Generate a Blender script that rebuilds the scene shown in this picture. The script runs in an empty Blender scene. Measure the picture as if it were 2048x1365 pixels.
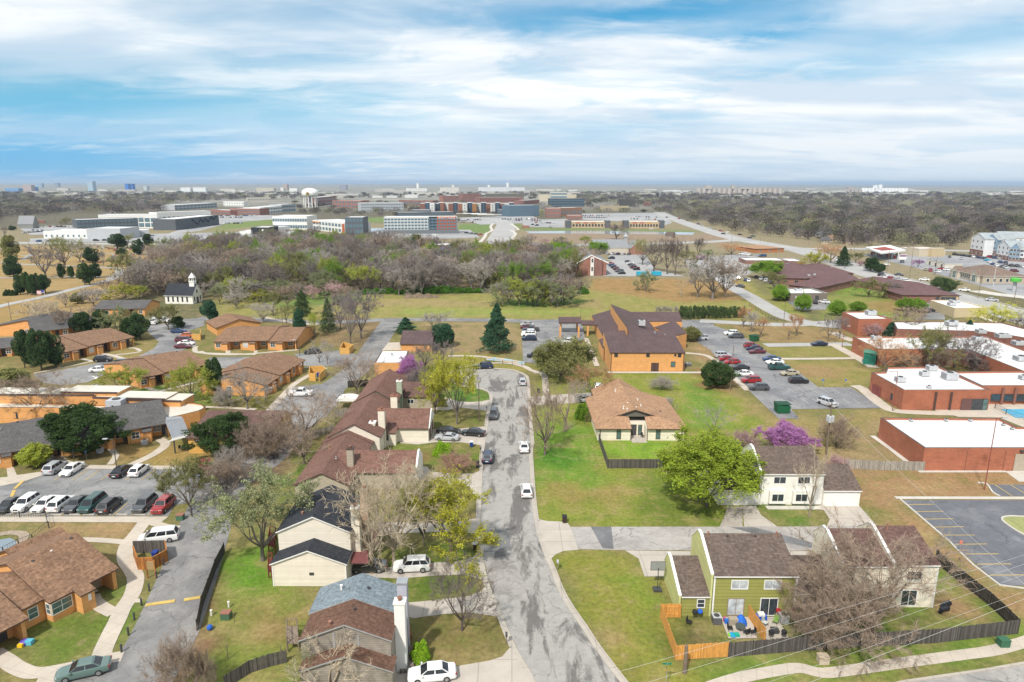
import bpy,math,random
import numpy as np
from mathutils import Vector,Matrix
R=math.radians
random.seed(7)
SC=bpy.context.scene
COL=SC.collection
# ---------------------------------------------------------------- camera, light, sky
HC,FPX,PITCH,ROLL=48.0,1365.0,R(13.05),R(0.12)
fw=Vector((0,math.cos(PITCH),-math.sin(PITCH)))
_u=Vector((0,math.sin(PITCH),math.cos(PITCH)));_r=Vector((1,0,0))
rt=_r*math.cos(ROLL)+_u*math.sin(ROLL)
up=_u*math.cos(ROLL)-_r*math.sin(ROLL)
cd=bpy.data.cameras.new('camera');cam=bpy.data.objects.new('camera',cd);COL.objects.link(cam)
cam.matrix_world=Matrix(((rt.x,up.x,-fw.x,0),(rt.y,up.y,-fw.y,0),(rt.z,up.z,-fw.z,HC),(0,0,0,1)))
cd.sensor_fit='HORIZONTAL';cd.sensor_width=36.0;cd.lens=36.0*FPX/2048.0
cd.clip_start=0.5;cd.clip_end=60000
SC.camera=cam
SC.view_settings.view_transform='Standard';SC.view_settings.look='None'
SC.view_settings.exposure=0.24;SC.view_settings.gamma=1.0
SUN_EL,SUN_AZ=R(50),R(205)
sd=bpy.data.lights.new('sun','SUN');sd.energy=4.1;sd.angle=R(3);sd.color=(1.0,.95,.87)
sun=bpy.data.objects.new('sun',sd);COL.objects.link(sun)
_sv=Vector((math.sin(SUN_AZ)*math.cos(SUN_EL),math.cos(SUN_AZ)*math.cos(SUN_EL),math.sin(SUN_EL)))
sun.rotation_euler=_sv.to_track_quat('Z','Y').to_euler()
W=bpy.data.worlds.new('World');SC.world=W;W.use_nodes=True
def build_sky():
 nt=W.node_tree;n=nt.nodes;l=nt.links;n.clear()
 out=n.new('ShaderNodeOutputWorld');bg=n.new('ShaderNodeBackground')
 sky=n.new('ShaderNodeTexSky');sky.sky_type='NISHITA';sky.sun_disc=False
 sky.sun_elevation=SUN_EL;sky.sun_rotation=SUN_AZ;sky.altitude=400;sky.air_density=1.0;sky.dust_density=0.6;sky.ozone_density=2.5
 tc=n.new('ShaderNodeTexCoord');sx=n.new('ShaderNodeSeparateXYZ');l.new(tc.outputs['Generated'],sx.inputs[0])
 def m(op,a,b=None,c=None,clamp=False):
  q=n.new('ShaderNodeMath');q.operation=op;q.use_clamp=clamp
  for i,v in enumerate((a,b,c)):
   if v is None:continue
   if isinstance(v,(int,float)):q.inputs[i].default_value=v
   else:l.new(v,q.inputs[i])
  return q.outputs[0]
 dz=m('ADD',m('MAXIMUM',sx.outputs[2],0.0),0.10)
 u=m('DIVIDE',sx.outputs[0],dz);v=m('DIVIDE',sx.outputs[1],dz)
 cx=n.new('ShaderNodeCombineXYZ');l.new(u,cx.inputs[0]);l.new(v,cx.inputs[1])
 def noise(scale,detail,rough,dist,off,sq=(1,1,1),rot=0):
  mp=n.new('ShaderNodeMapping');mp.inputs['Location'].default_value=off;mp.inputs['Scale'].default_value=sq
  mp.inputs['Rotation'].default_value=(0,0,rot)
  l.new(cx.outputs[0],mp.inputs[0])
  t=n.new('ShaderNodeTexNoise');t.inputs['Scale'].default_value=scale;t.inputs['Detail'].default_value=detail
  t.inputs['Roughness'].default_value=rough;t.inputs['Distortion'].default_value=dist;l.new(mp.outputs[0],t.inputs['Vector'])
  return t.outputs['Fac']
 def ramp(f,a,b):
  q=n.new('ShaderNodeMapRange');q.interpolation_type='SMOOTHSTEP';q.inputs['From Min'].default_value=a;q.inputs['From Max'].default_value=b
  l.new(f,q.inputs['Value']);return q.outputs[0]
 veil=ramp(noise(.45,8,.55,.5,SKY_OFF[0],(1,1.15,1),R(20)),.38,.60)
 puff=ramp(noise(.8,12,.58,.5,SKY_OFF[1],(1,1.1,1),R(-12)),.46,.56)
 wisp=ramp(noise(1.3,9,.62,.9,SKY_OFF[2],(.45,1.7,1),R(8)),.32,.72)
 az=m('ARCTAN2',sx.outputs[0],sx.outputs[1]);el=m('ARCSINE',sx.outputs[2]);nz=m('SUBTRACT',noise(1.6,8,.6,.5,(2,7,1),(1,1.5,1)),.5)
 c=m('ADD',m('MULTIPLY',veil,.34),m('ADD',m('MULTIPLY',puff,.36),.57));c=m('ADD',c,m('MULTIPLY',wisp,.20),clamp=True)
 for X,Y,rx,ry,k in[(150,195,340,56,1.),(-20,318,520,40,1.),(60,325,300,30,1.),(500,335,420,14,.6),(600,235,230,34,.55),(1290,30,330,26,.9),(1560,62,120,20,.8),(560,125,200,16,.5),(420,20,260,40,.35),(1980,70,260,26,.55),(1150,262,420,22,.35),(1640,130,250,16,.5),(1400,345,700,16,.3),(700,340,400,14,.35)]:
  d=ray(X,Y).normalized();a0=math.atan2(d.x,d.y);e0=math.asin(d.z)
  q=m('ADD',m('POWER',m('DIVIDE',m('ADD',m('SUBTRACT',az,a0),m('MULTIPLY',nz,.40)),rx/FPX),2.),m('POWER',m('ABSOLUTE',m('DIVIDE',m('ADD',m('SUBTRACT',el,e0),m('MULTIPLY',nz,.07)),ry/FPX)),2.))
  c=m('MULTIPLY',c,m('SUBTRACT',1.,m('MULTIPLY',m('EXPONENT',m('MULTIPLY',q,-1.)),k)),clamp=True)
 side=ramp(sx.outputs[0],-.62,.05)
 sat=n.new('ShaderNodeHueSaturation');sat.inputs['Saturation'].default_value=1.55;sat.inputs['Hue'].default_value=.482;sat.inputs['Value'].default_value=1.0;l.new(sky.outputs[0],sat.inputs['Color'])
 lowb=n.new('ShaderNodeMix');lowb.data_type='RGBA';l.new(m('MULTIPLY',ramp(sx.outputs[2],.15,.03),.85),lowb.inputs[0]);l.new(sat.outputs[0],lowb.inputs[6]);lowb.inputs[7].default_value=(.7,4.0,7.4,1)
 shade=noise(.8,5,.55,.4,(7,3,2),(.8,1.5,1))
 cr=n.new('ShaderNodeMix');cr.data_type='RGBA';cr.inputs[6].default_value=(5.9,6.9,7.9,1);cr.inputs[7].default_value=(8.8,9.0,9.1,1)
 l.new(ramp(shade,.38,.6),cr.inputs[0])
 mx=n.new('ShaderNodeMix');mx.data_type='RGBA';l.new(c,mx.inputs[0]);l.new(lowb.outputs[2],mx.inputs[6]);l.new(cr.outputs[2],mx.inputs[7])
 hz=n.new('ShaderNodeMix');hz.data_type='RGBA';hz.inputs[7].default_value=(5.9,6.8,7.6,1)
 l.new(mx.outputs[2],hz.inputs[6])
 hb=ramp(sx.outputs[2],.12,-.005);l.new(m('MULTIPLY',hb,m('ADD',m('MULTIPLY',side,.6),.05)),hz.inputs[0])
 l.new(hz.outputs[2],bg.inputs['Color']);bg.inputs['Strength'].default_value=0.1
 l.new(bg.outputs[0],out.inputs[0])
 # ---------------------------------------------------------------- photo pixel -> point of the place
TILES=dict(A=(0,900,2.9355),B=(400,900,2.9355),C=(800,900,2.9355),D=(1250,900,2.935),E=(1600,900,2.935),F=(0,560,3.412),G=(400,600,3.412),H=(800,560,3.412),I=(1150,560,3.412),J=(1536,560,3.412),K=(0,360,4.),L=(400,360,4.),
M=(800,360,4.),N=(1150,360,4.),O=(1536,360,4.),P=(0,0,1.),Q=(1180,600,8.532),S=(600,740,6.204),T=(1640,380,5.02),U=(1340,1140,6.827))
def px(t,x,y):
 a,b,s=TILES[t];return a+x/s,b+y/s
def ray(X,Y):return fw+rt*((X-1024)/FPX)+up*((682.5-Y)/FPX)
def at(t,x,y,z=0.0):
 d=ray(*px(t,x,y));dz=min(d.z,-0.0012);k=(z-HC)/dz
 return Vector((d.x*k,d.y*k,z))
SKY_OFF=[(3.1,.4,0),(5.2,1.7,3),(1.2,8.8,6)]
build_sky()
def pts(t,L,z=0.0):return[at(t,a,b,z)for a,b in L]
def hgt(t,base,topy):
 b=at(t,*base);X,Y=px(t,base[0],topy);d=ray(X,Y);return HC+d.z*b.y/d.y
def mpp(b):return(b.y*math.cos(PITCH)+(HC-b.z)*math.sin(PITCH))/FPX
# ---------------------------------------------------------------- objects
def link(o,parent=None):
 COL.objects.link(o)
 if parent is not None:o.parent=parent
 return o
def props(o,label=None,cat=None,group=None,kind=None):
 if label:o['label']=label
 if cat:o['category']=cat
 if group:o['group']=group
 if kind:o['kind']=kind
 return o
def thing(name,label,cat,loc=(0,0,0),rz=0.0,group=None):
 o=bpy.data.objects.new(name,None);o.empty_display_size=.2;link(o)
 o.location=loc;o.rotation_euler=(0,0,rz)
 return props(o,label,cat,group)
class MB:
 def __init__(s):s.v=[];s.f=[];s.m=[]
 def poly(s,P,m=0):
  k=len(s.v);s.v+=[tuple(p)for p in P];s.f.append(tuple(range(k,k+len(P))));s.m.append(m);return s
 def faces(s,V,Fs,m=0):
  k=len(s.v);s.v+=[tuple(p)for p in V]
  for f in Fs:s.f.append(tuple(i+k for i in f));s.m.append(m)
  return s
 def box(s,x0,x1,y0,y1,z0,z1,m=0):
  V=[(x0,y0,z0),(x1,y0,z0),(x1,y1,z0),(x0,y1,z0),(x0,y0,z1),(x1,y0,z1),(x1,y1,z1),(x0,y1,z1)]
  return s.faces(V,[(0,3,2,1),(4,5,6,7),(0,1,5,4),(1,2,6,5),(2,3,7,6),(3,0,4,7)],m)
 def prism(s,P,z0,z1,m=0,mt=None,ms=None):
  n=len(P);A=sum(P[i][0]*P[(i+1)%n][1]-P[(i+1)%n][0]*P[i][1]for i in range(n))
  if A<0:P=P[::-1]
  V=[(p[0],p[1],z0)for p in P]+[(p[0],p[1],z1)for p in P]
  s.faces(V,[tuple(range(n))[::-1]],m);s.faces(V,[tuple(range(n,2*n))],m if mt is None else mt)
  s.faces(V,[(i,(i+1)%n,n+(i+1)%n,n+i)for i in range(n)],m if ms is None else ms);return s
 def tube(s,a,b,r0,r1=None,n=6,m=0,caps=True):
  r1=r0 if r1 is None else r1;a=Vector(a);b=Vector(b);d=(b-a)
  if d.length<1e-6:return s
  d.normalize();u=d.orthogonal().normalized();w=d.cross(u)
  V=[]
  for c,r in((a,r0),(b,r1)):
   for i in range(n):
    t=2*math.pi*i/n;V.append(c+(u*math.cos(t)+w*math.sin(t))*r)
  Fs=[(i,(i+1)%n,n+(i+1)%n,n+i)for i in range(n)]
  if caps:Fs+=[tuple(range(n))[::-1],tuple(range(n,2*n))]
  return s.faces(V,Fs,m)
 def path(s,P,r,n=5,m=0):
  for a,b in zip(P[:-1],P[1:]):s.tube(a,b,r,r,n,m,False)
  return s
 def lathe(s,prof,cx=0,cy=0,n=16,m=0):
  V=[];k=len(prof)
  for r,z in prof:
   for i in range(n):
    t=2*math.pi*i/n;V.append((cx+r*math.cos(t),cy+r*math.sin(t),z))
  Fs=[(j*n+i,j*n+(i+1)%n,(j+1)*n+(i+1)%n,(j+1)*n+i)for j in range(k-1)for i in range(n)]
  Fs+=[tuple(range(n))[::-1],tuple(range((k-1)*n,k*n))]
  return s.faces(V,Fs,m)
 def loft(s,secs,m=0,caps=True):
  n=len(secs[0]);V=[p for q in secs for p in q];k=len(secs)
  Fs=[(j*n+i,j*n+(i+1)%n,(j+1)*n+(i+1)%n,(j+1)*n+i)for j in range(k-1)for i in range(n)]
  if caps:Fs+=[tuple(range(n))[::-1],tuple(range((k-1)*n,k*n))]
  return s.faces(V,Fs,m)
 def mesh(s,name,mats,smooth=False):
  me=bpy.data.meshes.new(name);me.from_pydata(s.v,[],s.f)
  mats=mats if isinstance(mats,(list,tuple))else[mats]
  for q in mats:me.materials.append(q)
  if len(mats)>1:me.polygons.foreach_set('material_index',s.m)
  if smooth:me.polygons.foreach_set('use_smooth',[True]*len(me.polygons))
  me.update();return me
 def build(s,name,mats,parent=None,loc=None,rz=None,smooth=False):
  o=bpy.data.objects.new(name,s.mesh(name,mats,smooth));link(o,parent)
  if loc is not None:o.location=loc
  if rz is not None:o.rotation_euler=(0,0,rz)
  return o
def put(name,me,parent=None,loc=(0,0,0),rz=0.0,sc=None,color=None):
 o=bpy.data.objects.new(name,me);link(o,parent);o.location=loc;o.rotation_euler=(0,0,rz)
 if sc is not None:o.scale=sc if isinstance(sc,(tuple,list))else(sc,sc,sc)
 if color is not None:o.color=(*color,1)
 return o
def copy_tree(o,parent=None):
 c=o.copy();COL.objects.link(c)
 if parent is not None:c.parent=parent
 for ch in list(o.children):copy_tree(ch,c)
 return c
def arr_mesh(name,V,Fq,mats,colors=None,fmat=None):
 """numpy mesh: V (n,3), Fq (m,k) equal-sided faces, colors per vertex"""
 me=bpy.data.meshes.new(name);m,k=Fq.shape
 me.vertices.add(len(V));me.vertices.foreach_set('co',V.astype(np.float32).ravel())
 me.loops.add(m*k);me.loops.foreach_set('vertex_index',Fq.astype(np.int32).ravel())
 me.polygons.add(m);me.polygons.foreach_set('loop_start',np.arange(0,m*k,k,dtype=np.int32))
 for q in mats:me.materials.append(q)
 if fmat is not None:me.polygons.foreach_set('material_index',fmat.astype(np.int32))
 me.update(calc_edges=True)
 if colors is not None:
  a=me.color_attributes.new('tint','FLOAT_COLOR','POINT')
  c=np.ones((len(V),4),np.float32);c[:,:3]=colors;a.data.foreach_set('color',c.ravel())
 return me
 # ---------------------------------------------------------------- materials
_mats={}
def newmat(key):
 m=bpy.data.materials.new(key);m.use_nodes=True;nt=m.node_tree
 return m,nt,nt.nodes,nt.links,nt.nodes['Principled BSDF']
class NB:
 """small node helper"""
 def __init__(s,nt):s.n=nt.nodes;s.l=nt.links
 def co(s,kind='Object',scale=(1,1,1),rot=(0,0,0)):
  if kind=='World':g=s.n.new('ShaderNodeNewGeometry');o=g.outputs['Position']
  else:o=s.n.new('ShaderNodeTexCoord').outputs[kind]
  mp=s.n.new('ShaderNodeMapping');mp.inputs['Scale'].default_value=scale;mp.inputs['Rotation'].default_value=rot
  s.l.new(o,mp.inputs[0]);return mp.outputs[0]
 def noise(s,co,scale,detail=4,rough=.55,dist=0):
  t=s.n.new('ShaderNodeTexNoise');t.inputs['Scale'].default_value=scale;t.inputs['Detail'].default_value=detail
  t.inputs['Roughness'].default_value=rough;t.inputs['Distortion'].default_value=dist;s.l.new(co,t.inputs['Vector']);return t.outputs['Fac']
 def ramp(s,f,a,b,lo=0.,hi=1.):
  q=s.n.new('ShaderNodeMapRange');q.inputs['From Min'].default_value=a;q.inputs['From Max'].default_value=b
  q.inputs['To Min'].default_value=lo;q.inputs['To Max'].default_value=hi;s.l.new(f,q.inputs['Value']);return q.outputs[0]
 def math(s,op,a,b=None,clamp=False):
  q=s.n.new('ShaderNodeMath');q.operation=op;q.use_clamp=clamp
  for i,v in enumerate((a,b)):
   if v is None:continue
   if isinstance(v,(int,float)):q.inputs[i].default_value=v
   else:s.l.new(v,q.inputs[i])
  return q.outputs[0]
 def mix(s,f,a,b,mode='MIX'):
  q=s.n.new('ShaderNodeMix');q.data_type='RGBA';q.blend_type=mode;q.clamp_factor=True
  for i,v in((0,f),(6,a),(7,b)):
   if isinstance(v,(int,float)):q.inputs[i].default_value=v
   elif isinstance(v,tuple):q.inputs[i].default_value=(*v[:3],1)
   else:s.l.new(v,q.inputs[i])
  return q.outputs[2]
 def mul(s,col,f):
  c=s.n.new('ShaderNodeCombineColor')
  for i in range(3):s.l.new(f,c.inputs[i])
  return s.mix(1.0,col,c.outputs[0],'MULTIPLY')
def srgb(h):
 h=h.lstrip('#');c=[int(h[i:i+2],16)/255 for i in(0,2,4)]
 return tuple(v/12.92 if v<=.04045 else((v+.055)/1.055)**2.4 for v in c)
def plain(col,rough=.8,metal=0.,var=.12,scale=1.5,key='paint'):
 k=(key,tuple(round(c,3)for c in col),rough,metal,var)
 if k in _mats:return _mats[k]
 m,nt,n,l,b=newmat(key);N=NB(nt)
 f=N.noise(N.co('Object'),scale,5,.6);l.new(N.mul((*col,),N.ramp(f,.25,.75,1-var,1+var)),b.inputs['Base Color'])
 b.inputs['Roughness'].default_value=rough;b.inputs['Metallic'].default_value=metal
 _mats[k]=m;return m
def siding(col,step=.22,var=.08,vert=False,key='siding',dark=.72):
 k=(key,tuple(round(c,3)for c in col),step,vert)
 if k in _mats:return _mats[k]
 m,nt,n,l,b=newmat(key);N=NB(nt);co=N.co('Object')
 s=n.new('ShaderNodeSeparateXYZ');l.new(co,s.inputs[0])
 src=N.math('ADD',s.outputs[0],s.outputs[1])if vert else s.outputs[2]
 fr=N.math('FRACT',N.math('DIVIDE',src,step));ln=N.math('LESS_THAN',fr,.13)
 f=N.noise(co,.8,6,.65);v=N.ramp(f,.25,.75,1-var*1.6,1+var*1.4);v=N.math('MULTIPLY',v,N.ramp(ln,0,1,1,dark))
 row=n.new('ShaderNodeTexWhiteNoise');row.noise_dimensions='1D';l.new(N.math('FLOOR',N.math('DIVIDE',src,step)),row.inputs['W'])
 v=N.math('MULTIPLY',v,N.ramp(row.outputs['Value'],0,1,.95,1.05))
 l.new(N.mul((*col,),v),b.inputs['Base Color']);b.inputs['Roughness'].default_value=.75
 _mats[k]=m;return m
def brick(col,mortar=(.42,.36,.31),key='brick',bands=0):
 k=(key,tuple(round(c,3)for c in col),bands)
 if k in _mats:return _mats[k]
 m,nt,n,l,b=newmat(key);N=NB(nt)
 tc=N.co('Object');s=n.new('ShaderNodeSeparateXYZ');l.new(tc,s.inputs[0])
 c=n.new('ShaderNodeCombineXYZ');l.new(N.math('ADD',s.outputs[0],s.outputs[1]),c.inputs[0]);l.new(s.outputs[2],c.inputs[1])
 t=n.new('ShaderNodeTexBrick');t.inputs['Scale'].default_value=2.2;t.inputs['Mortar Size'].default_value=.02
 t.inputs['Color1'].default_value=(*[v*.82 for v in col],1);t.inputs['Color2'].default_value=(*[min(1,v*1.15)for v in col],1);t.inputs['Mortar'].default_value=(*mortar,1)
 l.new(c.outputs[0],t.inputs['Vector'])
 big=N.noise(tc,.35,5,.6);bd=N.noise(N.co('Object',(.4,.4,6)),1.2,4,.7);v=N.math('MULTIPLY',N.ramp(big,.3,.7,.84,1.12),N.ramp(bd,.3,.7,.82,1.16))
 l.new(N.mul(t.outputs['Color'],v),b.inputs['Base Color']);b.inputs['Roughness'].default_value=.85
 _mats[k]=m;return m
def shingle(col,var=.22,warm=(.5,.4,.3),key='shingle'):
 k=(key,tuple(round(c,3)for c in col),var)
 if k in _mats:return _mats[k]
 m,nt,n,l,b=newmat(key);N=NB(nt);co=N.co('Object')
 f1=N.noise(N.co('Object',(1,1,1)),2.6,3,.7);f2=N.noise(co,.35,5,.6);f3=N.noise(co,14,2,.6)
 t=n.new('ShaderNodeTexBrick');t.inputs['Scale'].default_value=1.0;t.inputs['Brick Width'].default_value=.9;t.inputs['Row Height'].default_value=.22;t.inputs['Mortar Size'].default_value=.018
 t.inputs['Color1'].default_value=(.86,.86,.86,1);t.inputs['Color2'].default_value=(1.12,1.12,1.12,1);t.inputs['Mortar'].default_value=(.7,.7,.7,1)
 s=n.new('ShaderNodeSeparateXYZ');l.new(co,s.inputs[0]);c=n.new('ShaderNodeCombineXYZ')
 l.new(s.outputs[0],c.inputs[0]);l.new(N.math('ADD',s.outputs[1],N.math('MULTIPLY',s.outputs[2],.8)),c.inputs[1]);l.new(c.outputs[0],t.inputs['Vector'])
 v=N.math('MULTIPLY',N.ramp(f1,.25,.75,1-var,1+var),N.ramp(f2,.3,.7,.88,1.12));v=N.math('MULTIPLY',v,N.ramp(f3,.2,.8,.75,1.25))
 base=N.mix(N.ramp(f1,.35,.7),(*col,),tuple(min(1,a*1.25+.02*w)for a,w in zip(col,warm)))
 l.new(N.mix(.8,N.mul(base,v),t.outputs['Color'],'MULTIPLY'),b.inputs['Base Color']);b.inputs['Roughness'].default_value=.95;b.inputs['Specular IOR Level'].default_value=.2
 _mats[k]=m;return m
def membrane(col=(.74,.74,.73)):
 k=('membrane',col)
 if k in _mats:return _mats[k]
 m,nt,n,l,b=newmat('roof_membrane');N=NB(nt);co=N.co('Object')
 f=N.noise(co,.25,6,.65);g=N.noise(co,.05,3);s=n.new('ShaderNodeSeparateXYZ');l.new(co,s.inputs[0])
 seam=N.math('LESS_THAN',N.math('FRACT',N.math('DIVIDE',s.outputs[0],3.0)),.035)
 v=N.math('MULTIPLY',N.ramp(f,.3,.72,1.0,.8),N.ramp(seam,0,1,1,.9));v=N.math('MULTIPLY',v,N.ramp(g,.3,.7,1.04,.93))
 l.new(N.mul((*col,),v),b.inputs['Base Color']);b.inputs['Roughness'].default_value=.7
 _mats[k]=m;return m
def metalroof(col):
 k=('metalroof',col)
 if k in _mats:return _mats[k]
 m,nt,n,l,b=newmat('standing_seam');N=NB(nt);co=N.co('Object');s=n.new('ShaderNodeSeparateXYZ');l.new(co,s.inputs[0])
 seam=N.math('LESS_THAN',N.math('FRACT',N.math('DIVIDE',s.outputs[0],.45)),.16)
 l.new(N.mul((*col,),N.math('MULTIPLY',N.ramp(seam,0,1,1,.6),N.ramp(N.noise(co,1),.3,.7,.9,1.1))),b.inputs['Base Color']);b.inputs['Roughness'].default_value=.45;b.inputs['Metallic'].default_value=.3
 _mats[k]=m;return m
def glassm(col=(.03,.04,.05),key='window_glass'):
 k=(key,col)
 if k in _mats:return _mats[k]
 m,nt,n,l,b=newmat(key);N=NB(nt)
 f=N.noise(N.co('Object'),1.1,3,.5);l.new(N.mul((*col,),N.ramp(f,.3,.7,.6,1.5)),b.inputs['Base Color'])
 b.inputs['Roughness'].default_value=.12;b.inputs['Specular IOR Level'].default_value=.8
 _mats[k]=m;return m
def woodm(col,step=.14,key='wood_boards',var=.3):
 """vertical boards with per-board tone"""
 k=(key,tuple(round(c,3)for c in col),step)
 if k in _mats:return _mats[k]
 m,nt,n,l,b=newmat(key);N=NB(nt);co=N.co('Object');s=n.new('ShaderNodeSeparateXYZ');l.new(co,s.inputs[0])
 src=N.math('DIVIDE',N.math('ADD',s.outputs[0],s.outputs[1]),step)
 row=n.new('ShaderNodeTexWhiteNoise');row.noise_dimensions='1D';l.new(N.math('FLOOR',src),row.inputs['W'])
 v=N.math('MULTIPLY',N.ramp(row.outputs['Value'],0,1,1-var,1+var),N.ramp(N.math('LESS_THAN',N.math('FRACT',src),.1),0,1,1,.45))
 v=N.math('MULTIPLY',v,N.ramp(N.noise(N.co('Object',(3,3,.6)),2,5,.7),.3,.7,.7,1.3))
 l.new(N.mul((*col,),v),b.inputs['Base Color']);b.inputs['Roughness'].default_value=.9
 _mats[k]=m;return m
def objcol(rough=.5,key='object_tint',var=0.1,coat=0.,scale=2.,spec=.5,hue=0.0,flat=False):
 k=(key,rough,var,coat)
 if k in _mats:return _mats[k]
 m,nt,n,l,b=newmat(key);N=NB(nt);oi=n.new('ShaderNodeObjectInfo')
 f=N.noise(N.co('Object'),scale,4,.6)
 c=N.mul(oi.outputs['Color'],N.ramp(f,.25,.75,1-var,1+var))
 if hue:
  hs=n.new('ShaderNodeHueSaturation');l.new(c,hs.inputs['Color']);l.new(N.ramp(oi.outputs['Random'],0,1,.5-hue,.5+hue),hs.inputs['Hue']);l.new(N.ramp(f,.2,.8,.8,1.2),hs.inputs['Value']);c=hs.outputs[0]
 l.new(c,b.inputs['Base Color']);b.inputs['Roughness'].default_value=rough;b.inputs['Coat Weight'].default_value=coat;b.inputs['Coat Roughness'].default_value=.05
 b.inputs['Specular IOR Level'].default_value=spec
 _mats[k]=m;return m
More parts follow.
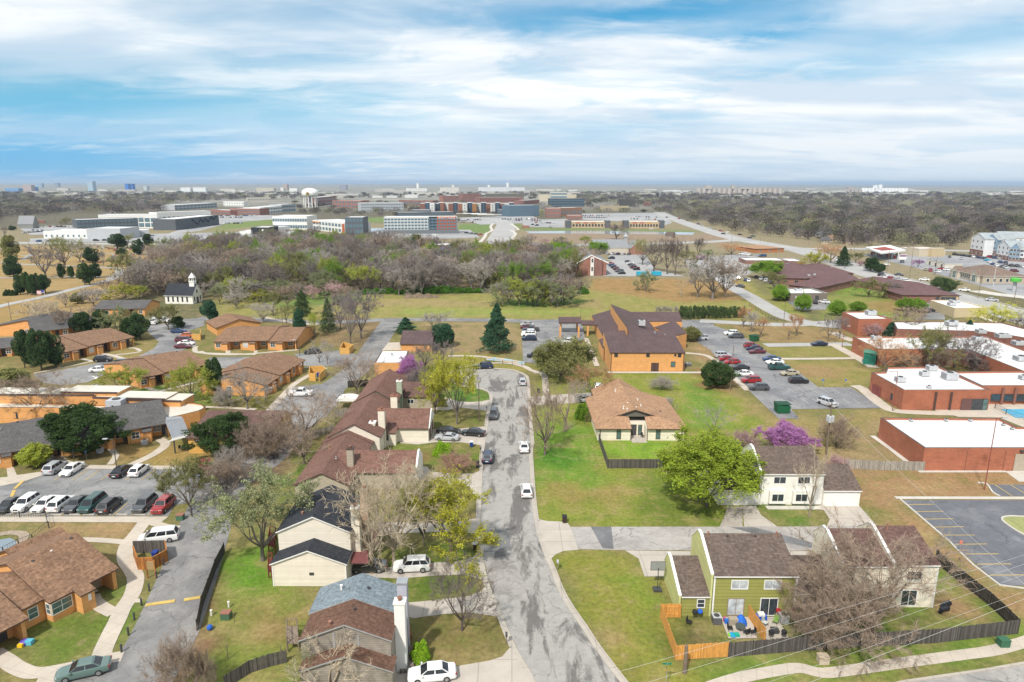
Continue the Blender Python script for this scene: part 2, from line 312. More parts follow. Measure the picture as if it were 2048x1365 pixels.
 # ---------------------------------------------------------------- ground sheet with painted real surface colours
def sc_(h,k=.60):
 r,g,b=srgb(h);return(r*k*1.03,g*k*.95,(b*.95+.08*g)*k)
PAINT=[('P',[(-400,640),(2600,640),(3200,1700),(-1200,1700)],'8f8c50'),('P',[(-3000,369.5),(5200,369.5),(3600,462),(-1500,462)],'737363'),('P',[(-800,462),(1480,440),(2900,500),(2900,640),(1600,560),(1100,560),(500,570),(-800,560)],'a39c78'),
('P',[(-500,478),(330,500),(330,560),(230,600),(60,700),(-500,700)],'bda569'),('P',[(-200,590),(40,600),(150,640),(-200,700)],'b59c5c'),('P',[(380,500),(700,475),(1160,520),(1180,580),(900,592),(480,592),(250,592),(230,560)],'6b5f4a'),
('P',[(430,588),(900,590),(1180,560),(1500,562),(1570,632),(1500,640),(430,640)],'a3a352'),('P',[(1180,556),(1480,560),(1500,600),(1360,605),(1180,580)],'b3955a'),
('P',[(560,602),(830,598),(1000,606),(1200,600),(1200,616),(1000,612),(800,612),(560,614)],'b0a468'),('P',[(800,618),(1180,618),(1180,630),(800,632)],'9fae4c'),
('P',[(520,590),(700,592),(760,600),(560,618)],'7f9a45'),('P',[(1020,600),(1150,597),(1175,606),(1080,616),(1000,612)],'6f9a2e'),('P',[(1050,462),(1450,462),(1500,480),(1440,488),(1060,486)],'aa9a80'),
('P',[(1000,440),(1060,455),(1400,462),(1400,466),(1050,462)],'7d9a55'),('P',[(725,436),(800,434),(800,446),(733,446)],'7f9f50'),('P',[(915,450),(985,446),(975,468),(915,464)],'7a9c50'),
('P',[(440,445),(560,436),(560,448),(430,462)],'84a052'),('P',[(430,478),(500,472),(500,485),(430,488)],'84a052'),('P',[(790,645),(985,645),(1040,650),(1048,700),(960,712),(800,708),(850,650)],'a89867'),
('P',[(640,620),(780,645),(740,700),(640,700)],'97855c'),('P',[(560,640),(640,640),(660,720),(600,720)],'8f8250'),('P',[(820,700),(1000,712),(1090,730),(1060,745),(960,735),(880,730)],'9c9a45'),
('P',[(1190,745),(1420,745),(1540,860),(1600,930),(1440,1058),(1128,1058),(1066,1030),(1058,800),(1080,750)],'93a036'),('P',[(1370,760),(1420,770),(1460,850),(1400,870),(1370,840)],'7fa030'),
('P',[(1064,850),(1190,850),(1205,960),(1120,985),(1064,980)],'7ba023'),('P',[(1075,905),(1150,890),(1160,925),(1100,935)],'5d9414'),('P',[(1270,950),(1440,950),(1440,1052),(1280,1050)],'7b8f2c'),
('P',[(1090,965),(1250,975),(1260,1010),(1110,1010)],'a0974a'),('P',[(1255,880),(1340,880),(1335,922),(1215,916),(1205,882)],'8cb41c'),('P',[(1390,730),(1470,770),(1450,790),(1400,775)],'a0814f'),
('P',[(1370,640),(1425,690),(1470,770),(1440,760),(1380,700)],'ab9566'),('P',[(1440,760),(1530,820),(1560,840),(1620,840),(1770,822),(1760,880),(1800,935),(1640,935),(1560,880)],'a5985a'),
('P',[(1440,650),(1560,650),(1700,660),(1700,685),(1540,688),(1480,660)],'a8935f'),('P',[(1530,695),(1700,692),(1720,715),(1560,715)],'9c9a4c'),('P',[(1560,722),(1710,722),(1745,745),(1735,774),(1635,774)],'a09a50'),
('P',[(1575,730),(1700,735),(1690,755),(1600,755)],'ac9560'),('P',[(1530,570),(1560,575),(1600,620),(1640,640),(1560,625)],'96a040'),('P',[(1640,590),(1800,585),(1850,620),(1820,640),(1640,640)],'93a044'),
('P',[(1650,575),(1760,568),(1770,590),(1680,592)],'7fa32c'),('P',[(1730,604),(1830,600),(1850,625),(1740,625)],'a38f50'),('P',[(2000,640),(2200,640),(2200,680),(1990,680)],'9a9058'),
('P',[(1660,885),(1790,830),(1850,940),(1700,940)],'a79766'),('P',[(1690,940),(2200,935),(2200,1000),(1795,1000),(1990,1180),(2200,1180),(2200,1280),(2048,1290),(1870,1110),(1760,1060),(1690,1000)],'af9262'),
('P',[(1700,990),(1760,1010),(1800,1060),(1760,1050)],'8a8a45'),('P',[(1110,1100),(1245,1098),(1270,1150),(1340,1150),(1330,1250),(1340,1310),(1420,1345),(1500,1420),(1270,1420),(1180,1260)],'949a36'),
('P',[(1250,1150),(1340,1180),(1320,1230),(1280,1200)],'7ea020'),('P',[(1195,1245),(1250,1250),(1255,1300),(1210,1305)],'aa9058'),('P',[(1240,1330),(1285,1330),(1280,1360),(1250,1362)],'aa8a5a'),
('P',[(1400,1310),(1640,1310),(2048,1250),(2200,1230),(2200,1290),(1700,1345),(1450,1400)],'7c9a2e'),('P',[(1400,1385),(1700,1352),(2200,1300),(2200,1310),(1780,1360),(1600,1390)],'8a9a3a'),
('P',[(1870,1130),(1930,1160),(2000,1240),(1890,1250),(1800,1255)],'6d9722'),('P',[(1880,1180),(1930,1200),(1950,1230),(1870,1240),(1860,1210)],'a68c60'),
('P',[(1520,940),(1600,1000),(1640,1050),(1550,1055),(1530,1030)],'6f8f2c'),('P',[(1335,1228),(1480,1240),(1470,1300),(1350,1300)],'6f7d2e'),('P',[(1345,1275),(1385,1275),(1385,1302),(1350,1302)],'6d5a48'),
('P',[(1560,1240),(1660,1220),(1800,1240),(1780,1300),(1580,1300)],'66802a'),('P',[(790,1095),(950,1090),(965,1040),(955,1120),(960,1170),(800,1210),(700,1180)],'6c8428'),
('P',[(820,1215),(975,1220),(1018,1290),(1000,1320),(840,1330)],'8b8448'),('P',[(770,860),(960,880),(958,930),(900,950),(780,900)],'7c8c34'),('P',[(800,925),(860,895),(880,925),(800,945)],'97744c'),
('P',[(870,730),(960,735),(975,805),(880,805)],'5f8a20'),('P',[(860,820),(970,835),(965,900),(860,890)],'7a7f38'),('P',[(930,858),(970,858),(965,880),(930,880)],'b09458'),
('P',[(430,1110),(545,1060),(610,1160),(620,1365),(560,1420),(300,1420),(380,1300)],'89973a'),('P',[(455,1110),(545,1100),(545,1190),(430,1190)],'72a01a'),
('P',[(480,1210),(590,1220),(590,1280),(500,1290)],'9c8a50'),('P',[(370,1250),(425,1200),(420,1290),(400,1365),(330,1400)],'85674e'),('P',[(370,1200),(412,1120),(425,1140),(410,1230)],'7a6248'),
('P',[(560,960),(620,900),(640,960),(560,1000)],'6a8a2c'),('P',[(90,1045),(285,1042),(262,1078),(100,1080)],'b39a68'),('P',[(0,1040),(90,1043),(60,1080),(0,1115)],'8c8a50'),
('P',[(65,1225),(230,1235),(200,1310),(100,1330),(25,1310)],'74882e'),('P',[(25,1290),(100,1300),(90,1330),(30,1320)],'a08a62'),('P',[(195,1095),(255,1120),(250,1200),(200,1215)],'9a8a58'),
('P',[(215,1190),(290,1130),(240,1310),(215,1310)],'6f8f2a'),('P',[(-10,1330),(70,1350),(80,1420),(-60,1420)],'8d8a4a'),('P',[(20,880),(120,880),(110,950),(40,950)],'87854a'),
('P',[(130,905),(225,905),(215,932),(145,925)],'8a7a50'),('P',[(240,880),(300,890),(300,910),(230,930)],'b09655'),('P',[(290,890),(420,895),(420,932),(290,925)],'b09a52'),
('P',[(120,770),(300,770),(320,800),(130,800)],'a39762'),('P',[(260,778),(330,775),(330,800),(250,800)],'6fa02c'),('P',[(380,780),(540,790),(540,830),(380,820)],'7d9a30'),
('P',[(400,820),(500,780),(560,790),(540,860),(440,870)],'82803c'),('P',[(520,860),(600,850),(560,960),(440,990),(400,960)],'7a6a54'),('P',[(20,700),(180,720),(60,790),(0,780)],'8f8650'),
('P',[(160,690),(300,660),(310,720),(160,740)],'a09556'),('P',[(620,690),(760,700),(720,780),(660,760)],'90904a'),]
def inpoly(x,y,P):
 r=np.zeros(x.shape,bool);n=len(P);j=n-1
 for i in range(n):
  xi,yi=P[i];xj,yj=P[j]
  c=((yi>y)!=(yj>y))&(x<(xj-xi)*(y-yi)/((yj-yi)if yj!=yi else 1e-9)+xi)
  r^=c;j=i
 return r
def axis_(lo,a,b,hi,st,gr):
 A=list(np.arange(a,b+st/2,st));s=st;v=A[-1]
 while v<hi:s*=gr;v+=s;A.append(v)
 s=st;v=A[0];B=[]
 while v>lo:s*=gr;v-=s;B.append(v)
 return np.array(B[::-1]+A)
def build_ground():
 xs=axis_(-26000,-95,95,26000,1.1,1.03);ys=axis_(-120,50,185,42000,1.1,1.022)
 X,Y=np.meshgrid(xs,ys);nx,ny=len(xs),len(ys)
 rs=np.random.RandomState(3)
 wx=X+1.2*np.sin(Y*.55+np.sin(X*.31)*2)+.8*np.sin(Y*1.3+X*.7);wy=Y+1.2*np.sin(X*.47+np.cos(Y*.37)*2)+.8*np.cos(X*1.1-Y*.5)
 C=np.zeros((ny,nx,3));C[:]=sc_('7b7a55')
 for t,P,c in PAINT:
  Q=[tuple(at(t,*p)[:2])for p in P];mk=inpoly(wx,wy,Q);C[mk]=sc_(c)
 for _ in range(2):
  D=C.copy();D[1:-1,1:-1]=(C[1:-1,1:-1]*2+C[:-2,1:-1]+C[2:,1:-1]+C[1:-1,:-2]+C[1:-1,2:])/6;C=D
 V=np.stack([X.ravel(),Y.ravel(),np.zeros(X.size)],1)
 i=np.arange(ny-1)[:,None]*nx+np.arange(nx-1)[None];F=np.stack([i,i+1,i+nx+1,i+nx],-1).reshape(-1,4)
 m,nt,n,l,b=newmat('grass_ground');N=NB(nt)
 a=n.new('ShaderNodeAttribute');a.attribute_name='tint';co=N.co('World')
 f1=N.noise(co,.22,6,.62,.3);f2=N.noise(co,1.7,5,.7);f3=N.noise(co,.05,5,.6,.5);f4=N.noise(co,9,3,.7)
 dry=N.mix(.6,a.outputs['Color'],(.30,.225,.105));grn=N.mix(.5,a.outputs['Color'],(.07,.135,.018))
 c=N.mix(N.ramp(f1,.51,.64,0,.75),a.outputs['Color'],dry);c=N.mix(N.ramp(f1,.47,.37,0,.6),c,grn);f5=N.noise(co,.75,6,.72,.4);c=N.mix(N.ramp(f5,.56,.68,0,.6),c,(.27,.20,.115));c=N.mix(N.ramp(f5,.44,.34,0,.45),c,(.10,.15,.03))
 c=N.mix(N.ramp(f3,.56,.72,0,.4),c,dry)
 v=N.math('MULTIPLY',N.ramp(f2,.25,.75,.62,1.36),N.ramp(f4,.25,.75,.70,1.30));v=N.math('MULTIPLY',v,N.ramp(N.noise(N.co('World',(1,.35,1)),.35,4,.6),.3,.7,.9,1.1))
 far=N.noise(co,.004,8,.75);fx=N.ramp(far,.42,.6)
 g=n.new('ShaderNodeNewGeometry');s=n.new('ShaderNodeSeparateXYZ');l.new(g.outputs['Position'],s.inputs[0])
 dist=N.ramp(s.outputs[1],1100,1800);city=N.mix(fx,(.16,.16,.13),(.30,.28,.25));vor=N.noise(N.co('World',(1,.5,1)),.02,6,.8)
 city=N.mix(N.ramp(vor,.55,.7),city,(.075,.085,.05))
 c=N.mix(dist,N.mul(c,v),city)
 l.new(c,b.inputs['Base Color']);b.inputs['Roughness'].default_value=1.;b.inputs['Specular IOR Level'].default_value=.1
 me=arr_mesh('ground',V,F,[m],C.reshape(-1,3));o=put('ground',me);props(o,kind='structure')
build_ground()
# ---------------------------------------------------------------- flatwork
def asphalt(name,base,patch,wet=0.,crack=.6,scale=.12,k0=.42,k1=.6,sq=(1,1,1)):
 key=('asph',name)
 if key in _mats:return _mats[key]
 m,nt,n,l,b=newmat(name);N=NB(nt);co=N.co('World')
 f=N.noise(N.co('World',sq),scale,7,.68,.6);f2=N.noise(co,.9,6,.7);f3=N.noise(co,12,2,.6)
 c=N.mix(N.ramp(f,k0,k1),(*base,),(*patch,))
 v=N.math('MULTIPLY',N.ramp(f2,.25,.75,.84,1.16),N.ramp(f3,.2,.8,.9,1.1))
 vo=n.new('ShaderNodeTexVoronoi');vo.feature='DISTANCE_TO_EDGE';vo.inputs['Scale'].default_value=.14
 dn=n.new('ShaderNodeTexNoise');dn.inputs['Scale'].default_value=.5;dn.inputs['Detail'].default_value=4;l.new(co,dn.inputs['Vector'])
 mv=n.new('ShaderNodeMix');mv.data_type='VECTOR';mv.inputs[0].default_value=.12
 l.new(co,mv.inputs[4])
 sc=n.new('ShaderNodeVectorMath');sc.operation='MULTIPLY_ADD';l.new(dn.outputs['Color'],sc.inputs[0]);sc.inputs[1].default_value=(3.4,3.4,0);l.new(co,sc.inputs[2])
 l.new(sc.outputs[0],vo.inputs['Vector']);ck=N.ramp(vo.outputs['Distance'],.0,.010,1-crack*.7,1.);v2=n.new('ShaderNodeTexVoronoi');v2 .feature='DISTANCE_TO_EDGE';v2 .inputs['Scale'].default_value=.45;l.new(sc.outputs[0],v2 .inputs['Vector']);ck=N.math('MULTIPLY',ck,N.math('MAXIMUM',N.ramp(v2 .outputs['Distance'],.0,.012,1-crack*.55,1.),N.ramp(f2,.5,.56,0,1)))
 v=N.math('MULTIPLY',v,ck);l.new(N.mul(c,v),b.inputs['Base Color'])
 if wet:
  w=N.ramp(N.noise(co,.16,4,.5,.3),.60,.68,0,1)
  l.new(N.ramp(w,0,1,.85,.12),b.inputs['Roughness'])
 else:b.inputs['Roughness'].default_value=.85
 _mats[key]=m;return m
def concrete(name='concrete',col=(.44,.39,.33),joint=1.8,rot=0.):
 key=('conc',name)
 if key in _mats:return _mats[key]
 m,nt,n,l,b=newmat(name);N=NB(nt);co=N.co('World',rot=(0,0,rot));s=n.new('ShaderNodeSeparateXYZ');l.new(co,s.inputs[0])
 f=N.noise(co,.35,6,.65,.4);g=N.noise(co,7,3,.6)
 j=N.math('MAXIMUM',N.math('LESS_THAN',N.math('FRACT',N.math('DIVIDE',s.outputs[0],joint)),.035),N.math('LESS_THAN',N.math('FRACT',N.math('DIVIDE',s.outputs[1],joint)),.035))
 v=N.math('MULTIPLY',N.ramp(f,.25,.75,.84,1.12),N.ramp(g,.2,.8,.94,1.06));v=N.math('MULTIPLY',v,N.ramp(j,0,1,1,.75))
 l.new(N.mul((*col,),v),b.inputs['Base Color']);b.inputs['Roughness'].default_value=.85
 _mats[key]=m;return m
STREET=lambda:asphalt('street_asphalt',(.30,.285,.265),(.13,.121,.114),0,.6,.2,.50,.57,(1.5,.42,1))
LOT=lambda:asphalt('lot_asphalt',(.25,.245,.24),(.14,.14,.145),1,.8,.10,.42,.62)
NEWLOT=lambda:asphalt('fresh_asphalt',(.115,.12,.135),(.20,.205,.215),1,.5,.09,.5,.72)
LANE=lambda:asphalt('lane_asphalt',(.165,.16,.158),(.25,.24,.228),1,.7,.13,.42,.62)
ROAD=lambda:asphalt('road_concrete',(.37,.36,.345),(.29,.285,.28),0,.35,.05,.4,.7)
CON=lambda:concrete()
WALK=lambda:concrete('pavement_concrete',(.47,.41,.34),1.5,.3)
DRV=lambda:concrete('driveway_concrete',(.42,.375,.325),3.4)
_zi=[0]
def bump(z):_zi[0]+=1;return z+_zi[0]*.0003
def sheet(name,t,P,mat,z,closed=True):
 z=bump(z)
 Q=pts(t,P)if t else[Vector((a,b,0))for a,b in P]
 A=sum(Q[i].x*Q[(i+1)%len(Q)].y-Q[(i+1)%len(Q)].x*Q[i].y for i in range(len(Q)))
 if A<0:Q=Q[::-1]
 o=MB().poly([(q.x,q.y,z)for q in Q]).build(name,mat);props(o,kind='structure');return o
def smooth_path(Q,k=6):
 out=[]
 for i in range(len(Q)-1):
  p0=Q[max(0,i-1)];p1=Q[i];p2=Q[i+1];p3=Q[min(len(Q)-1,i+2)]
  for j in range(k):
   t=j/k;out.append(.5*((2*p1)+(p2-p0)*t+(2*p0-5*p1+4*p2-p3)*t*t+(-p0+3*p1-3*p2+p3)*t**3))
 out.append(Q[-1]);return out
def ribbon_pts(Q,w,off=0.):
 L=[];Rr=[]
 for i,q in enumerate(Q):
  d=(Q[min(i+1,len(Q)-1)]-Q[max(i-1,0)]);d.z=0;d.normalize();nrm=Vector((-d.y,d.x,0))
  L.append(q+nrm*(off+w/2));Rr.append(q+nrm*(off-w/2))
 return L,Rr
def ribbon(name,t,P,w,mat,z,sm=5,thick=0.,off=0.,skip=None,kind='structure',noprop=False,uv=False):
 Q=pts(t,P)if t else P
 if sm:Q=smooth_path(Q,sm)
 z=bump(z);L,Rr=ribbon_pts(Q,w,off);b=MB()
 for i in range(len(Q)-1):
  if skip and skip((L[i]+Rr[i+1])/2):continue
  a=[Rr[i],Rr[i+1],L[i+1],L[i]]
  b.poly([(p.x,p.y,z)for p in a])
  if thick:
   for u,v in((Rr[i],Rr[i+1]),(L[i+1],L[i])):b.poly([(u.x,u.y,z-thick),(v.x,v.y,z-thick),(v.x,v.y,z),(u.x,u.y,z)])
 o=b.build(name,mat)
 if not noprop:props(o,kind=kind)
 return o
LEFT=[('C',p)for p in[(1000,1750),(900,1560),(830,1420),(800,1365),(760,1290),(700,1190),(650,1085),(600,960),(560,870),(520,770),(494,650),(481,540),(473,455),(478,300),(484,150),(492,30)]]+[('H',p)for p in[(580,1130),(600,1000),(614,900),(630,835),(629,785),(603,757),(540,738),(470,730),(400,712),(352,684),(336,662),(350,638),(400,622),(500,612),(600,608),(740,616),(810,635),(852,658),(864,690),(868,760),(872,860),(882,1000),(890,1120)]]+[('C',p)for p in[(757,0),(763,150),(773,300),(788,420),(812,520),(845,620),(880,700),(925,820),(985,930),(1060,1040),(1130,1150),(1210,1260),(1290,1365),(1335,1420),(1440,1560),(1600,1750)]]
LP=[at(t,*p)for t,p in LEFT]
nb=33
sheet('street',None,[(p.x,p.y)for p in LP],STREET(),.02)
DRIVES=[('C',[(-80,1300),(330,1272),(520,1240),(600,1215),(648,1158),(700,1240),(775,1365),(790,1420),(-80,1420)]),('C',[(-27,905),(190,885),(400,860),(480,830),(510,785),(545,870),(592,985),(540,975),(400,955),(260,965),(80,990),(-20,960)]),
('C',[(-300,690),(-60,690),(181,664),(350,655),(430,630),(466,585),(490,680),(512,770),(370,733),(200,740),(0,757),(-300,745)]),('C',[(-130,425),(300,430),(462,400),(470,495),(300,480),(-130,495)]),
('C',[(105,100),(160,100),(180,130),(330,140),(430,140),(480,120),(475,270),(430,260),(410,215),(100,180)]),('H',[(0,1100),(205,1095),(225,1020),(420,1015),(594,1000),(570,1132),(420,1110),(240,1110),(120,1125),(0,1115)]),
('H',[(300,800),(400,830),(480,835),(560,830),(628,815),(606,898),(400,870),(330,890),(60,885),(60,872),(330,870)]),('H',[(890,800),(1000,790),(1200,775),(1330,770),(1400,800),(1230,840),(1000,850),(895,860)]),
]
APRON=[('C',[(795,405),(870,420),(940,422),(985,432),(1002,455),(1047,589),(960,595),(915,615),(882,645),(858,610),(825,540),(797,470)])]
for t,P in DRIVES:sheet('driveway',t,P,DRV(),.028)
for t,P in APRON:sheet('driveway',t,P,DRV(),.03)
_gaps=[[tuple(at(t,*p)[:2])for p in P]for t,P in DRIVES+APRON]
def in_gap(p):return any(bool(inpoly(np.array([p.x]),np.array([p.y]),g)[0])for g in _gaps)
KP=LP;GUT=concrete('gutter_concrete',(.40,.36,.31),3.0)
Qg=smooth_path(KP,3)
ribbon('gutter',None,Qg,.55,GUT,.034,0,off=.30)
ribbon('kerb',None,Qg,.17,GUT,.14,0,thick=.14,off=.66,skip=in_gap)
sheet('side_road','P',[(1141,1054.5),(1250,1054),(1540,1054),(1760,1053),(1790,1060),(1760,1085),(1690,1098),(1600,1102),(1250,1101),(1156,1099)],asphalt('side_road_pave',(.36,.335,.31),(.27,.25,.235),1,.8,.11,.45,.6),.02)
DK=asphalt('dark_patch',(.12,.12,.125),(.17,.17,.175),1,.3,.2)
sheet('road_patch','C',[(1120,452),(1240,453),(1255,583),(1190,580)],DK,.026)
sheet('road_patch','D',[(620,456),(760,456),(1174,565),(1174,596),(940,545)],DK,.026)
sheet('street_patch','C',[(480,470),(640,470),(650,590),(492,605)],asphalt('dark_patch_b',(.17,.17,.17),(.13,.13,.132),0,.3,.3),.024)
sheet('street_patch','C',[(505,640),(650,625),(720,760),(760,900),(600,850),(560,860),(530,770)],asphalt('brown_patch',(.22,.205,.19),(.30,.28,.265),0,.6,.3,.45,.55),.024)
sheet('driveway','D',[(600,335),(690,335),(690,452),(555,452),(580,400)],asphalt('stained_drive',(.30,.26,.23),(.36,.32,.28),0,.3,.3),.028)
sheet('driveway','D',[(690,332),(768,332),(800,385),(895,452),(700,452)],DRV(),.032)
sheet('driveway','E',[(60,335),(320,298),(450,447),(155,452),(175,410),(140,355),(60,345)],DRV(),.028)
sheet('driveway','D',[(0,592),(380,597),(520,640),(230,645),(250,745),(115,745),(80,640)],DRV(),.030)
sheet('driveway','D',[(955,596),(1230,596),(1300,640),(960,640)],DRV(),.030)
sheet('parking_lot','E',[(592,296),(1500,296),(1560,806),(1176,795)],NEWLOT(),.02)
sheet('parking_lot','E',[(1092,205),(1480,205),(1490,272),(1165,272)],NEWLOT(),.02)
WK=concrete('pale_concrete',(.50,.47,.42),3)
ribbon('kerb','E',[(580,285),(870,535),(1172,797),(1500,808)],.25,WK,.13,2,.13)
ribbon('pavement','E',[(560,282),(1500,284)],.9,WK,.03,0)
sheet('pavement','E',[(1200,125),(1480,125),(1480,190),(1285,188)],WK,.03)
ribbon('pavement','E',[(695,129),(1210,128)],.8,WK,.034,0)
ribbon('kerb','E',[(1040,195),(1095,202),(1130,250),(1175,274)],.25,WK,.13,3,.13)
sheet('traffic_island','E',[(1188,402),(1240,394),(1480,398),(1480,560),(1315,500),(1215,440)],plain((.25,.26,.10),1.,key='island_grass',var=.3),.06)
ribbon('kerb','E',[(1480,560),(1315,500),(1215,440),(1185,405),(1225,392),(1300,394),(1480,398)],.28,WK,.14,4,.13)
ribbon('pavement','P',[(1150,1500),(1290,1425),(1380,1390),(1470,1359),(1560,1341),(1600,1337),(1640,1346),(1680,1344),(1800,1327),(1920,1311),(1985,1302),(2048,1285),(2150,1255),(2500,1190)],1.5,WALK(),.03)
ribbon('road','P',[(1350,1600),(1640,1484),(1800,1424),(1920,1398),(2048,1376),(2200,1350),(2700,1290)],6,asphalt('corner_road',(.33,.31,.29),(.26,.25,.24),0),.02)
ribbon('kerb','P',[(1330,1540),(1620,1424),(1780,1372),(1850,1359),(1960,1343),(2048,1328),(2200,1302),(2700,1246)],.3,GUT,.13,4,.12)
YEL=plain((.50,.35,.10),.8,var=.25,key='worn_yellow_paint');WHP=plain((.50,.49,.46),.8,var=.25,key='worn_white_paint')
def mark(t,a,b,w,mat,z=.027):
 ribbon('bay_line',t,[a,b],w,mat,z,0)
for a,b in[((620,322),(785,321)),((672,364),(840,362)),((728,408),(900,406)),((785,455),(962,453)),((845,502),(1027,502)),((908,556),(1095,554)),((970,613),(1166,612)),((1040,673),(1240,671)),((1112,738),(1320,736))]:mark('E',a,b,.14,YEL)
mark('E',(1145,207),(1245,272),.14,YEL);mark('E',(1235,207),(1330,262),.14,YEL)
# ---- left lane and lots
ribbon('lane','P',[(60,1700),(150,1560),(220,1440),(272,1365),(312,1300),(341,1241),(381,1138),(402,1077),(418,1029),(450,975),(492,941),(517,928),(555,893),(588,856),(618,820),(664,776),(705,746),(737,711),(760,676),(784,641)],7.2,LANE(),.02)
sheet('parking_lot','A',[(640,1260),(560,1330),(330,1310),(300,1440),(700,1440)],LANE(),.024)
sheet('parking_lot','A',[(1050,470),(830,530),(780,575),(1000,600),(1090,560)],LANE(),.024)
sheet('parking_lot','A',[(-120,235),(0,210),(150,186),(250,150),(330,110),(480,105),(1040,115),(1150,130),(1240,200),(1225,280),(1020,330),(990,390),(-120,390)],LOT(),.022)
sheet('pavement','A',[(-120,393),(990,393),(950,425),(880,428),(-120,424)],WALK(),.036)
for P,w in[([(860,410),(800,490),(745,560),(735,640),(775,705),(797,760),(775,850),(722,930),(690,1000),(650,1080),(605,1180),(595,1235)],1.9),([(455,528),(600,532),(745,545)],1.2),([(670,960),(600,925),(545,880)],1.6),([(-40,1190),(40,1240),(110,1285),(210,1312),(400,1280),(560,1240),(720,1212)],1.7),
([(255,1440),(280,1365),(330,1290)],2.2),([(790,888),(830,886)],.8),([(880,420),(960,450),(1045,462)],1.4)]:
 ribbon('path','A',P,w,WALK(),.03)
sheet('path','A',[(515,850),(590,845),(600,880),(560,905),(515,895)],WALK(),.038)
sheet('path','A',[(-120,225),(0,215),(150,184),(250,150),(240,130),(100,150),(70,80),(35,85),(45,160),(-120,175)],WALK(),.03)
for P,w in[([(560,1276),(800,1281),(1150,1282),(1430,1280)],1.5),([(735,1130),(770,1170),(790,1205),(750,1262)],1.1),([(1085,1085),(1130,1125),(1050,1190),(900,1262),(850,1280)],1.7),
([(390,1200),(430,1240),(520,1275)],1.6),([(1000,735),(1080,760),(1200,735),(1330,700)],1.3),([(1050,770),(1020,790)],1.2),([(1400,868),(1560,875),(1747,885)],1.2),
([(700,505),(780,520),(840,540),(900,550)],1.5),([(960,488),(930,470),(880,465)],1.1),([(960,492),(870,505),(790,512)],1.1),([(560,540),(640,560)],1.1),
([(1340,455),(1330,475),(1380,500),(1747,510)],1.4),([(1560,470),(1560,505)],1.),([(230,640),(620,560)],.9)]:
 ribbon('path','F',P,w,WALK(),.03)
sheet('path','F',[(1435,1270),(1530,1272),(1480,1340),(1380,1360),(1400,1300)],WALK(),.03)
sheet('parking_lot','F',[(225,650),(580,585),(700,560),(900,545),(1050,470),(1085,425),(1040,385),(990,340),(1020,310),(1230,290),(1395,250),(1395,312),(1290,350),(1330,400),(1340,450),(1250,480),(1140,525),(930,570),(800,610),(600,700),(440,722),(300,705)],LOT(),.022)
sheet('parking_lot','G',[(60,395),(420,388),(700,420),(640,370),(960,345),(1110,385),(1040,450),(840,455),(420,440),(320,460),(80,470)],LOT(),.023)
sheet('parking_lot','G',[(600,600),(830,575),(1000,585),(960,680),(860,800),(700,860),(470,785),(455,750)],LOT(),.024)
for P,w in[([(0,352),(60,370),(250,375),(560,352),(670,342)],1.3),([(855,465),(720,530),(640,580),(580,640),(460,770)],1.6),([(850,462),(710,462)],1.),([(185,345),(190,370)],1.),([(380,340),(380,368)],1.),([(560,330),(560,355)],1.),([(440,120),(700,165),(930,162)],2)]:
 ribbon('path','G',P,w,WALK(),.032)
sheet('path','G',[(1285,292),(1365,292),(1372,345),(1240,348)],WALK(),.03)
ribbon('road','P',[(363,642),(450,637),(520,640),(670,645),(784,640),(985,641),(1060,644)],6,LANE(),.026)
sheet('parking_lot','H',[(828,300),(870,275),(1085,270),(1240,290),(1265,410),(1040,470),(1010,560),(950,582),(840,560)],LOT(),.022)
sheet('parking_lot','P',[(1352,640),(1425,641),(1428,652),(1460,662),(1500,682),(1530,702),(1560,722),(1600,747),(1636,775),(1702,776),(1768,817),(1582,819),(1599,838),(1557,838),(1500,784),(1455,745),(1420,700),(1395,685),(1385,660),(1352,652)],asphalt('church_lot',(.24,.235,.235),(.155,.155,.165),1,.9,.09,.42,.6),.022)
ribbon('road','P',[(1400,642),(1450,645),(1567,650),(1650,646),(1720,642)],6,ROAD(),.026)
ribbon('path','P',[(1530,691),(1600,690),(1702,689)],4.5,ROAD(),.028,2)
ribbon('path','J',[(80,540),(300,540),(640,535)],2,WALK(),.03,2)
ribbon('path','J',[(440,440),(560,505),(660,560),(720,600)],3,WALK(),.034,2)
ribbon('path','J',[(440,360),(580,420)],3,WALK(),.03,2)
ribbon('path','J',[(590,722),(650,750),(710,800),(800,868),(900,900),(1300,915)],2.8,WALK(),.034,4)
sheet('pool_deck','J',[(1130,890),(1300,937),(1580,942),(1747,1010),(1900,1010),(1900,850),(1500,850)],WALK(),.03)
sheet('pool_water','J',[(1590,885),(1900,885),(1900,945),(1690,945)],plain((.10,.42,.62),.08,var=.05,key='pool_water'),.06)
ribbon('pavement','J',[(712,1066),(830,1150),(945,1240)],1.0,WK,.03,0)
ribbon('path','I',[(225,633),(500,633),(862,634)],1.4,WK,.03,0)
ribbon('path','I',[(745,500),(870,512),(940,540),(1020,610),(1180,757)],1.6,WALK(),.03,4)
ribbon('path','H',[(330,520),(560,525),(800,575),(900,620),(980,650),(995,760),(1000,790)],1.6,WALK(),.03,5)
ribbon('path','H',[(400,600),(620,570),(760,575),(860,600),(940,640)],1.3,WALK(),.036,5)
sheet('play_court','H',[(580,525),(700,535),(850,562),(850,578),(700,560),(590,548)],asphalt('blue_court',(.30,.42,.48),(.48,.36,.24),0,0,.35,.48,.52),.04)
ribbon('path','H',[(1270,400),(1310,500),(1345,590)],1.4,WALK(),.03,3)
ribbon('road','P',[(1425,545),(1448,562),(1470,578),(1500,594),(1540,618),(1580,637),(1640,650),(1720,655)],7.5,ROAD(),.024)
sheet('parking_lot','J',[(130,150),(400,130),(430,165),(390,205),(210,205)],LOT(),.026)
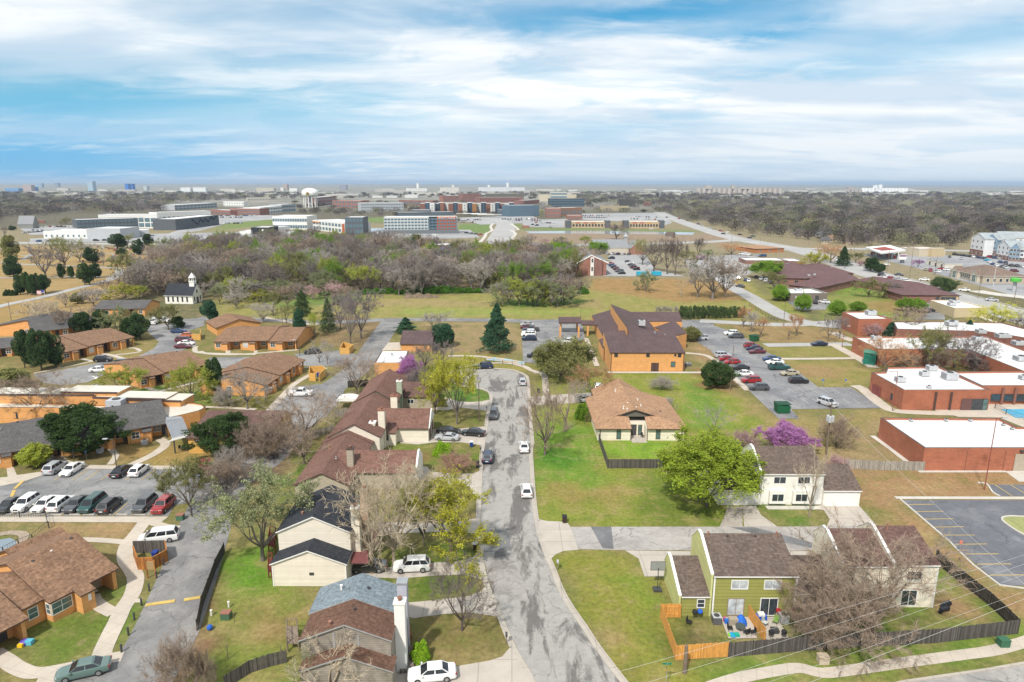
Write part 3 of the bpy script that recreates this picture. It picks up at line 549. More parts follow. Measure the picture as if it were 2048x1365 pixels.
sheet('parking_lot','P',[(1840,600),(1885,598),(1890,640),(1830,640),(1860,625)],LOT(),.022)
ribbon('main_road','P',[(1318,425),(1345,437),(1372,447),(1430,466),(1480,479),(1540,490),(1600,501),(1660,519),(1740,547),(1800,563),(1870,583),(1950,606),(2048,634),(2200,680)],19,ROAD(),.026)
for off in(-10.5,10.5):ribbon('kerb','P',[(1430,466),(1480,479),(1540,490),(1600,501),(1660,519),(1740,547),(1800,563),(1870,583),(1950,606),(2048,634),(2200,680)],.5,WK,.14,5,.13,off=off)
ribbon('path','P',[(1720,556),(1790,578),(1860,600),(1950,628),(2048,660)],1.8,WK,.03,4,off=-2)
ribbon('road','P',[(1560,498),(1700,498),(1850,500),(1950,503),(2100,507)],13,ROAD(),.022)
sheet('parking_lot','P',[(1716,509),(1840,506),(1900,512),(2100,518),(2100,615),(1960,572),(1880,550),(1830,536),(1780,524)],asphalt('shop_lot',(.30,.30,.305),(.22,.22,.23),0,.3,.04),.024)
ribbon('road','P',[(1950,582),(2000,590),(2100,600)],9,WK,.03,2)
ribbon('main_road','P',[(-300,484),(0,486),(200,488),(420,490),(620,491),(900,492),(1060,491),(1250,489),(1420,484),(1490,479)],15,ROAD(),.022)
ribbon('avenue','P',[(983,491),(992,472),(1000,458),(1003,449),(998,443),(975,439),(940,437)],12,ROAD(),.028,6)
ribbon('avenue','P',[(1013,491),(1018,470),(1019,456),(1016,447),(1005,441),(985,437)],12,ROAD(),.030,6)
ribbon('path','M',[(640,500),(680,455),(690,430),(735,405),(725,375),(745,350)],3,WK,.03)
ribbon('path','M',[(905,500),(905,460),(925,430),(890,405),(945,400),(915,370),(885,350)],3,WK,.03)
for t,P in[('P',[(40,458),(100,452),(160,451),(175,470),(60,470)]),('P',[(60,478),(220,470),(420,466),(590,462),(590,470),(500,480),(430,485),(60,485)]),('P',[(440,431),(570,431),(590,436),(460,446),(400,462),(330,470),(400,446)]),
('P',[(915,436),(1060,430),(1092,445),(960,450)]),('P',[(1040,441),(1135,438),(1138,456),(1050,454)]),('P',[(1130,428),(1320,426),(1345,446),(1300,460),(1290,445),(1160,440)]),
('P',[(730,462),(940,460),(960,476),(800,480)]),('P',[(1218,511),(1290,509),(1310,540),(1370,553),(1205,553)]),('P',[(1370,520),(1500,506),(1545,530),(1470,560),(1380,545)]),('P',[(840,500),(950,498),(960,520),(880,520)])]:
 sheet('parking_lot',t,P,asphalt('far_lot',(.33,.325,.32),(.25,.25,.255),0,0,.02),.02)
POND=plain((.30,.33,.34),.12,var=.05,key='pond_water')
sheet('pond','P',[(1050,463.5),(1180,461.5),(1390,465.5),(1385,470),(1200,468),(1060,467)],POND,.03)
sheet('pond','P',[(733,457),(768,457),(768,463),(735,463)],POND,.03)
sheet('pond','A',[(-60,540),(0,530),(60,520),(92,535),(95,560),(60,590),(0,612),(-60,620)],plain((.17,.22,.26),.1,var=.1,key='pool_pond'),.04)
ribbon('pond_bank','A',[(-60,510),(0,497),(70,488),(130,495),(142,515),(120,545),(95,575),(50,600),(0,615)],1.2,plain((.30,.24,.18),.9,var=.4,scale=4,key='gravel_bank'),.03)
ribbon('cemetery_path','P',[(-60,636),(0,613),(80,596),(150,578),(205,565),(235,552),(240,540)],4.5,ROAD(),.026)
for P in[[(-50,556),(60,556),(150,554),(225,555),(245,552)],[(0,525),(60,530),(130,532),(200,535),(245,538)],[(40,512),(180,508),(330,508),(400,507)],[(45,520),(65,508)]]:
 ribbon('cemetery_path','P',P,3,ROAD(),.024,3)
for a,b in[((855,915),(1028,890)),((1080,885),(1210,862))]:
 ribbon('speed_hump','A',[a,b],.55,YEL,.07,0,.06)
mark('A',(62,290),(85,240),.5,YEL,.05);mark('A',(85,232),(135,185),.5,YEL,.05)
for x0 in(70,160,255,360,470,565,660,770,865):mark('A',(x0,390),(x0+88,315),.12,YEL,.029)
for x0 in(320,425,500,590,735,825,915):mark('A',(x0+88,118),(x0,182),.12,YEL,.029)
_ws=MB().box(-.85,.85,-.09,.09,0,.13).mesh('wheel_stop',plain((.45,.40,.33),.9,key='wheel_stop'))
for i,x in enumerate([35,130,225,330,440,520,620,715,820,925]):
 p=at('A',x,383);q=at('A',x+60,384);o=put('wheel_stop',_ws,None,(p.x,p.y,.03),math.atan2(q.y-p.y,q.x-p.x))
 props(o,'concrete wheel stop, %s from the left in the lower left row'%['first','second','third','fourth','fifth','sixth','seventh','eighth','ninth','tenth'][i],'wheel stop','wheel stops at the lower left car park')
for k in range(9):
 a=.105*k;mark('I',(1010+k*28,585+k*22),(1085+k*28,585+k*22),.1,WHP,.029)
for k in range(8):mark('J',(135+k*70,845),(90+k*70,815),.1,WHP,.029)
for k in range(6):mark('J',(190+k*75,775),(130+k*75,740),.1,WHP,.029)
for k in range(9):mark('H',(840,315+k*22),(925,313+k*22),.1,WHP,.029)
# ---------------------------------------------------------------- trees (unit: 10 m tall, about 8 m wide)
def grow(seed,levels,nlimb,up_bias,spread,trunk_h,twig_n,curve=.25,flare=1.,top=10.,maxr=4.2,multi=1,lean=.0,twl=.6,twr=.02,trunk_r=.17):
 """skeleton: returns list of tapered segments (a, b, ra, rb, level) ending in twigs"""
 rs=np.random.RandomState(seed);segs=[]
 def rec(p,d,L,r,lev):
  n=3 if lev<levels else 2
  q=p;rr=r
  for i in range(n):
   d=d+rs.normal(0,curve,3)*(.5+.2*lev)+np.array([0,0,up_bias*.16]);d/=np.linalg.norm(d)
   e=q+d*L/n;r2=rr*.82
   segs.append((q,e,rr,r2,lev));
   if lev<levels and i>0:
    k=1 if i==1 else 2
    for _ in range(k if lev>0 else k+1):
     nd=d+rs.normal(0,spread,3);nd[2]+=up_bias*.3;nd/=np.linalg.norm(nd)
     rec(e,nd,L*rs.uniform(.58,.8),r2*.66,lev+1)
   q=e;rr=r2
  if lev>=levels-1:
   for _ in range(twig_n if lev>=levels else twig_n//2):
    nd=d+rs.normal(0,.65,3);nd/=np.linalg.norm(nd);t=rs.uniform(0,1)
    s0=p+(q-p)*t;segs.append((s0,s0+nd*twl*rs.uniform(.5,1.3),twr,.005,9))
 for mi in range(multi):
  off=rs.normal(0,.5,3)*(multi>1);off[2]=0
  z=np.array([off[0],off[1],-.2]);d0=np.array([lean+off[0]*.25,off[1]*.25,1.]);d0/=np.linalg.norm(d0)
  tr=trunk_r/(multi**.4);e=z+d0*(trunk_h+.2);segs.append((z,z+d0*.8,tr*1.35,tr,0));segs.append((z+d0*.8,e,tr,tr*.8,0))
  for i in range(nlimb):
   a=2*math.pi*(i+rs.uniform(0,.7))/nlimb;o=flare*rs.uniform(.55,1.1)*(.25 if i==0 else 1)
   d=np.array([math.cos(a)*o,math.sin(a)*o,1.]);d/=np.linalg.norm(d)
   h=trunk_h*rs.uniform(.75,1.)if i else trunk_h
   rec(z+d0*(h+.1),d,(top-trunk_h)*rs.uniform(.34,.46),tr*.62,1)
 P=np.array([s[1]for s in segs]);zm=np.percentile(P[:,2],99.5);rm=np.percentile(np.hypot(P[:,0],P[:,1]),84)
 sz=top/zm;sr=maxr/rm;S=np.array([sr,sr,sz])
 return[(a*S,b*S,ra,rb,lv)for a,b,ra,rb,lv in segs]
def seg_mesh(name,segs,mat,n=5):
 a=np.array([s[0]for s in segs]);b=np.array([s[1]for s in segs]);ra=np.array([s[2]for s in segs]);rb=np.array([s[3]for s in segs])
 d=b-a;d/=np.linalg.norm(d,axis=1)[:,None]+1e-9;ref=np.where(np.abs(d[:,2:3])>.9,np.array([[1.,0,0]]),np.array([[0,0,1.]]))
 u=np.cross(d,ref);u/=np.linalg.norm(u,axis=1)[:,None];w=np.cross(d,u);V=[]
 for c,r in((a,ra),(b,rb)):
  for i in range(n):
   t=2*math.pi*i/n;V.append(c+(u*math.cos(t)+w*math.sin(t))*r[:,None])
 V=np.stack(V,1);N_=len(segs);base=np.arange(N_)[:,None]*2*n
 F=np.concatenate([np.stack([base[:,0]+i,base[:,0]+(i+1)%n,base[:,0]+n+(i+1)%n,base[:,0]+n+i],1)for i in range(n)])
 return arr_mesh(name,V.reshape(-1,3),F,[mat])
def quads(rs,P,size,flat=.0):
 """random leaf quads centred on P"""
 n=len(P);d=rs.normal(0,1,(n,3));d[:,2]*=(1-flat);d/=np.linalg.norm(d,axis=1)[:,None]
 e=rs.normal(0,1,(n,3));e-=(e*d).sum(1)[:,None]*d;e/=np.linalg.norm(e,axis=1)[:,None]
 s=(size*rs.uniform(.6,1.4,n))[:,None]
 V=np.stack([P-d*s-e*s*.45,P+d*s-e*s*.2,P+d*s*.8+e*s*.5,P-d*s*.9+e*s*.35],1).reshape(-1,3)
 return V
def leaf_mesh(name,V,mat):return arr_mesh(name,V,np.arange(len(V)).reshape(-1,4),[mat])
def leafmat(key,var=.3):
 if key in _mats:return _mats[key]
 m,nt,n,l,b=newmat(key);N=NB(nt);oi=n.new('ShaderNodeObjectInfo')
 f=N.noise(N.co('Object'),.9,3,.6);f2=N.noise(N.co('Object'),6,2,.6)
 hs=n.new('ShaderNodeHueSaturation');l.new(oi.outputs['Color'],hs.inputs['Color'])
 l.new(N.ramp(f2,.3,.7,.47,.53),hs.inputs['Hue']);l.new(N.math('MULTIPLY',N.ramp(f,.3,.7,1-var,1+var),N.ramp(f2,.3,.7,.8,1.2)),hs.inputs['Value'])
 l.new(hs.outputs[0],b.inputs['Base Color']);b.inputs['Roughness'].default_value=.9;b.inputs['Specular IOR Level'].default_value=.15
 tr=n.new('ShaderNodeBsdfTranslucent');l.new(hs.outputs[0],tr.inputs['Color']);mx=n.new('ShaderNodeMixShader');mx.inputs[0].default_value=.35
 l.new(b.outputs[0],mx.inputs[1]);l.new(tr.outputs[0],mx.inputs[2]);l.new(mx.outputs[0],n['Material Output'].inputs['Surface'])
 _mats[key]=m;return m
BARK=objcol(.95,'bark',.3,0.,3.);TWIG=objcol(.95,'twigs',.25,0,1.);LEAF=leafmat('leaves')
PROTO={}
def proto(kind,var,skel,leaf=None,leafP=None):
 tr=[s for s in skel if s[4]<=1];cr=[s for s in skel if s[4]>1]
 t=seg_mesh('trunk_'+kind,tr,BARK,6)
 big=[s for s in cr if s[4]<9];tw=[s for s in cr if s[4]==9]
 me=None
 A=seg_mesh('x',big,TWIG,4);B=seg_mesh('y',tw,TWIG,3)if tw else None
 def ar(m):
  V=np.empty(len(m.vertices)*3,np.float32);m.vertices.foreach_get('co',V);F=np.empty(len(m.loops),np.int32);m.loops.foreach_get('vertex_index',F);return V.reshape(-1,3),F.reshape(-1,4)
 Vs,Fs,Ms=[],[],[];k=0
 for m in(A,B):
  if m is None:continue
  V,F=ar(m);Vs.append(V);Fs.append(F+k);Ms.append(np.zeros(len(F)));k+=len(V)
 if leafP is not None:
  V=leafP.astype(np.float32);F=np.arange(len(V)).reshape(-1,4)+k;Vs.append(V);Fs.append(F);Ms.append(np.ones(len(F)))
 c=arr_mesh('crown_'+kind,np.concatenate(Vs),np.concatenate(Fs),[TWIG2 if leafP is not None else TWIG,LEAF],None,np.concatenate(Ms))
 bpy.data.meshes.remove(A);
 if B:bpy.data.meshes.remove(B)
 PROTO.setdefault(kind,[]).append((t,c))
TWIG2=plain((.15,.125,.10),.95,var=.25,key='twig_bark')
def tips(segs,rs,n,lv=(3,4,9)):
 E=np.array([s[0]+(s[1]-s[0])*rs.uniform(0,1)for s in segs if s[4]in lv]);i=rs.randint(0,len(E),n);return E[i]+rs.normal(0,.13,(n,3))
def make_protos():
 rs=np.random.RandomState(5)
 for i in range(4):
  proto('bare',i,grow(10+i,4,9,.36,.56,1.7+.4*(i%2),13,.2,1.05,twr=.017))
 for i in range(3):proto('bareF',i,grow(15+i,4,7,.38,.55,1.7,8,.2,1.05,twr=.05,trunk_r=.2));proto('narrowF',i,grow(33+i,4,6,.9,.42,1.9,8,.15,.6,maxr=2.6,twr=.04))
 for i in range(2):
  proto('narrow',i,grow(30+i,4,6,.9,.42,1.9,8,.15,.6,maxr=2.6))
 for i in range(2):
  proto('sparse',i,grow(40+i,4,5,.6,.45,2.2,5,.16,.8,maxr=3.2))
 for i in range(2):
  proto('thicket',i,grow(50+i,3,7,.3,.55,.5,22,.25,1.3,multi=5,trunk_r=.10,maxr=4.6,twl=.9))
 for i in range(3):
  s=grow(60+i,4,7,.38,.55,1.7,6,.2,1.05);proto('bud',i,s,True,quads(rs,tips(s,rs,15000),.075))
 for i in range(2):
  s=grow(70+i,4,7,.35,.55,1.3,2,.2,1.15,trunk_r=.14);P=tips(s,rs,20000);n=7000;d=rs.normal(0,1,(n,3));d[:,2]=np.abs(d[:,2])*1.1-.3;d/=np.linalg.norm(d,axis=1)[:,None]
  q=rs.uniform(.5,1,n)**.5*(1+.12*np.sin(d[:,0]*7+i)+.12*np.sin(d[:,1]*6+d[:,2]*8)+.08*np.sin(d[:,0]*15+d[:,1]*13));P=np.concatenate([P,d*q[:,None]*np.array([4.0,4.0,5.2])+np.array([0,0,4.4])]);proto('leafy',i,s,True,quads(rs,P+rs.normal(0,.14,P.shape),.11,.3))
 for i in range(2):
  s=grow(80+i,3,6,.8,.5,1.4,2,.15,.9,maxr=4.2);n=17000
  d=rs.normal(0,1,(n,3));d/=np.linalg.norm(d,axis=1)[:,None];r=rs.uniform(.5,1,n)**.5*(1+.15*np.sin(d[:,0]*9+i)+.13*np.sin(d[:,1]*8+d[:,2]*7)+.08*np.sin(d[:,0]*17+d[:,2]*19))
  P=d*r[:,None]*np.array([3.9,3.9,4.1])+np.array([0,0,5.9]);P[:,:2]*=(1-.28*np.clip((P[:,2:3]-6)/4,0,1));proto('round',i,s,True,quads(rs,P,.15,.2))
 def cone(n,r0,z0,lay,rough,seed,r1=.15,pw=.85):
  q=np.random.RandomState(seed);z=q.uniform(0,1,n)**.95;a=q.uniform(0,2*math.pi,n);ph=z*lay
  env=(1-z)**pw*r0*(1+.22*np.sin(z*23+np.sin(a)*3))+r1;env*=(.72+.28*np.abs(np.sin(ph*math.pi)))*(1+rough*np.sin(a*5+np.floor(ph)*2.1)+rough*.6*np.sin(a*11+np.floor(ph)*4.7))
  r=env*q.uniform(.55,1,n)**.4;return np.stack([r*np.cos(a),r*np.sin(a),z0+z*(10-z0)-.12*r],1)
 for i in range(2):
  tr=[(np.array([0,0,-.2]),np.array([0,0,9.4]),.2,.03,0)];br=[]
  P=cone(11000,3.7,.9,12,.26,i+1);idx=np.random.RandomState(i).randint(0,len(P),500)
  br=[(np.array([0,0,P[j,2]+.2]),P[j],.03,.01,2)for j in idx];proto('spruce',i,tr+br,True,quads(rs,P,.17,.5))
 for i in range(3):
  q=np.random.RandomState(90+i);tr=[(np.array([0,0,-.2]),np.array([q.normal(0,.2),q.normal(0,.2),7]),.24,.06,0)];P=[]
  for k in range(34):
   zc=q.uniform(1.6,9.2);w=2.9*math.sin(min(1,(zc+1.2)/5)*1.57)*(1-max(0,(zc-5.5)/4.6)**1.5*.75);a=q.uniform(0,6.28);c=np.array([math.cos(a)*w*.62,math.sin(a)*w*.62,zc]);m=250
   d=q.normal(0,1,(m,3));d/=np.linalg.norm(d,axis=1)[:,None];P.append(c+d*q.uniform(.5,1,(m,1))**.4*np.array([1.0,1.0,1.15])*(w*.36+.28))
  P=np.concatenate(P);P[:,2]=np.clip(P[:,2],.9,10);br=[(np.array([0,0,P[j,2]*.7]),P[j],.04,.01,2)for j in q.randint(0,len(P),260)];proto('juniper',i,tr+br,True,quads(rs,P,.19,.2))
 for i in range(2):
  s=grow(120+i,3,7,.25,.45,2.4,2,.2,1.3,maxr=4.4);q=np.random.RandomState(i+7);E=np.array([g[1]for g in s if g[4]>=2 and g[4]<9]);C=np.concatenate([E[q.randint(0,len(E),170)],(lambda d:d/np.linalg.norm(d,axis=1)[:,None]*np.array([3.8,3.8,3.9])+np.array([0,0,5.2]))(q.normal(0,1,(260,3)))]);P=[]
  for c in C:
   d=q.normal(0,1,(80,3));d/=np.linalg.norm(d,axis=1)[:,None];P.append(c+d*q.uniform(.3,1,(80,1))**.4*np.array([.7,.7,.6]))
  proto('pine',i,s,True,quads(rs,np.concatenate(P),.12,.1))
 for i in range(2):
  q=np.random.RandomState(130+i);n=9000;d=q.normal(0,1,(n,3));d[:,2]=np.abs(d[:,2]);d/=np.linalg.norm(d,axis=1)[:,None]
  r=q.uniform(.6,1,n)**.5*(1+.12*np.sin(d[:,0]*7+i)+.12*np.sin(d[:,1]*9+d[:,2]*5));P=d*r[:,None]*np.array([5,5,9.5]);s=grow(140+i,2,6,.4,.5,.6,2,.2,1.2,trunk_r=.12)
  proto('shrub',i,s,True,quads(rs,P,.34,.2))
make_protos()
KIND={'bareF':8.2,'narrowF':5.2,'bare':8.4,'narrow':5.2,'sparse':6.4,'thicket':9.2,'bud':8.4,'leafy':8.6,'round':8.0,'spruce':7.6,'juniper':6.0,'pine':8.8,'shrub':10.}
TC=dict(brown=((.14,.11,.085),(.29,.22,.165)),grey=((.17,.15,.135),(.33,.295,.26)),dark=((.10,.08,.07),(.17,.14,.12)),tan=((.27,.22,.16),(.46,.38,.27)),red=((.12,.09,.08),(.33,.19,.14)),orange=((.13,.10,.08),(.42,.24,.12)),
mauve=((.11,.095,.09),(.195,.165,.155)),purple=((.10,.07,.07),(.42,.19,.40)),pink=((.12,.09,.09),(.42,.27,.27)),yellow=((.12,.10,.08),(.42,.41,.045)),yg=((.12,.10,.08),(.36,.40,.06)),green=((.10,.08,.06),(.20,.33,.035)),olive=((.11,.09,.07),(.25,.25,.09)),sage=((.13,.12,.10),(.28,.31,.15)),
lush=((.10,.08,.06),(.11,.24,.03)),willow=((.17,.15,.13),(.35,.38,.19)),spring=((.12,.10,.08),(.25,.32,.035)),bright=((.10,.08,.06),(.26,.42,.03)),darkg=((.09,.07,.055),(.06,.105,.04)),spruceg=((.09,.07,.055),(.06,.14,.075)),pineg=((.10,.08,.06),(.11,.16,.06)),deep=((.08,.07,.05),(.06,.105,.032)))
_tn=[0]
def tree(t,base,topy,wpx,kind,col,label=None,group=None,name=None,parts=True,cat='tree',rz=None,dx=0):
 b=at(t,*base);h=max(.6,hgt(t,base,topy));w=wpx/TILES[t][2]*mpp(b)
 if kind in('bare','narrow','sparse','bud'):w*=1.1;h*=1.06
 return tree_at(b.x,b.y,h,w,kind,col,label,group,name,parts,cat,rz)
NAMES=dict(bare='bare_tree',narrow='bare_tree',sparse='bare_tree',thicket='bare_thicket',bud='budding_tree',leafy='leafy_tree',round='round_tree',spruce='spruce_tree',juniper='juniper_tree',pine='pine_tree',shrub='shrub')
def tree_at(x,y,h,w,kind,col,label=None,group=None,name=None,parts=True,cat='tree',rz=None):
 _tn[0]+=1;i=_tn[0];name=name or NAMES[kind]
 if y>210 and kind in('bare','narrow','sparse'):kind={'sparse':'narrow'}.get(kind,kind)+'F'
 P=PROTO[kind];t,c=P[i%len(P)];s=(w/KIND[kind],w/KIND[kind],h/10.)
 rz=random.uniform(0,6.28)if rz is None else rz
 T=thing(name,label,cat,(x,y,0),rz,group);T.scale=s
 cb,cc=TC[col];j=random.uniform(.88,1.12);put('trunk',t,T,color=tuple(v*j for v in cb));put('crown',c,T,color=tuple(min(.9,v*j)for v in cc));return T
TREES=[('B',(370,650),115,520,'bud','willow','big grey-green budding tree leaning over the lawn beside the left lane'),('B',(1010,720),135,560,'sparse','tan','pale tan bare tree with forked trunk in front of the cream houses'),
('B',(1140,690),120,520,'bare','tan','wide pale bare tree between the forked tan tree and the yellow tree'),('C',(300,600),150,520,'bud','yellow','yellow leafing tree overhanging the street beside the dark wheelie bin'),
('C',(140,560),190,250,'bud','yg','yellow-green tree squeezed between the pale bare tree and the street tree'),('C',(365,1060),650,330,'bare','dark','small dark bare tree on the front lawn beside the black mailbox'),
('B',(760,1480),1100,430,'sparse','tan','yellowish sparse tree in front of the weathered grey gable house'),('B',(620,1450),1180,170,'sparse','sage','small pale sparse tree at the corner of the weathered gable house'),
('A',(1060,1450),1075,250,'thicket','brown','brown twiggy thicket along the bottom edge of the left lane'),('A',(1190,1440),1180,160,'thicket','brown','leaf-littered twig thicket beside the dark fence at the bottom'),
('A',(1125,385),60,270,'bud','olive','olive budding tree on the island around the black lamp post'),('A',(1340,230),60,330,'thicket','brown','pale grey twig thicket behind the grey-green leaning tree'),
('A',(1260,300),200,180,'sparse','grey','small grey bare tree at the lane bend above the parking island'),('G',(710,960),615,500,'bare','brown','large brown bare tree between the lane and the brown roof houses'),
('G',(710,1120),860,330,'bare','brown','tangled brown bare tree over the lane behind the grey shed'),('G',(330,1090),850,330,'thicket','brown','dense brown thicket in front of the dark brown roofed lodge'),
('G',(520,1080),820,300,'thicket','brown','brown bare thicket on the lane side of the flat topped pine'),('G',(240,1190),1000,260,'thicket','grey','low pale thicket beside the red parked cart'),
('G',(170,1070),785,330,'pine','deep','dense green flat topped pine in front of the dark brown roof'),('G',(1070,640),370,310,'bare','brown','bare tree beside the lane above the white canopy'),
('G',(815,430),270,160,'sparse','grey','grey bare tree on the grass beside the black off-road car'),('G',(870,440),290,120,'sparse','grey','small grey bare tree near the orange bin enclosure'),
('G',(1028,300),-20,210,'bare','mauve','tall dark bare tree, left one of the pair by the straight lane'),('G',(1100,265),-60,210,'bare','mauve','tall dark bare tree, right one of the pair by the straight lane'),
('G',(960,200),-50,150,'bare','mauve','dark bare tree behind the pair by the straight lane'),('G',(685,260),55,90,'juniper','spruceg','narrow dark juniper at the right end of the long brown row'),
('G',(878,220),-10,120,'spruce','pineg','loose olive pine behind the narrow dark juniper'),('G',(250,60),-60,150,'bare','grey','bare tree behind the left end of the long brown row'),
('G',(500,110),-50,140,'bud','olive','olive tree beyond the road behind the long brown row'),('G',(700,110),-70,130,'spruce','pineg','olive pine beyond the road behind the narrow juniper'),
('G',(600,60),-110,150,'bare','brown','brown bare tree between the two olive trees by the road'),('F',(1620,150),-10,190,'bare','grey','grey bare tree right of the chapel path'),
('F',(1500,170),40,130,'bud','sage','small sage tree beside the chapel path'),('F',(640,180),60,170,'bare','grey','grey bare tree over the roof beyond the junipers'),
('F',(600,320),190,150,'bare','brown','brown bare tree against the rounded grey roof'),('F',(30,800),680,160,'bare','brown','bare tree behind the left end of the clubhouse'),
('G',(430,155),20,160,'bare','grey','grey bare tree behind the brown roof cottage'),('G',(780,260),90,90,'sparse','yg','thin yellowish tree right of the narrow dark juniper'),
('G',(590,160),30,100,'sparse','olive','thin yellowish bare tree behind the long brown row'),('G',(100,645),385,125,'juniper','darkg','dark green juniper at the corner of the two brown roof rows'),
('G',(325,745),450,300,'bare','grey','bare grey tree in front of the stepped brown roof row'),('G',(190,720),600,170,'thicket','grey','pale twiggy bush at the foot of the stepped brown row'),
('F',(580,1190),865,420,'pine','deep','large dark green pine in front of the long grey roofed row'),('F',(250,1275),1125,200,'round','yg','small pale green leafy tree left of the silver car'),
('F',(170,600),340,120,'juniper','darkg','leftmost of the three tall dark junipers by the upper left car park'),('F',(285,618),320,140,'juniper','darkg','middle one of the three tall dark junipers by the upper left car park'),
('F',(382,595),345,130,'juniper','darkg','rightmost of the three tall dark junipers by the upper left car park'),('F',(275,945),640,390,'bare','brown','big bare tree in front of the orange flat roofed clubhouse'),
('F',(90,740),600,230,'juniper','olive','dusky olive juniper left of the big bare clubhouse tree'),('F',(-60,760),640,150,'bare','grey','bare grey tree at the far left edge beside the clubhouse'),
('F',(870,785),600,280,'bud','yg','yellow-green budding tree in front of the diagonal brown row'),('F',(1318,835),560,260,'bud','yg','yellow-green budding tree between the clubhouse and the diagonal row'),
('F',(1165,790),700,80,'bud','yg','small yellow-green sapling left of the budding tree by the diagonal row'),('F',(560,365),220,150,'juniper','darkg','dark juniper behind the brown row, left of the pale budding tree'),
('F',(820,385),185,200,'bud','sage','pale sage budding tree behind the upper brown row'),('F',(700,340),195,120,'juniper','darkg','dark green juniper left of the pale sage tree'),
('F',(960,410),230,150,'juniper','darkg','dark juniper at the right end of the upper brown row'),('F',(890,395),250,110,'juniper','deep','green juniper behind the roof of the upper brown row'),
('F',(240,310),150,180,'bare','tan','yellowish bare tree between the two grey roofs at left, left one'),('F',(345,330),150,180,'bare','tan','yellowish bare tree between the two grey roofs at left, right one'),
('F',(440,380),200,110,'sparse','brown','brown bare tree beside the rounded grey roof'),('F',(1150,340),170,170,'bud','olive','olive leafing tree on the round island of the church car park'),
('F',(1430,290),140,120,'juniper','spruceg','dark green conifer beside the path to the white chapel'),('F',(530,165),85,90,'juniper','olive','small olive conifer beyond the grey roofs'),
('F',(450,190),90,100,'bare','grey','small bare tree beside the olive conifer'),('F',(1210,330),250,110,'juniper','deep','dark evergreen at the right side of the round church island'),
('H',(990,1195),735,370,'bare','brown','large bare tree on the lawn beside the street'),('H',(1130,1035),700,230,'sparse','brown','bare tree behind the large bare lawn tree'),
('H',(1090,690),400,380,'leafy','olive','broad olive green tree between the cul-de-sac and the church car park'),('H',(1000,640),500,130,'leafy','green','green leafy tree left of the broad olive tree'),
('H',(1310,805),590,280,'bare','orange','brown budding tree beside the tan roof duplex'),('H',(390,985),530,330,'bud','yellow','tall yellow budding tree on the lawn by the wooden pole'),
('H',(240,915),590,270,'bud','yellow','yellow-green tree left of the tall yellow budding tree'),('H',(660,495),160,200,'spruce','spruceg','tall dark spruce beside the church car park'),
('H',(610,440),290,110,'spruce','spruceg','lower spruce at the left flank of the tall spruce'),('H',(290,455),290,170,'juniper','spruceg','rounded dark conifer beside the small brown roof hall'),
('H',(40,362),255,150,'spruce','spruceg','small spruce behind the small brown roof hall'),('H',(230,345),230,180,'bare','grey','bare tree behind the small brown roof hall'),
('H',(170,620),430,210,'bare','mauve','dark bare tree behind the purple blossom tree'),('H',(270,600),430,180,'narrow','mauve','dark bare tree right of the purple blossom tree'),
('H',(60,700),520,150,'leafy','purple','purple blossom tree beside the white roofed hall'),('H',(120,800),580,220,'thicket','mauve','dark twig thicket behind the sage green house'),
('H',(380,1315),1185,240,'thicket','red','low peach coloured bare shrub on the lawn beside the dark bin'),('H',(290,1195),1110,120,'shrub','bright','bright green round bush below the silver coupe'),
('H',(1245,945),850,110,'shrub','green','green round bush at the left of the tan roof duplex'),('H',(1290,960),900,70,'shrub','olive','small dull bush beside the green round bush'),
('C',(120,1235),1130,115,'shrub','bright','bright green round bush by the wooden front deck'),('D',(478,335),-72,560,'leafy','spring','large bright green tree in front of the white duplex'),
('I',(1440,1180),990,320,'leafy','purple','big purple blossom tree behind the white duplex'),('I',(1130,1150),1025,220,'thicket','pink','pinkish grey shrub left of the big purple blossom tree'),
('I',(945,1085),835,200,'sparse','grey','slender grey bare tree on the lawn behind the large green tree'),('I',(970,728),560,230,'pine','deep','dark round pine beside the church car park pole'),
('I',(590,748),660,150,'thicket','grey','grey bare shrub below the orange gym wall'),('I',(640,870),800,110,'thicket','grey','small bare shrub behind the tan roof duplex'),
('I',(30,850),700,120,'bare','grey','bare grey tree over the drive of the tan roof duplex'),('I',(795,420),320,120,'pine','olive','dusky green shrub tree at the right end of the church building'),
('E',(55,390),-20,190,'sparse','tan','pale sparse tree standing before the white duplex garage'),('E',(215,130),30,130,'thicket','pink','dark pink flowering shrub at the corner of the dark fence'),
('J',(460,1145),920,210,'thicket','brown','round brown bare bush behind the transformer pole'),('E',(420,1060),450,660,'bare','brown','huge brown bare tree between the green and the cream duplex'),
('E',(170,1080),600,480,'bare','brown','left half of the huge brown tangle behind the green duplex'),('E',(330,1130),760,560,'thicket','brown','low brown tangle at the foot of the huge bare tree'),
('E',(60,1120),860,320,'thicket','brown','brown twig tangle over the back fence of the green duplex'),('J',(790,625),380,270,'bare','orange','orange budding tree at the corner of the long brick school'),
('J',(1080,610),335,250,'bud','olive','olive willow against the long white school roof'),('J',(1270,600),330,290,'bare','mauve','dark bare tree in the school courtyard, right of the olive willow'),
('J',(1400,620),400,250,'bare','mauve','dark bare tree at the right end of the school courtyard'),('J',(1180,620),450,220,'thicket','brown','low brown tangle in the school courtyard'),
('J',(1450,625),520,200,'thicket','mauve','low dark tangle at the right end of the school courtyard'),('J',(970,620),500,200,'thicket','brown','brown bare bush left in the school courtyard'),
('J',(700,385),280,140,'thicket','pink','pale pinkish bare bush in front of the tall brick block'),('J',(835,385),290,130,'spruce','spruceg','dark green spruce at the corner of the tall brick block'),
('J',(970,375),185,230,'bare','brown','brown bare tree behind the tall brick block'),('J',(1365,385),275,110,'spruce','spruceg','dark spruce among the white school roofs'),
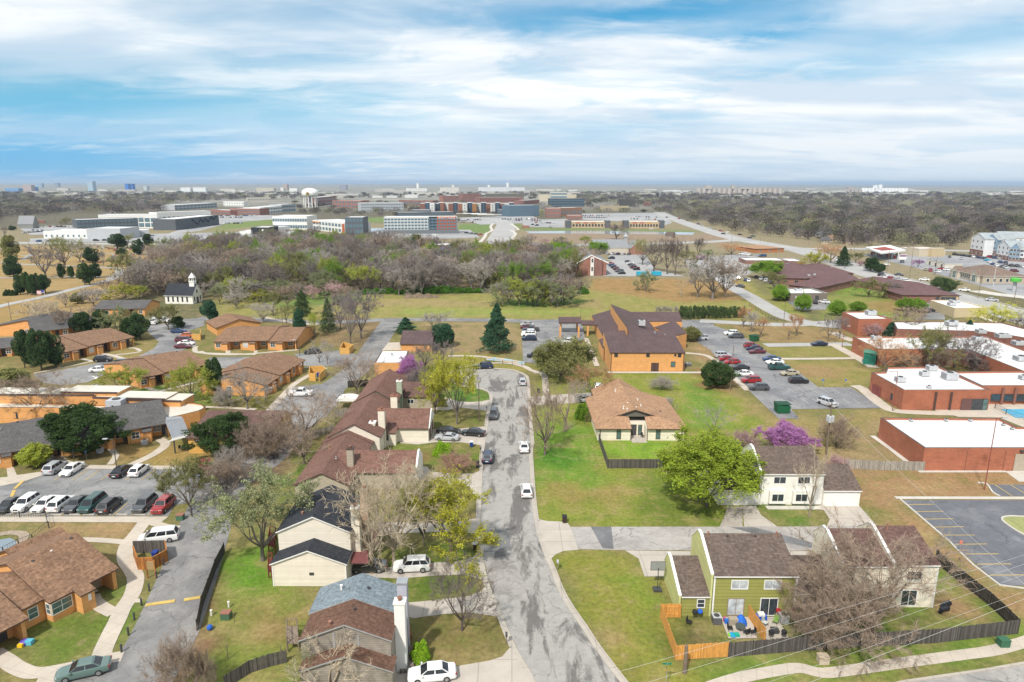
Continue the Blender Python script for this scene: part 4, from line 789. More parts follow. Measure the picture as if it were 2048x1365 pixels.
('J',(1545,355),175,280,'bare','yellow','golden bare willow behind the white school roofs'),('J',(1725,370),230,150,'bare','mauve','dark bare tree at the right edge behind the school'),
('J',(140,410),265,100,'sparse','orange','small orange bare tree, last on the right of the field row'),('J',(195,383),240,100,'sparse','orange','small orange bare tree behind the last one of the field row'),
('J',(410,420),245,110,'bare','mauve','dark small bare tree left of the tall brick block'),('J',(488,400),250,90,'bare','mauve','dark small bare tree closest to the tall brick block'),
('I',(1148,325),185,90,'sparse','orange','small orange bare tree, first on the left of the field row'),('I',(1203,358),220,90,'sparse','grey','small bare tree, second on the left of the field row'),
('I',(1265,392),265,90,'sparse','orange','small orange bare tree beside the green skip'),('J',(80,145),40,105,'round','green','round green tree beside the grey flat office'),
('J',(237,218),98,115,'round','green','round green tree in front of the grey flat office'),('J',(470,245),145,115,'round','green','round green tree behind the left corner of the brick block'),
('J',(610,220),150,110,'round','green','round green tree behind the middle of the brick block'),('J',(935,215),125,120,'round','green','round green tree, left one of the pair by the cream hall'),
('J',(1010,218),130,125,'round','green','round green tree, right one of the pair by the cream hall'),('J',(685,120),-10,180,'bud','olive','olive budding tree in the garden of the brown roof home'),
('J',(845,110),10,120,'bare','mauve','dark bare tree against the brown roof home'),('J',(1190,90),-18,165,'pine','pineg','spreading pine between the brown roof home and the main road'),
('M',(1965,895),735,180,'bud','sage','lone pale green tree in the tan field'),('N',(1100,955),595,400,'bare','grey','broad grey bare tree at the right end of the tan field'),
('N',(980,940),700,240,'bare','grey','grey bare tree at the left flank of the broad bare tree'),('N',(1200,945),650,240,'bare','brown','brown bare tree at the right flank of the broad bare tree'),
('N',(1590,880),740,150,'bud','olive','olive tree beside the tiny car park of the grey office'),('N',(1630,960),850,120,'round','green','round green tree left of the grey flat office'),
('N',(1510,790),645,240,'leafy','green','large green tree before the brown roof nursing home'),('M',(1270,660),505,230,'leafy','green','large green tree beside the pitched brick church'),
('N',(180,590),495,160,'leafy','green','green tree behind the pitched brick church'),('N',(330,480),350,165,'bare','dark','dark bare tree standing in the bare plot by the pond'),
('M',(1040,530),440,85,'bare','mauve','small bare tree left in the bare plot'),('M',(1160,530),470,75,'bare','pink','small pinkish bare tree in the bare plot'),
('M',(1290,500),455,75,'bud','olive','small olive tree in the bare plot'),('M',(1485,525),450,85,'bud','yg','small yellow-green tree before the long grey roof'),
('N',(540,680),480,170,'bare','olive','first bare tree of the row right of the brick church'),('N',(630,735),490,170,'bare','dark','second bare tree of the row right of the brick church'),
('N',(735,755),475,160,'bare','dark','third bare tree of the row right of the brick church'),('N',(800,762),480,140,'narrow','dark','fourth bare tree of the row right of the brick church'),
('N',(880,700),550,160,'bud','olive','fifth tree of the row right of the brick church'),('N',(990,620),470,100,'sparse','dark','gaunt dark tree behind the end of the church row'),
('N',(1060,640),560,150,'bud','sage','sage green tree behind the broad bare tree'),('N',(1250,600),510,170,'bare','orange','orange bare tree left of the small tan roof house'),
('N',(1010,640),600,80,'thicket','purple','small purple blossom bush behind the broad bare tree'),('O',(380,735),580,190,'bud','yellow','bright yellow tree at the corner of the brown roof home'),
('O',(500,665),515,200,'bare','orange','orange-brown bare tree behind the bright yellow tree'),('O',(600,690),530,115,'spruce','darkg','dark spruce beside the main road'),
('O',(700,665),580,110,'bud','olive','round olive tree right of the dark spruce'),('O',(822,730),615,120,'juniper','darkg','dark conifer, left of the two at the road verge'),
('O',(885,745),672,95,'pine','darkg','dark conifer, right of the two at the road verge'),('O',(1200,700),640,80,'bud','purple','small purple blossom tree at the petrol station exit'),
('O',(740,690),640,60,'thicket','pink','small pink blossom bush beside the round olive tree'),('K',(110,775),600,130,'juniper','darkg','dark juniper at the left of the cemetery'),
('K',(95,640),440,130,'juniper','olive','tall olive conifer behind the dark cemetery juniper'),('K',(30,620),540,110,'bare','grey','grey bare tree at the left edge of the cemetery'),
('K',(365,785),525,260,'bare','mauve','broad grey bare tree in the middle of the cemetery'),('K',(520,705),460,230,'bare','olive','broad olive bare tree in the cemetery'),
('K',(640,660),490,190,'bare','grey','grey bare tree right of the broad olive cemetery tree'),('K',(740,662),535,130,'juniper','darkg','dark rounded conifer at the middle cemetery path'),
('K',(680,845),665,110,'juniper','deep','left one of two dark conifers by the curving cemetery road'),('K',(716,838),690,90,'juniper','deep','right one of two dark conifers by the curving cemetery road'),
('K',(766,785),660,100,'juniper','darkg','dark conifer behind the two by the cemetery road'),('K',(500,790),670,65,'juniper','darkg','small dark conifer at the lower cemetery path'),
('K',(570,790),685,55,'juniper','deep','smallest conifer at the lower cemetery path'),('K',(165,918),748,85,'juniper','darkg','first conifer of the dark group near the flag'),
('K',(220,922),735,75,'juniper','deep','second conifer of the dark group near the flag'),('K',(262,925),750,70,'juniper','darkg','third conifer of the dark group near the flag'),
('K',(300,922),745,80,'juniper','darkg','fourth conifer of the dark group near the flag'),('K',(365,905),755,100,'juniper','darkg','fifth conifer of the dark group near the flag'),
('K',(65,925),880,65,'shrub','deep','left one of two clipped bushes by the dark group'),('K',(110,925),883,55,'shrub','deep','right one of two clipped bushes by the dark group'),
('K',(940,550),430,140,'juniper','darkg','dark spreading conifer near the grey campus hall'),('K',(1020,545),435,120,'bare','olive','olive bare tree right of the dark spreading conifer'),
('K',(1108,600),470,100,'juniper','darkg','irregular dark conifer by the cemetery road sign'),('K',(1190,540),430,85,'juniper','darkg','rounded dark conifer beside the avenue'),
('K',(977,610),552,85,'round','deep','round green bush in the cemetery'),('K',(830,692),570,50,'sparse','grey','small bare tree in the cemetery, left of two'),
('K',(945,698),600,80,'sparse','grey','small bare tree in the cemetery, right of two'),('K',(1050,745),635,165,'bare','yellow','yellowish rounded bare tree at the cemetery edge'),
('K',(1490,610),535,85,'juniper','darkg','dark conifer at the left end of the wood'),('K',(1700,560),450,130,'juniper','deep','dark conifer rising at the left of the wood'),
('K',(40,450),370,50,'bare','mauve','small bare tree at the left edge before the campus car park'),('K',(90,405),365,40,'juniper','darkg','small dark tree by the left campus car park, left one'),
('K',(115,402),372,40,'juniper','darkg','small dark tree by the left campus car park, right one'),('K',(530,355),305,90,'bud','olive','round olive tree at the far left roadside'),
('L',(1740,590),440,125,'juniper','darkg','tall dark evergreen at the back right of the wood'),('L',(1480,560),420,290,'bare','mauve','dark spreading bare tree at the back edge of the wood'),
]
for t,base,ty,w,k,c,lab in TREES:tree(t,base,ty,w,k,c,lab,cat='shrub' if k in('shrub','thicket')else 'tree')
_hx=[1314,1322,1331,1340,1351]+[1362,1369,1378]+[1389,1397,1406,1415,1423,1432,1441,1449,1458,1467,1476,1485]
for i,x in enumerate(_hx):
 g=i<5
 tree('P',(x,641-.03*(x-1314)),613-(0 if g else 1.5)+random.uniform(-1,1.5),13 if not g else 11,'juniper' if not g else 'narrow','pineg' if not g else 'grey',
'narrow bare grey shrub tree at the left end of the hedge row' if g else 'dark juniper in the clipped hedge row beside the field','trees in the hedge row beside the field')
for i,(x,y,ty,w,k,c)in enumerate([(700,165,30,230,'bud','grey'),(740,172,10,200,'bud','sage'),(815,175,-5,210,'bud','yg'),(868,172,5,190,'bud','sage'),(905,178,-10,200,'bud','yg'),(935,182,0,190,'bud','sage'),(985,165,-20,190,'bare','mauve'),(1030,180,15,170,'bud','grey'),(1075,186,20,200,'bud','sage'),(1120,170,-10,230,'bare','brown'),(1165,160,0,200,'bare','mauve'),(1100,150,-40,200,'bare','mauve')]):
 tree('H',(x,y),ty,w,k,c,'%s in the tree clump standing in the open field'%{'bud':'pale green budding tree','bare':'bare grey-brown tree'}[k],'%s trees of the field clump'%{'bud':'budding','bare':'bare'}[k])
for i,(x,y,ty,w,c)in enumerate([(1230,905,770,220,'sage'),(1000,965,835,260,'yellow'),(1110,960,850,180,'yg'),(1650,880,740,240,'yg'),(1720,940,810,200,'grey'),(1870,950,790,260,'yg'),(1980,940,800,260,'sage'),(1400,880,790,160,'grey'),(2100,960,830,220,'grey'),(2230,950,800,230,'sage'),(1580,870,760,180,'yg')]):
 tree('K',(x,y),ty,w,'bud',c,'pale budding tree among those around the white chapel','budding trees around the white chapel')
for i,(x,y,ty,w,k,c)in enumerate([(770,960,880,120,'bare','tan'),(850,905,800,110,'bare','brown'),(640,960,890,100,'juniper','olive'),(950,830,740,120,'bare','grey'),(700,970,870,100,'bare','brown')]):
 tree('K',(x,y),ty,w,k,c,'small %s tree beside the curving cemetery road'%{'juniper':'dark conifer','bare':'bare'}[k],'small trees beside the cemetery road')
for i,(x,y,ty,w,k,c)in enumerate([(470,960,880,230,'bud','yellow'),(640,950,860,200,'bud','olive'),(500,930,820,150,'bare','mauve'),(800,930,830,180,'bud','grey'),(900,945,850,150,'bare','pink'),(960,935,800,130,'bud','sage'),(1080,940,820,160,'bare','pink'),(1180,960,850,140,'bare','brown')]):
 tree('L',(x,y+12),ty,w,k,c,'%s at the near edge of the wood'%{'bud':'pale budding tree','bare':'small bare tree'}[k],'small trees at the near edge of the wood')
 # ---------------------------------------------------------------- the wood beyond the field: individual trees
def woodfill():
 poly=[tuple(at('P',*p)[:2])for p in[(236,560),(262,592),(330,606),(400,592),(470,590),(600,592),(800,591),(985,588),(1090,572),(1165,560),(1180,540),(1140,523),(1120,512),(1000,512),(960,522),(850,505),(700,492),(560,486),(450,492),(400,505),(330,512),(280,540)]]
 rs=np.random.RandomState(11);X=np.array(poly);lo=X.min(0);hi=X.max(0);P=[]
 for _ in range(60000):
  p=rs.uniform(lo,hi)
  if not inpoly(np.array([p[0]]),np.array([p[1]]),poly)[0]:continue
  sp=5.8+(p[1]-300)*.024
  if all((p[0]-q[0])**2+(p[1]-q[1])**2>sp*sp for q in P):P.append(p)
  if len(P)>=300:break
 X0=np.array(P)[:,0];Y0=np.array(P)[:,1];qx=np.quantile(X0,[.25,.5,.75]);qy=np.median(Y0)
 for x,y in P:
  r=rs.rand();n=math.sin(x*.05)*math.cos(y*.04)
  if r<.05:k,c='juniper','olive'
  elif r<.30+.25*n:k,c='bud',('sage','yg','olive','green')[rs.randint(4)]
  elif r<.36+.1*n:k,c='bud','grey'
  else:k,c='bare',('mauve','dark','mauve','grey','dark','brown')[rs.randint(6)]
  h=rs.uniform(11,15.5)*(1 if k!='juniper' else.75);w=rs.uniform(10,15)*(1 if k!='juniper' else.45)
  lab={'juniper':'dusky conifer among the bare trees of the thick wood','bud':'pale budding tree in the thick wood behind the field','bare':'bare grey-brown tree in the thick wood behind the field'}[k]
  if k=='bud' and c=='grey':lab='pale grey tree in the thick wood behind the field'
  zone=('front','back')[int(y>qy)]+' '+('left end','left middle','right middle','right end')[int((x>qx).sum())];lab=lab.replace('the thick wood','the %s of the thick wood'%zone).replace(' behind the field','')
  tree_at(x,y,h,w,k,c,lab,{'juniper':'conifers in the wood','bud':'budding trees in the wood' if c!='grey' else 'pale grey trees in the wood','bare':'bare trees in the wood'}[k]+', '+zone)
 return len(P)
_nw=woodfill();
for i,(x,y,w,h)in enumerate([(525,589,30,9),(545,588,26,9),(565,588,34,11),(582,583,28,14),(600,590,20,6),(650,590,22,6),(712,590,24,8),(735,588,26,9),(755,587,30,10),(775,586,30,10),(800,588,24,8),(828,586,36,12),(850,587,26,11),(872,586,34,13),(892,585,34,13),(915,585,30,10),(935,585,28,9),(960,585,28,8),(1166,588,22,14)]):
 tree('P',(x,y),y-h,w,'shrub','lush','bright green shrub in the row at the foot of the wood','green shrubs at the foot of the wood',cat='shrub')
 # ---------------------------------------------------------------- far canopy: woods and suburbs nobody could count
def canopy(name,regions,seed,k=42.,hmin=8,hmax=13):
 rs=np.random.RandomState(seed);Vs,Cs=[],[]
 pal=np.array([(.105,.088,.085),(.12,.105,.095),(.135,.12,.10),(.10,.085,.085),(.17,.165,.095),(.155,.165,.09),(.19,.17,.115),(.05,.07,.035),(.20,.19,.09),(.16,.15,.14)])
 pw=np.array([.2,.16,.12,.14,.09,.07,.07,.06,.04,.05])
 for reg in regions:
  poly=[tuple(at('P',*p)[:2])for p in reg];A=np.array(poly);y=A[:,1].min();y1=A[:,1].max()
  while y<y1:
   sp=max(7.,y/k);x=A[:,0].min()+rs.uniform(0,sp)
   xs=np.arange(x,A[:,0].max(),sp);xs=xs+rs.uniform(-.45,.45,len(xs))*sp;ys=y+rs.uniform(-.6,.6,len(xs))*sp
   keep=inpoly(xs,ys,poly)
   for tx,ty in zip(xs[keep],ys[keep]):
    h=rs.uniform(hmin,hmax);w=h*rs.uniform(.42,.62)*max(1,min(2.2,sp/14));n=int(max(40,min(420,330000/ty)))
    d=rs.normal(0,1,(n,3));d/=np.linalg.norm(d,axis=1)[:,None];r=rs.uniform(.35,1,(n,1))**.45*(1+.15*np.sin(d[:,:1]*6+tx)+.15*np.sin(d[:,1:2]*5+d[:,2:3]*4))
    P=d*r*np.array([w,w,h*.44])+np.array([tx,ty,h*.56]);c=pal[rs.choice(len(pal),p=pw/pw.sum())]
    s=max(.42,ty/2100.);Q=quads(rs,P,s,.1);Vs.append(Q);Cs.append(np.repeat(c[None]*np.array([1,.985,1.03])*rs.choice([.5,.8,1.15,1.6])*rs.uniform(.9,1.1),len(Q),0)*np.repeat(rs.uniform(.88,1.12,(n,1)),4,0))
   y+=sp*.9
 V=np.concatenate(Vs);C=np.concatenate(Cs);m,nt,n,l,b=newmat(name);a=n.new('ShaderNodeAttribute');a.attribute_name='tint'
 l.new(a.outputs['Color'],b.inputs['Base Color']);b.inputs['Roughness'].default_value=1.;b.inputs['Specular IOR Level'].default_value=.05
 me=arr_mesh(name,V,np.arange(len(V)).reshape(-1,4),[m],C)
 return props(put(name,me),kind='stuff')
canopy('distant_woodland',[[(1322,422),(1370,440),(1430,456),(1480,466),(1540,474),(1600,480),(1680,489),(1740,494),(1830,496),(1900,499),(1925,488),(1935,478),(2150,478),(2500,400),(2700,388),(1000,386),(1100,394),(1180,408),(1250,412),(1322,414)]],1)
canopy('distant_woodland',[[(-160,452),(0,447),(30,436),(130,430),(160,428),(250,430),(330,424),(340,408),(470,402),(600,398),(640,398),(700,388),(-900,386),(-700,420)]],2)
canopy('distant_woodland',[[(640,398),(900,396),(1000,396),(1180,404),(1260,404),(1000,386),(700,388)],[(725,418),(860,418),(860,424),(730,424)],[(590,426),(700,424),(700,427),(590,430)]],3,30,6,9)
canopy('campus_trees',[[(560,404),(1300,404),(1330,428),(1140,428),(1000,432),(700,434),(560,428)]],5,20,5,8)
# ---------------------------------------------------------------- building helpers
ORANGE=siding(tuple(c*.86 for c in srgb('dba062')),.2,.1,key='orange_brick',dark=.9)
ORANGE2=siding(tuple(c*.84 for c in srgb('d6a558')),.3,.08,key='ochre_siding',dark=.85)
CREAM=siding(tuple(c*.82 for c in srgb('eae1d0')),.22,.05,key='cream_siding',dark=.88)
CREAM2=siding(tuple(c*.82 for c in srgb('efe6d2')),.22,.05,key='ivory_siding',dark=.9)
WHITEW=siding(tuple(c*.84 for c in srgb('eeebe2')),.25,.05,key='white_siding',dark=.9)
GREENW=siding(tuple(c*.74 for c in srgb('a3a256')),.42,.07,key='green_siding',dark=.62)
GREENL=siding(tuple(c*.82 for c in srgb('cfd08c')),.42,.05,key='pale_green_siding',dark=.85)
SAGEW=siding(tuple(c*.8 for c in srgb('b0bba4')),.22,.05,key='sage_siding')
TAUPE=siding(tuple(c*.8 for c in srgb('b5aa98')),.26,.06,key='taupe_siding')
GREYWOOD=siding(tuple(c*.8 for c in srgb('9d9488')),.2,.25,key='weathered_boards',dark=.5)
BRICK=brick(tuple(c*.78 for c in srgb('b2613f')),(.33,.22,.17))
BRICKD=brick(tuple(c*.72 for c in srgb('8f5442')),(.28,.2,.17),key='dark_brick')
R_BROWN=shingle(tuple(c*.60 for c in srgb('97765f')),.34,(1,.8,.5),key='tan_brown_shingle')
R_TAN=shingle(tuple(c*0.72 for c in srgb('ab876a')),.24,(1,.8,.5),key='tan_shingle')
R_RED=shingle(tuple(c*0.68 for c in srgb('6f5650')),.2,key='red_brown_shingle')
R_MAROON=shingle(tuple(c*.74 for c in srgb('7b5c52')),.2,key='maroon_shingle')
R_RUST=shingle(tuple(c*0.64 for c in srgb('775a4c')),.25,key='rust_shingle')
R_PLUM=shingle(tuple(c*0.72 for c in srgb('625152')),.14,key='plum_shingle')
R_GREY=shingle(tuple(c*0.60 for c in srgb('6a6868')),.22,key='grey_shingle')
R_BLACK=shingle(tuple(c*0.60 for c in srgb('3d4149')),.2,key='black_shingle')
R_SLATE=shingle(tuple(c*.85 for c in srgb('78838a')),.25,key='slate_shingle')
R_DRIFT=shingle(tuple(c*0.68 for c in srgb('6e6058')),.3,key='driftwood_shingle')
R_HOME=shingle(tuple(c*0.68 for c in srgb('73595a')),.14,key='plum_brown_shingle')
T_BROWN=plain((.07,.04,.032),.7,key='brown_trim');T_WHITE=plain((.72,.71,.68),.6,key='white_trim',var=.05);T_DARK=plain((.05,.05,.052),.6,key='dark_trim');T_TAN=plain((.25,.19,.14),.7,key='tan_trim')
T_GREY=plain((.30,.30,.30),.6,key='grey_trim');METAL=plain((.45,.46,.47),.4,.6,key='galvanised');G_DARK=glassm();G_CURT=glassm((.42,.45,.46),'curtained_glass');G_BLUE=glassm((.10,.16,.20),'blue_glass');G_TEAL=glassm((.08,.14,.14),'teal_glass')
class Bld:
 def __init__(s,name,label,cat='house',group=None,t='P',p=(0,0),q=None,z=0.):
  a=at(t,*p,z);ang=0.
  if q is not None:b=at(t,*q,z);ang=math.atan2(b.y-a.y,b.x-a.x)
  s.T=thing(name,label,cat,(a.x,a.y,0),ang,group);s.o=Vector((a.x,a.y,0));s.a=ang
 def rel(s,p,ang=0.):
  d=Vector((p[0],p[1],0))-s.o;c,n=math.cos(-s.a),math.sin(-s.a)
  return Vector((d.x*c-d.y*n,d.x*n+d.y*c,p[2]if len(p)>2 else 0)),ang-s.a
 def add(s,mb,name,mats,p=None,ang=None,parent=None,world=False):
  """mb in volume-local coordinates with origin p and heading ang"""
  if world:loc,rz=s.rel((0,0,0),0.)
  else:loc,rz=s.rel(p,ang)
  return mb.build(name,mats,parent or s.T,loc,rz)
 def vol(s,w,d,p,ang):return Vol(s,w,d,p,ang)
 def eav(s,t,A,B,C,z,zc=None,half=False,rev=False):
  """volume from visible eave ends A,B (height z) and a third point C: back eave, or ridge at height zc when half"""
  a=at(t,*A,z)if not isinstance(A,Vector)else A;b=at(t,*B,z)if not isinstance(B,Vector)else B
  c=at(t,*C,zc if zc is not None else z)if not isinstance(C,Vector)else C
  x=(b-a);w=x.length;ang=math.atan2(x.y,x.x);n=Vector((-x.y,x.x,0))/w;d=abs((c-a).xy.dot(n.xy))*(2 if half else 1)
  return Vol(s,w,d,Vector((a.x,a.y,0)),ang)
def slab(mb,P,th,mt=0,ms=1,lift=.006):
 """thin solid under the polygon P (top points, ccw from above)"""
 n=len(P);V=[(p[0],p[1],p[2]+th+lift)for p in P]+[(p[0],p[1],p[2]+lift)for p in P]
 A=sum(P[i][0]*P[(i+1)%n][1]-P[(i+1)%n][0]*P[i][1]for i in range(n))
 if A<0:V=V[:n][::-1]+V[n:][::-1]
 mb.faces(V,[tuple(range(n))],mt);mb.faces(V,[tuple(range(n,2*n))[::-1]],ms)
 mb.faces(V,[(i,n+i,n+(i+1)%n,(i+1)%n)for i in range(n)],ms);return mb
_winc={}
def win_mesh(w,h,nx,nz,fm,gm,fr=.09):
 k=(round(w,2),round(h,2),nx,nz,fm.name,gm.name)
 if k not in _winc:
  f=MB();f.box(-w/2-fr,w/2+fr,-.05,.02,-fr,0);f.box(-w/2-fr,w/2+fr,-.05,.02,h,h+fr);f.box(-w/2-fr,-w/2,-.05,.02,0,h);f.box(w/2,w/2+fr,-.05,.02,0,h)
  for i in range(1,nx):x=-w/2+w*i/nx;f.box(x-.03,x+.03,-.045,.015,0,h)
  for i in range(1,nz):z=h*i/nz;f.box(-w/2,w/2,-.042,.012,z-.025,z+.025)
  g=MB().box(-w/2,w/2,-.022,.03,0,h);_winc[k]=(f.mesh('window',[fm]),g.mesh('pane',[gm]))
 return _winc[k]
_FZ={'F':0.,'R':math.pi/2,'B':math.pi,'L':-math.pi/2}
class Vol:
 def __init__(s,b,w,d,p,ang):s.b,s.w,s.d,s.p,s.a=b,w,d,Vector((p[0],p[1],0)),ang
 def pt(s,x,y,z=0.):
  c,n=math.cos(s.a),math.sin(s.a);return Vector((s.p.x+x*c-y*n,s.p.y+x*n+y*c,z))
 def sub(s,x0,x1,y0=0.,y1=None):return Vol(s.b,x1-x0,(s.d if y1 is None else y1)-y0,s.pt(x0,y0),s.a)
 def add(s,mb,name,mats,parent=None):return s.b.add(mb,name,mats,s.p,s.a,parent)
 def foot(s,notch=()):
  P=[(0,0)]
  for u0,u1,dd in notch:P+=[(u0*s.w,0),(u0*s.w,dd),(u1*s.w,dd),(u1*s.w,0)]
  P+=[(s.w,0),(s.w,s.d),(0,s.d)]
  Q=[]
  for p in P:
   if not Q or(abs(Q[-1][0]-p[0])+abs(Q[-1][1]-p[1]))>1e-6:Q.append(p)
  if abs(Q[0][0]-Q[-1][0])+abs(Q[0][1]-Q[-1][1])<1e-6:Q.pop()
  if notch and abs(notch[-1][1]-1)<1e-6:Q=[q for q in Q if not(abs(q[0]-s.w)<1e-6 and abs(q[1])<1e-6)]
  return Q
 def gable(s,ze,zr,wm,rm,tm,axis='x',fr=.5,over=.45,th=.16,notch=(),zb=None,vo=.3,gm=None,walls=True):
  w,d=s.w,s.d;zb=ze if zb is None else zb;mb=MB();gi=1 if gm else 0
  if walls:mb.prism(s.foot(notch),0,min(ze,zb))
  e=.004
  if axis=='x':
   pr=[(0,min(ze,zb)+e),(d,min(ze,zb)+e),(d,zb),(fr*d,zr),(0,ze)]
   pr=[p for i,p in enumerate(pr)if not(abs(p[0]-pr[i-1][0])+abs(p[1]-pr[i-1][1]))<.006]
   mb.loft([[(x,p[0],p[1])for p in pr]for x in(0,w)][::-1],gi)
   k1=(zr-ze)/(fr*d)if fr>0 else 0;k2=(zr-zb)/((1-fr)*d)if fr<1 else 0;r=MB()
   if fr>.001:slab(r,[(-vo,-over,ze-over*k1),(w+vo,-over,ze-over*k1),(w+vo,fr*d,zr),(-vo,fr*d,zr)],th)
   if fr<.999:slab(r,[(-vo,fr*d+.001,zr),(w+vo,fr*d+.001,zr),(w+vo,d+over,zb-over*k2),(-vo,d+over,zb-over*k2)],th)
  else:
   pr=[(0,min(ze,zb)+e),(w,min(ze,zb)+e),(w,zb),(fr*w,zr),(0,ze)]
   pr=[p for i,p in enumerate(pr)if not(abs(p[0]-pr[i-1][0])+abs(p[1]-pr[i-1][1]))<.006]
   mb.loft([[(p[0],y,p[1])for p in pr]for y in(0,d)],gi)
   k1=(zr-ze)/(fr*w)if fr>0 else 0;k2=(zr-zb)/((1-fr)*w)if fr<1 else 0;r=MB()
   if fr>.001:slab(r,[(-over,-vo,ze-over*k1),(fr*w,-vo,zr),(fr*w,d+vo,zr),(-over,d+vo,ze-over*k1)],th)
   if fr<.999:slab(r,[(fr*w+.001,-vo,zr),(w+over,-vo,zb-over*k2),(w+over,d+vo,zb-over*k2),(fr*w+.001,d+vo,zr)],th)
  s.add(mb,'wall',[wm,gm]if gm else[wm]);s.roof=s.add(r,'roof',[rm,tm]);return s
 def hip(s,ze,zr,wm,rm,tm,over=.5,inset=None,th=.15,walls=True):
  w,d=s.w,s.d
  if walls:s.add(MB().prism(s.foot(),0,ze),'wall',[wm])
  x0,x1,y0,y1=-over,w+over,-over,d+over;i=inset if inset is not None else(y1-y0)/2;r=MB()
  if w>=d:a,b=(x0+i,(y0+y1)/2),(x1-i,(y0+y1)/2);F=[[(x0,y0),(x1,y0),b,a],[(x1,y0),(x1,y1),b],[(x1,y1),(x0,y1),a,b],[(x0,y1),(x0,y0),a]]
  else:
   i=inset if inset is not None else(x1-x0)/2;a,b=((x0+x1)/2,y0+i),((x0+x1)/2,y1-i);F=[[(x0,y0),(x1,y0),a],[(x1,y0),(x1,y1),b,a],[(x1,y1),(x0,y1),b],[(x0,y1),(x0,y0),a,b]]
  for f in F:r.poly([(p[0],p[1],(zr if p in(a,b)else ze)+th)for p in f],0)
  r.prism([(x0,y0),(x1,y0),(x1,y1),(x0,y1)],ze+.005,ze+th-.002,1);s.roof=s.add(r,'roof',[rm,tm]);return s
 def flat(s,h,wm,rm,tm,par=.35,cap=.25,name='roof'):
  w,d=s.w,s.d;s.add(MB().box(0,w,0,d,0,h-par),'wall',[wm])if par<=0 else None
  if par>0:
   m=MB().box(0,w,0,d,0,h-par)
   m.box(0,w,0,cap,h-par+.002,h-.06);m.box(0,w,d-cap,d,h-par+.002,h-.06);m.box(0,cap,cap+.002,d-cap-.002,h-par+.002,h-.06);m.box(w-cap,w,cap+.002,d-cap-.002,h-par+.002,h-.06);s.add(m,'wall',[wm])
  q=.06;c=MB();c.box(-q,w+q,-q,cap,h-.056,h+.02);c.box(-q,w+q,d-cap,d+q,h-.056,h+.02);c.box(-q,cap,cap+.002,d-cap-.002,h-.056,h+.02);c.box(w-cap,w+q,cap+.002,d-cap-.002,h-.056,h+.02)
  s.add(c,'coping',[tm]);s.roof=s.add(MB().box(cap+.004,w-cap-.004,cap+.004,d-cap-.004,h-par+.004,h-par+.06 if par>.1 else h-.002),'roof',[rm]);return s
 def _face(s,f,u):
  return{'F':(u,0),'B':(s.w-u,s.d),'L':(0,s.d-u),'R':(s.w,u)}[f]
 def win(s,f,u,z,w,h,nx=2,nz=1,fm=None,gm=None,off=0.,name='window',y=None):
  a,c=win_mesh(w,h,nx,nz,fm or T_WHITE,gm or G_DARK);x,yy=s._face(f,u)
  n={'F':(0,-1),'B':(0,1),'L':(-1,0),'R':(1,0)}[f];x+=n[0]*off;yy+=n[1]*off
  loc,rz=s.b.rel(s.pt(x,yy,z),s.a+_FZ[f]);o=put(name,a,s.b.T,loc,rz);put('pane',c,o);return o
 def slabw(s,f,u,z,w,h,mat,name='door',t=.06,off=0.):
  """flat panel standing a little proud of the wall: doors, shutters, panels"""
  x,yy=s._face(f,u);n={'F':(0,-1),'B':(0,1),'L':(-1,0),'R':(1,0)}[f];loc,rz=s.b.rel(s.pt(x+n[0]*off,yy+n[1]*off,z),s.a+_FZ[f])
  return MB().box(-w/2,w/2,-t,.02,0,h).build(name,[mat],s.b.T,loc,rz)
 def garage(s,f,u,w,h,mat=None):
  x,yy=s._face(f,u);loc,rz=s.b.rel(s.pt(x,yy,0),s.a+_FZ[f]);m=MB()
  m.box(-w/2-.12,-w/2,-.06,.02,0,h+.12);m.box(w/2,w/2+.12,-.06,.02,0,h+.12);m.box(-w/2,w/2,-.06,.02,h,h+.12)
  for i in range(4):m.box(-w/2+.01,w/2-.01,-.03,.015,.02+h*i/4,h*(i+1)/4-.03,1)
  return m.build('garage_door',[T_WHITE,mat or T_WHITE],s.b.T,loc,rz)
 def chimney(s,x,y,z0,z1,w=.9,d=.8,mat=None,cap=None,flue=True,name='chimney'):
  loc,rz=s.b.rel(s.pt(x,y,0),s.a);m=MB().box(-w/2,w/2,-d/2,d/2,z0,z1)
  m.box(-w/2-.08,w/2+.08,-d/2-.08,d/2+.08,z1+.003,z1+.18,1)
  if flue:m.lathe([(.17,z1+.183),(.17,z1+.42),(.25,z1+.43),(.25,z1+.56),(.12,z1+.6)],n=10,m=2)
  return m.build(name,[mat or CREAM,cap or T_BROWN,plain((.22,.10,.06),.7,key='clay_flue')],s.b.T,loc,rz)
 def pipe(s,x,y,z,h=.55,r=.08,mat=None):
  loc,rz=s.b.rel(s.pt(x,y,0),s.a);m=MB().lathe([(r*1.9,z),(r,z+.12),(r,z+h),(r*1.6,z+h+.01),(r*1.6,z+h+.12)],n=8);return m.build('vent_pipe',[mat or METAL],s.b.T,loc,rz)
def zpix(P,t,x,y):
 """height above ground point P that projects to the picture row of (x,y)"""
 X,Y=px(t,x,y);d=ray(X,Y);return HC+d.z*P.y/d.y
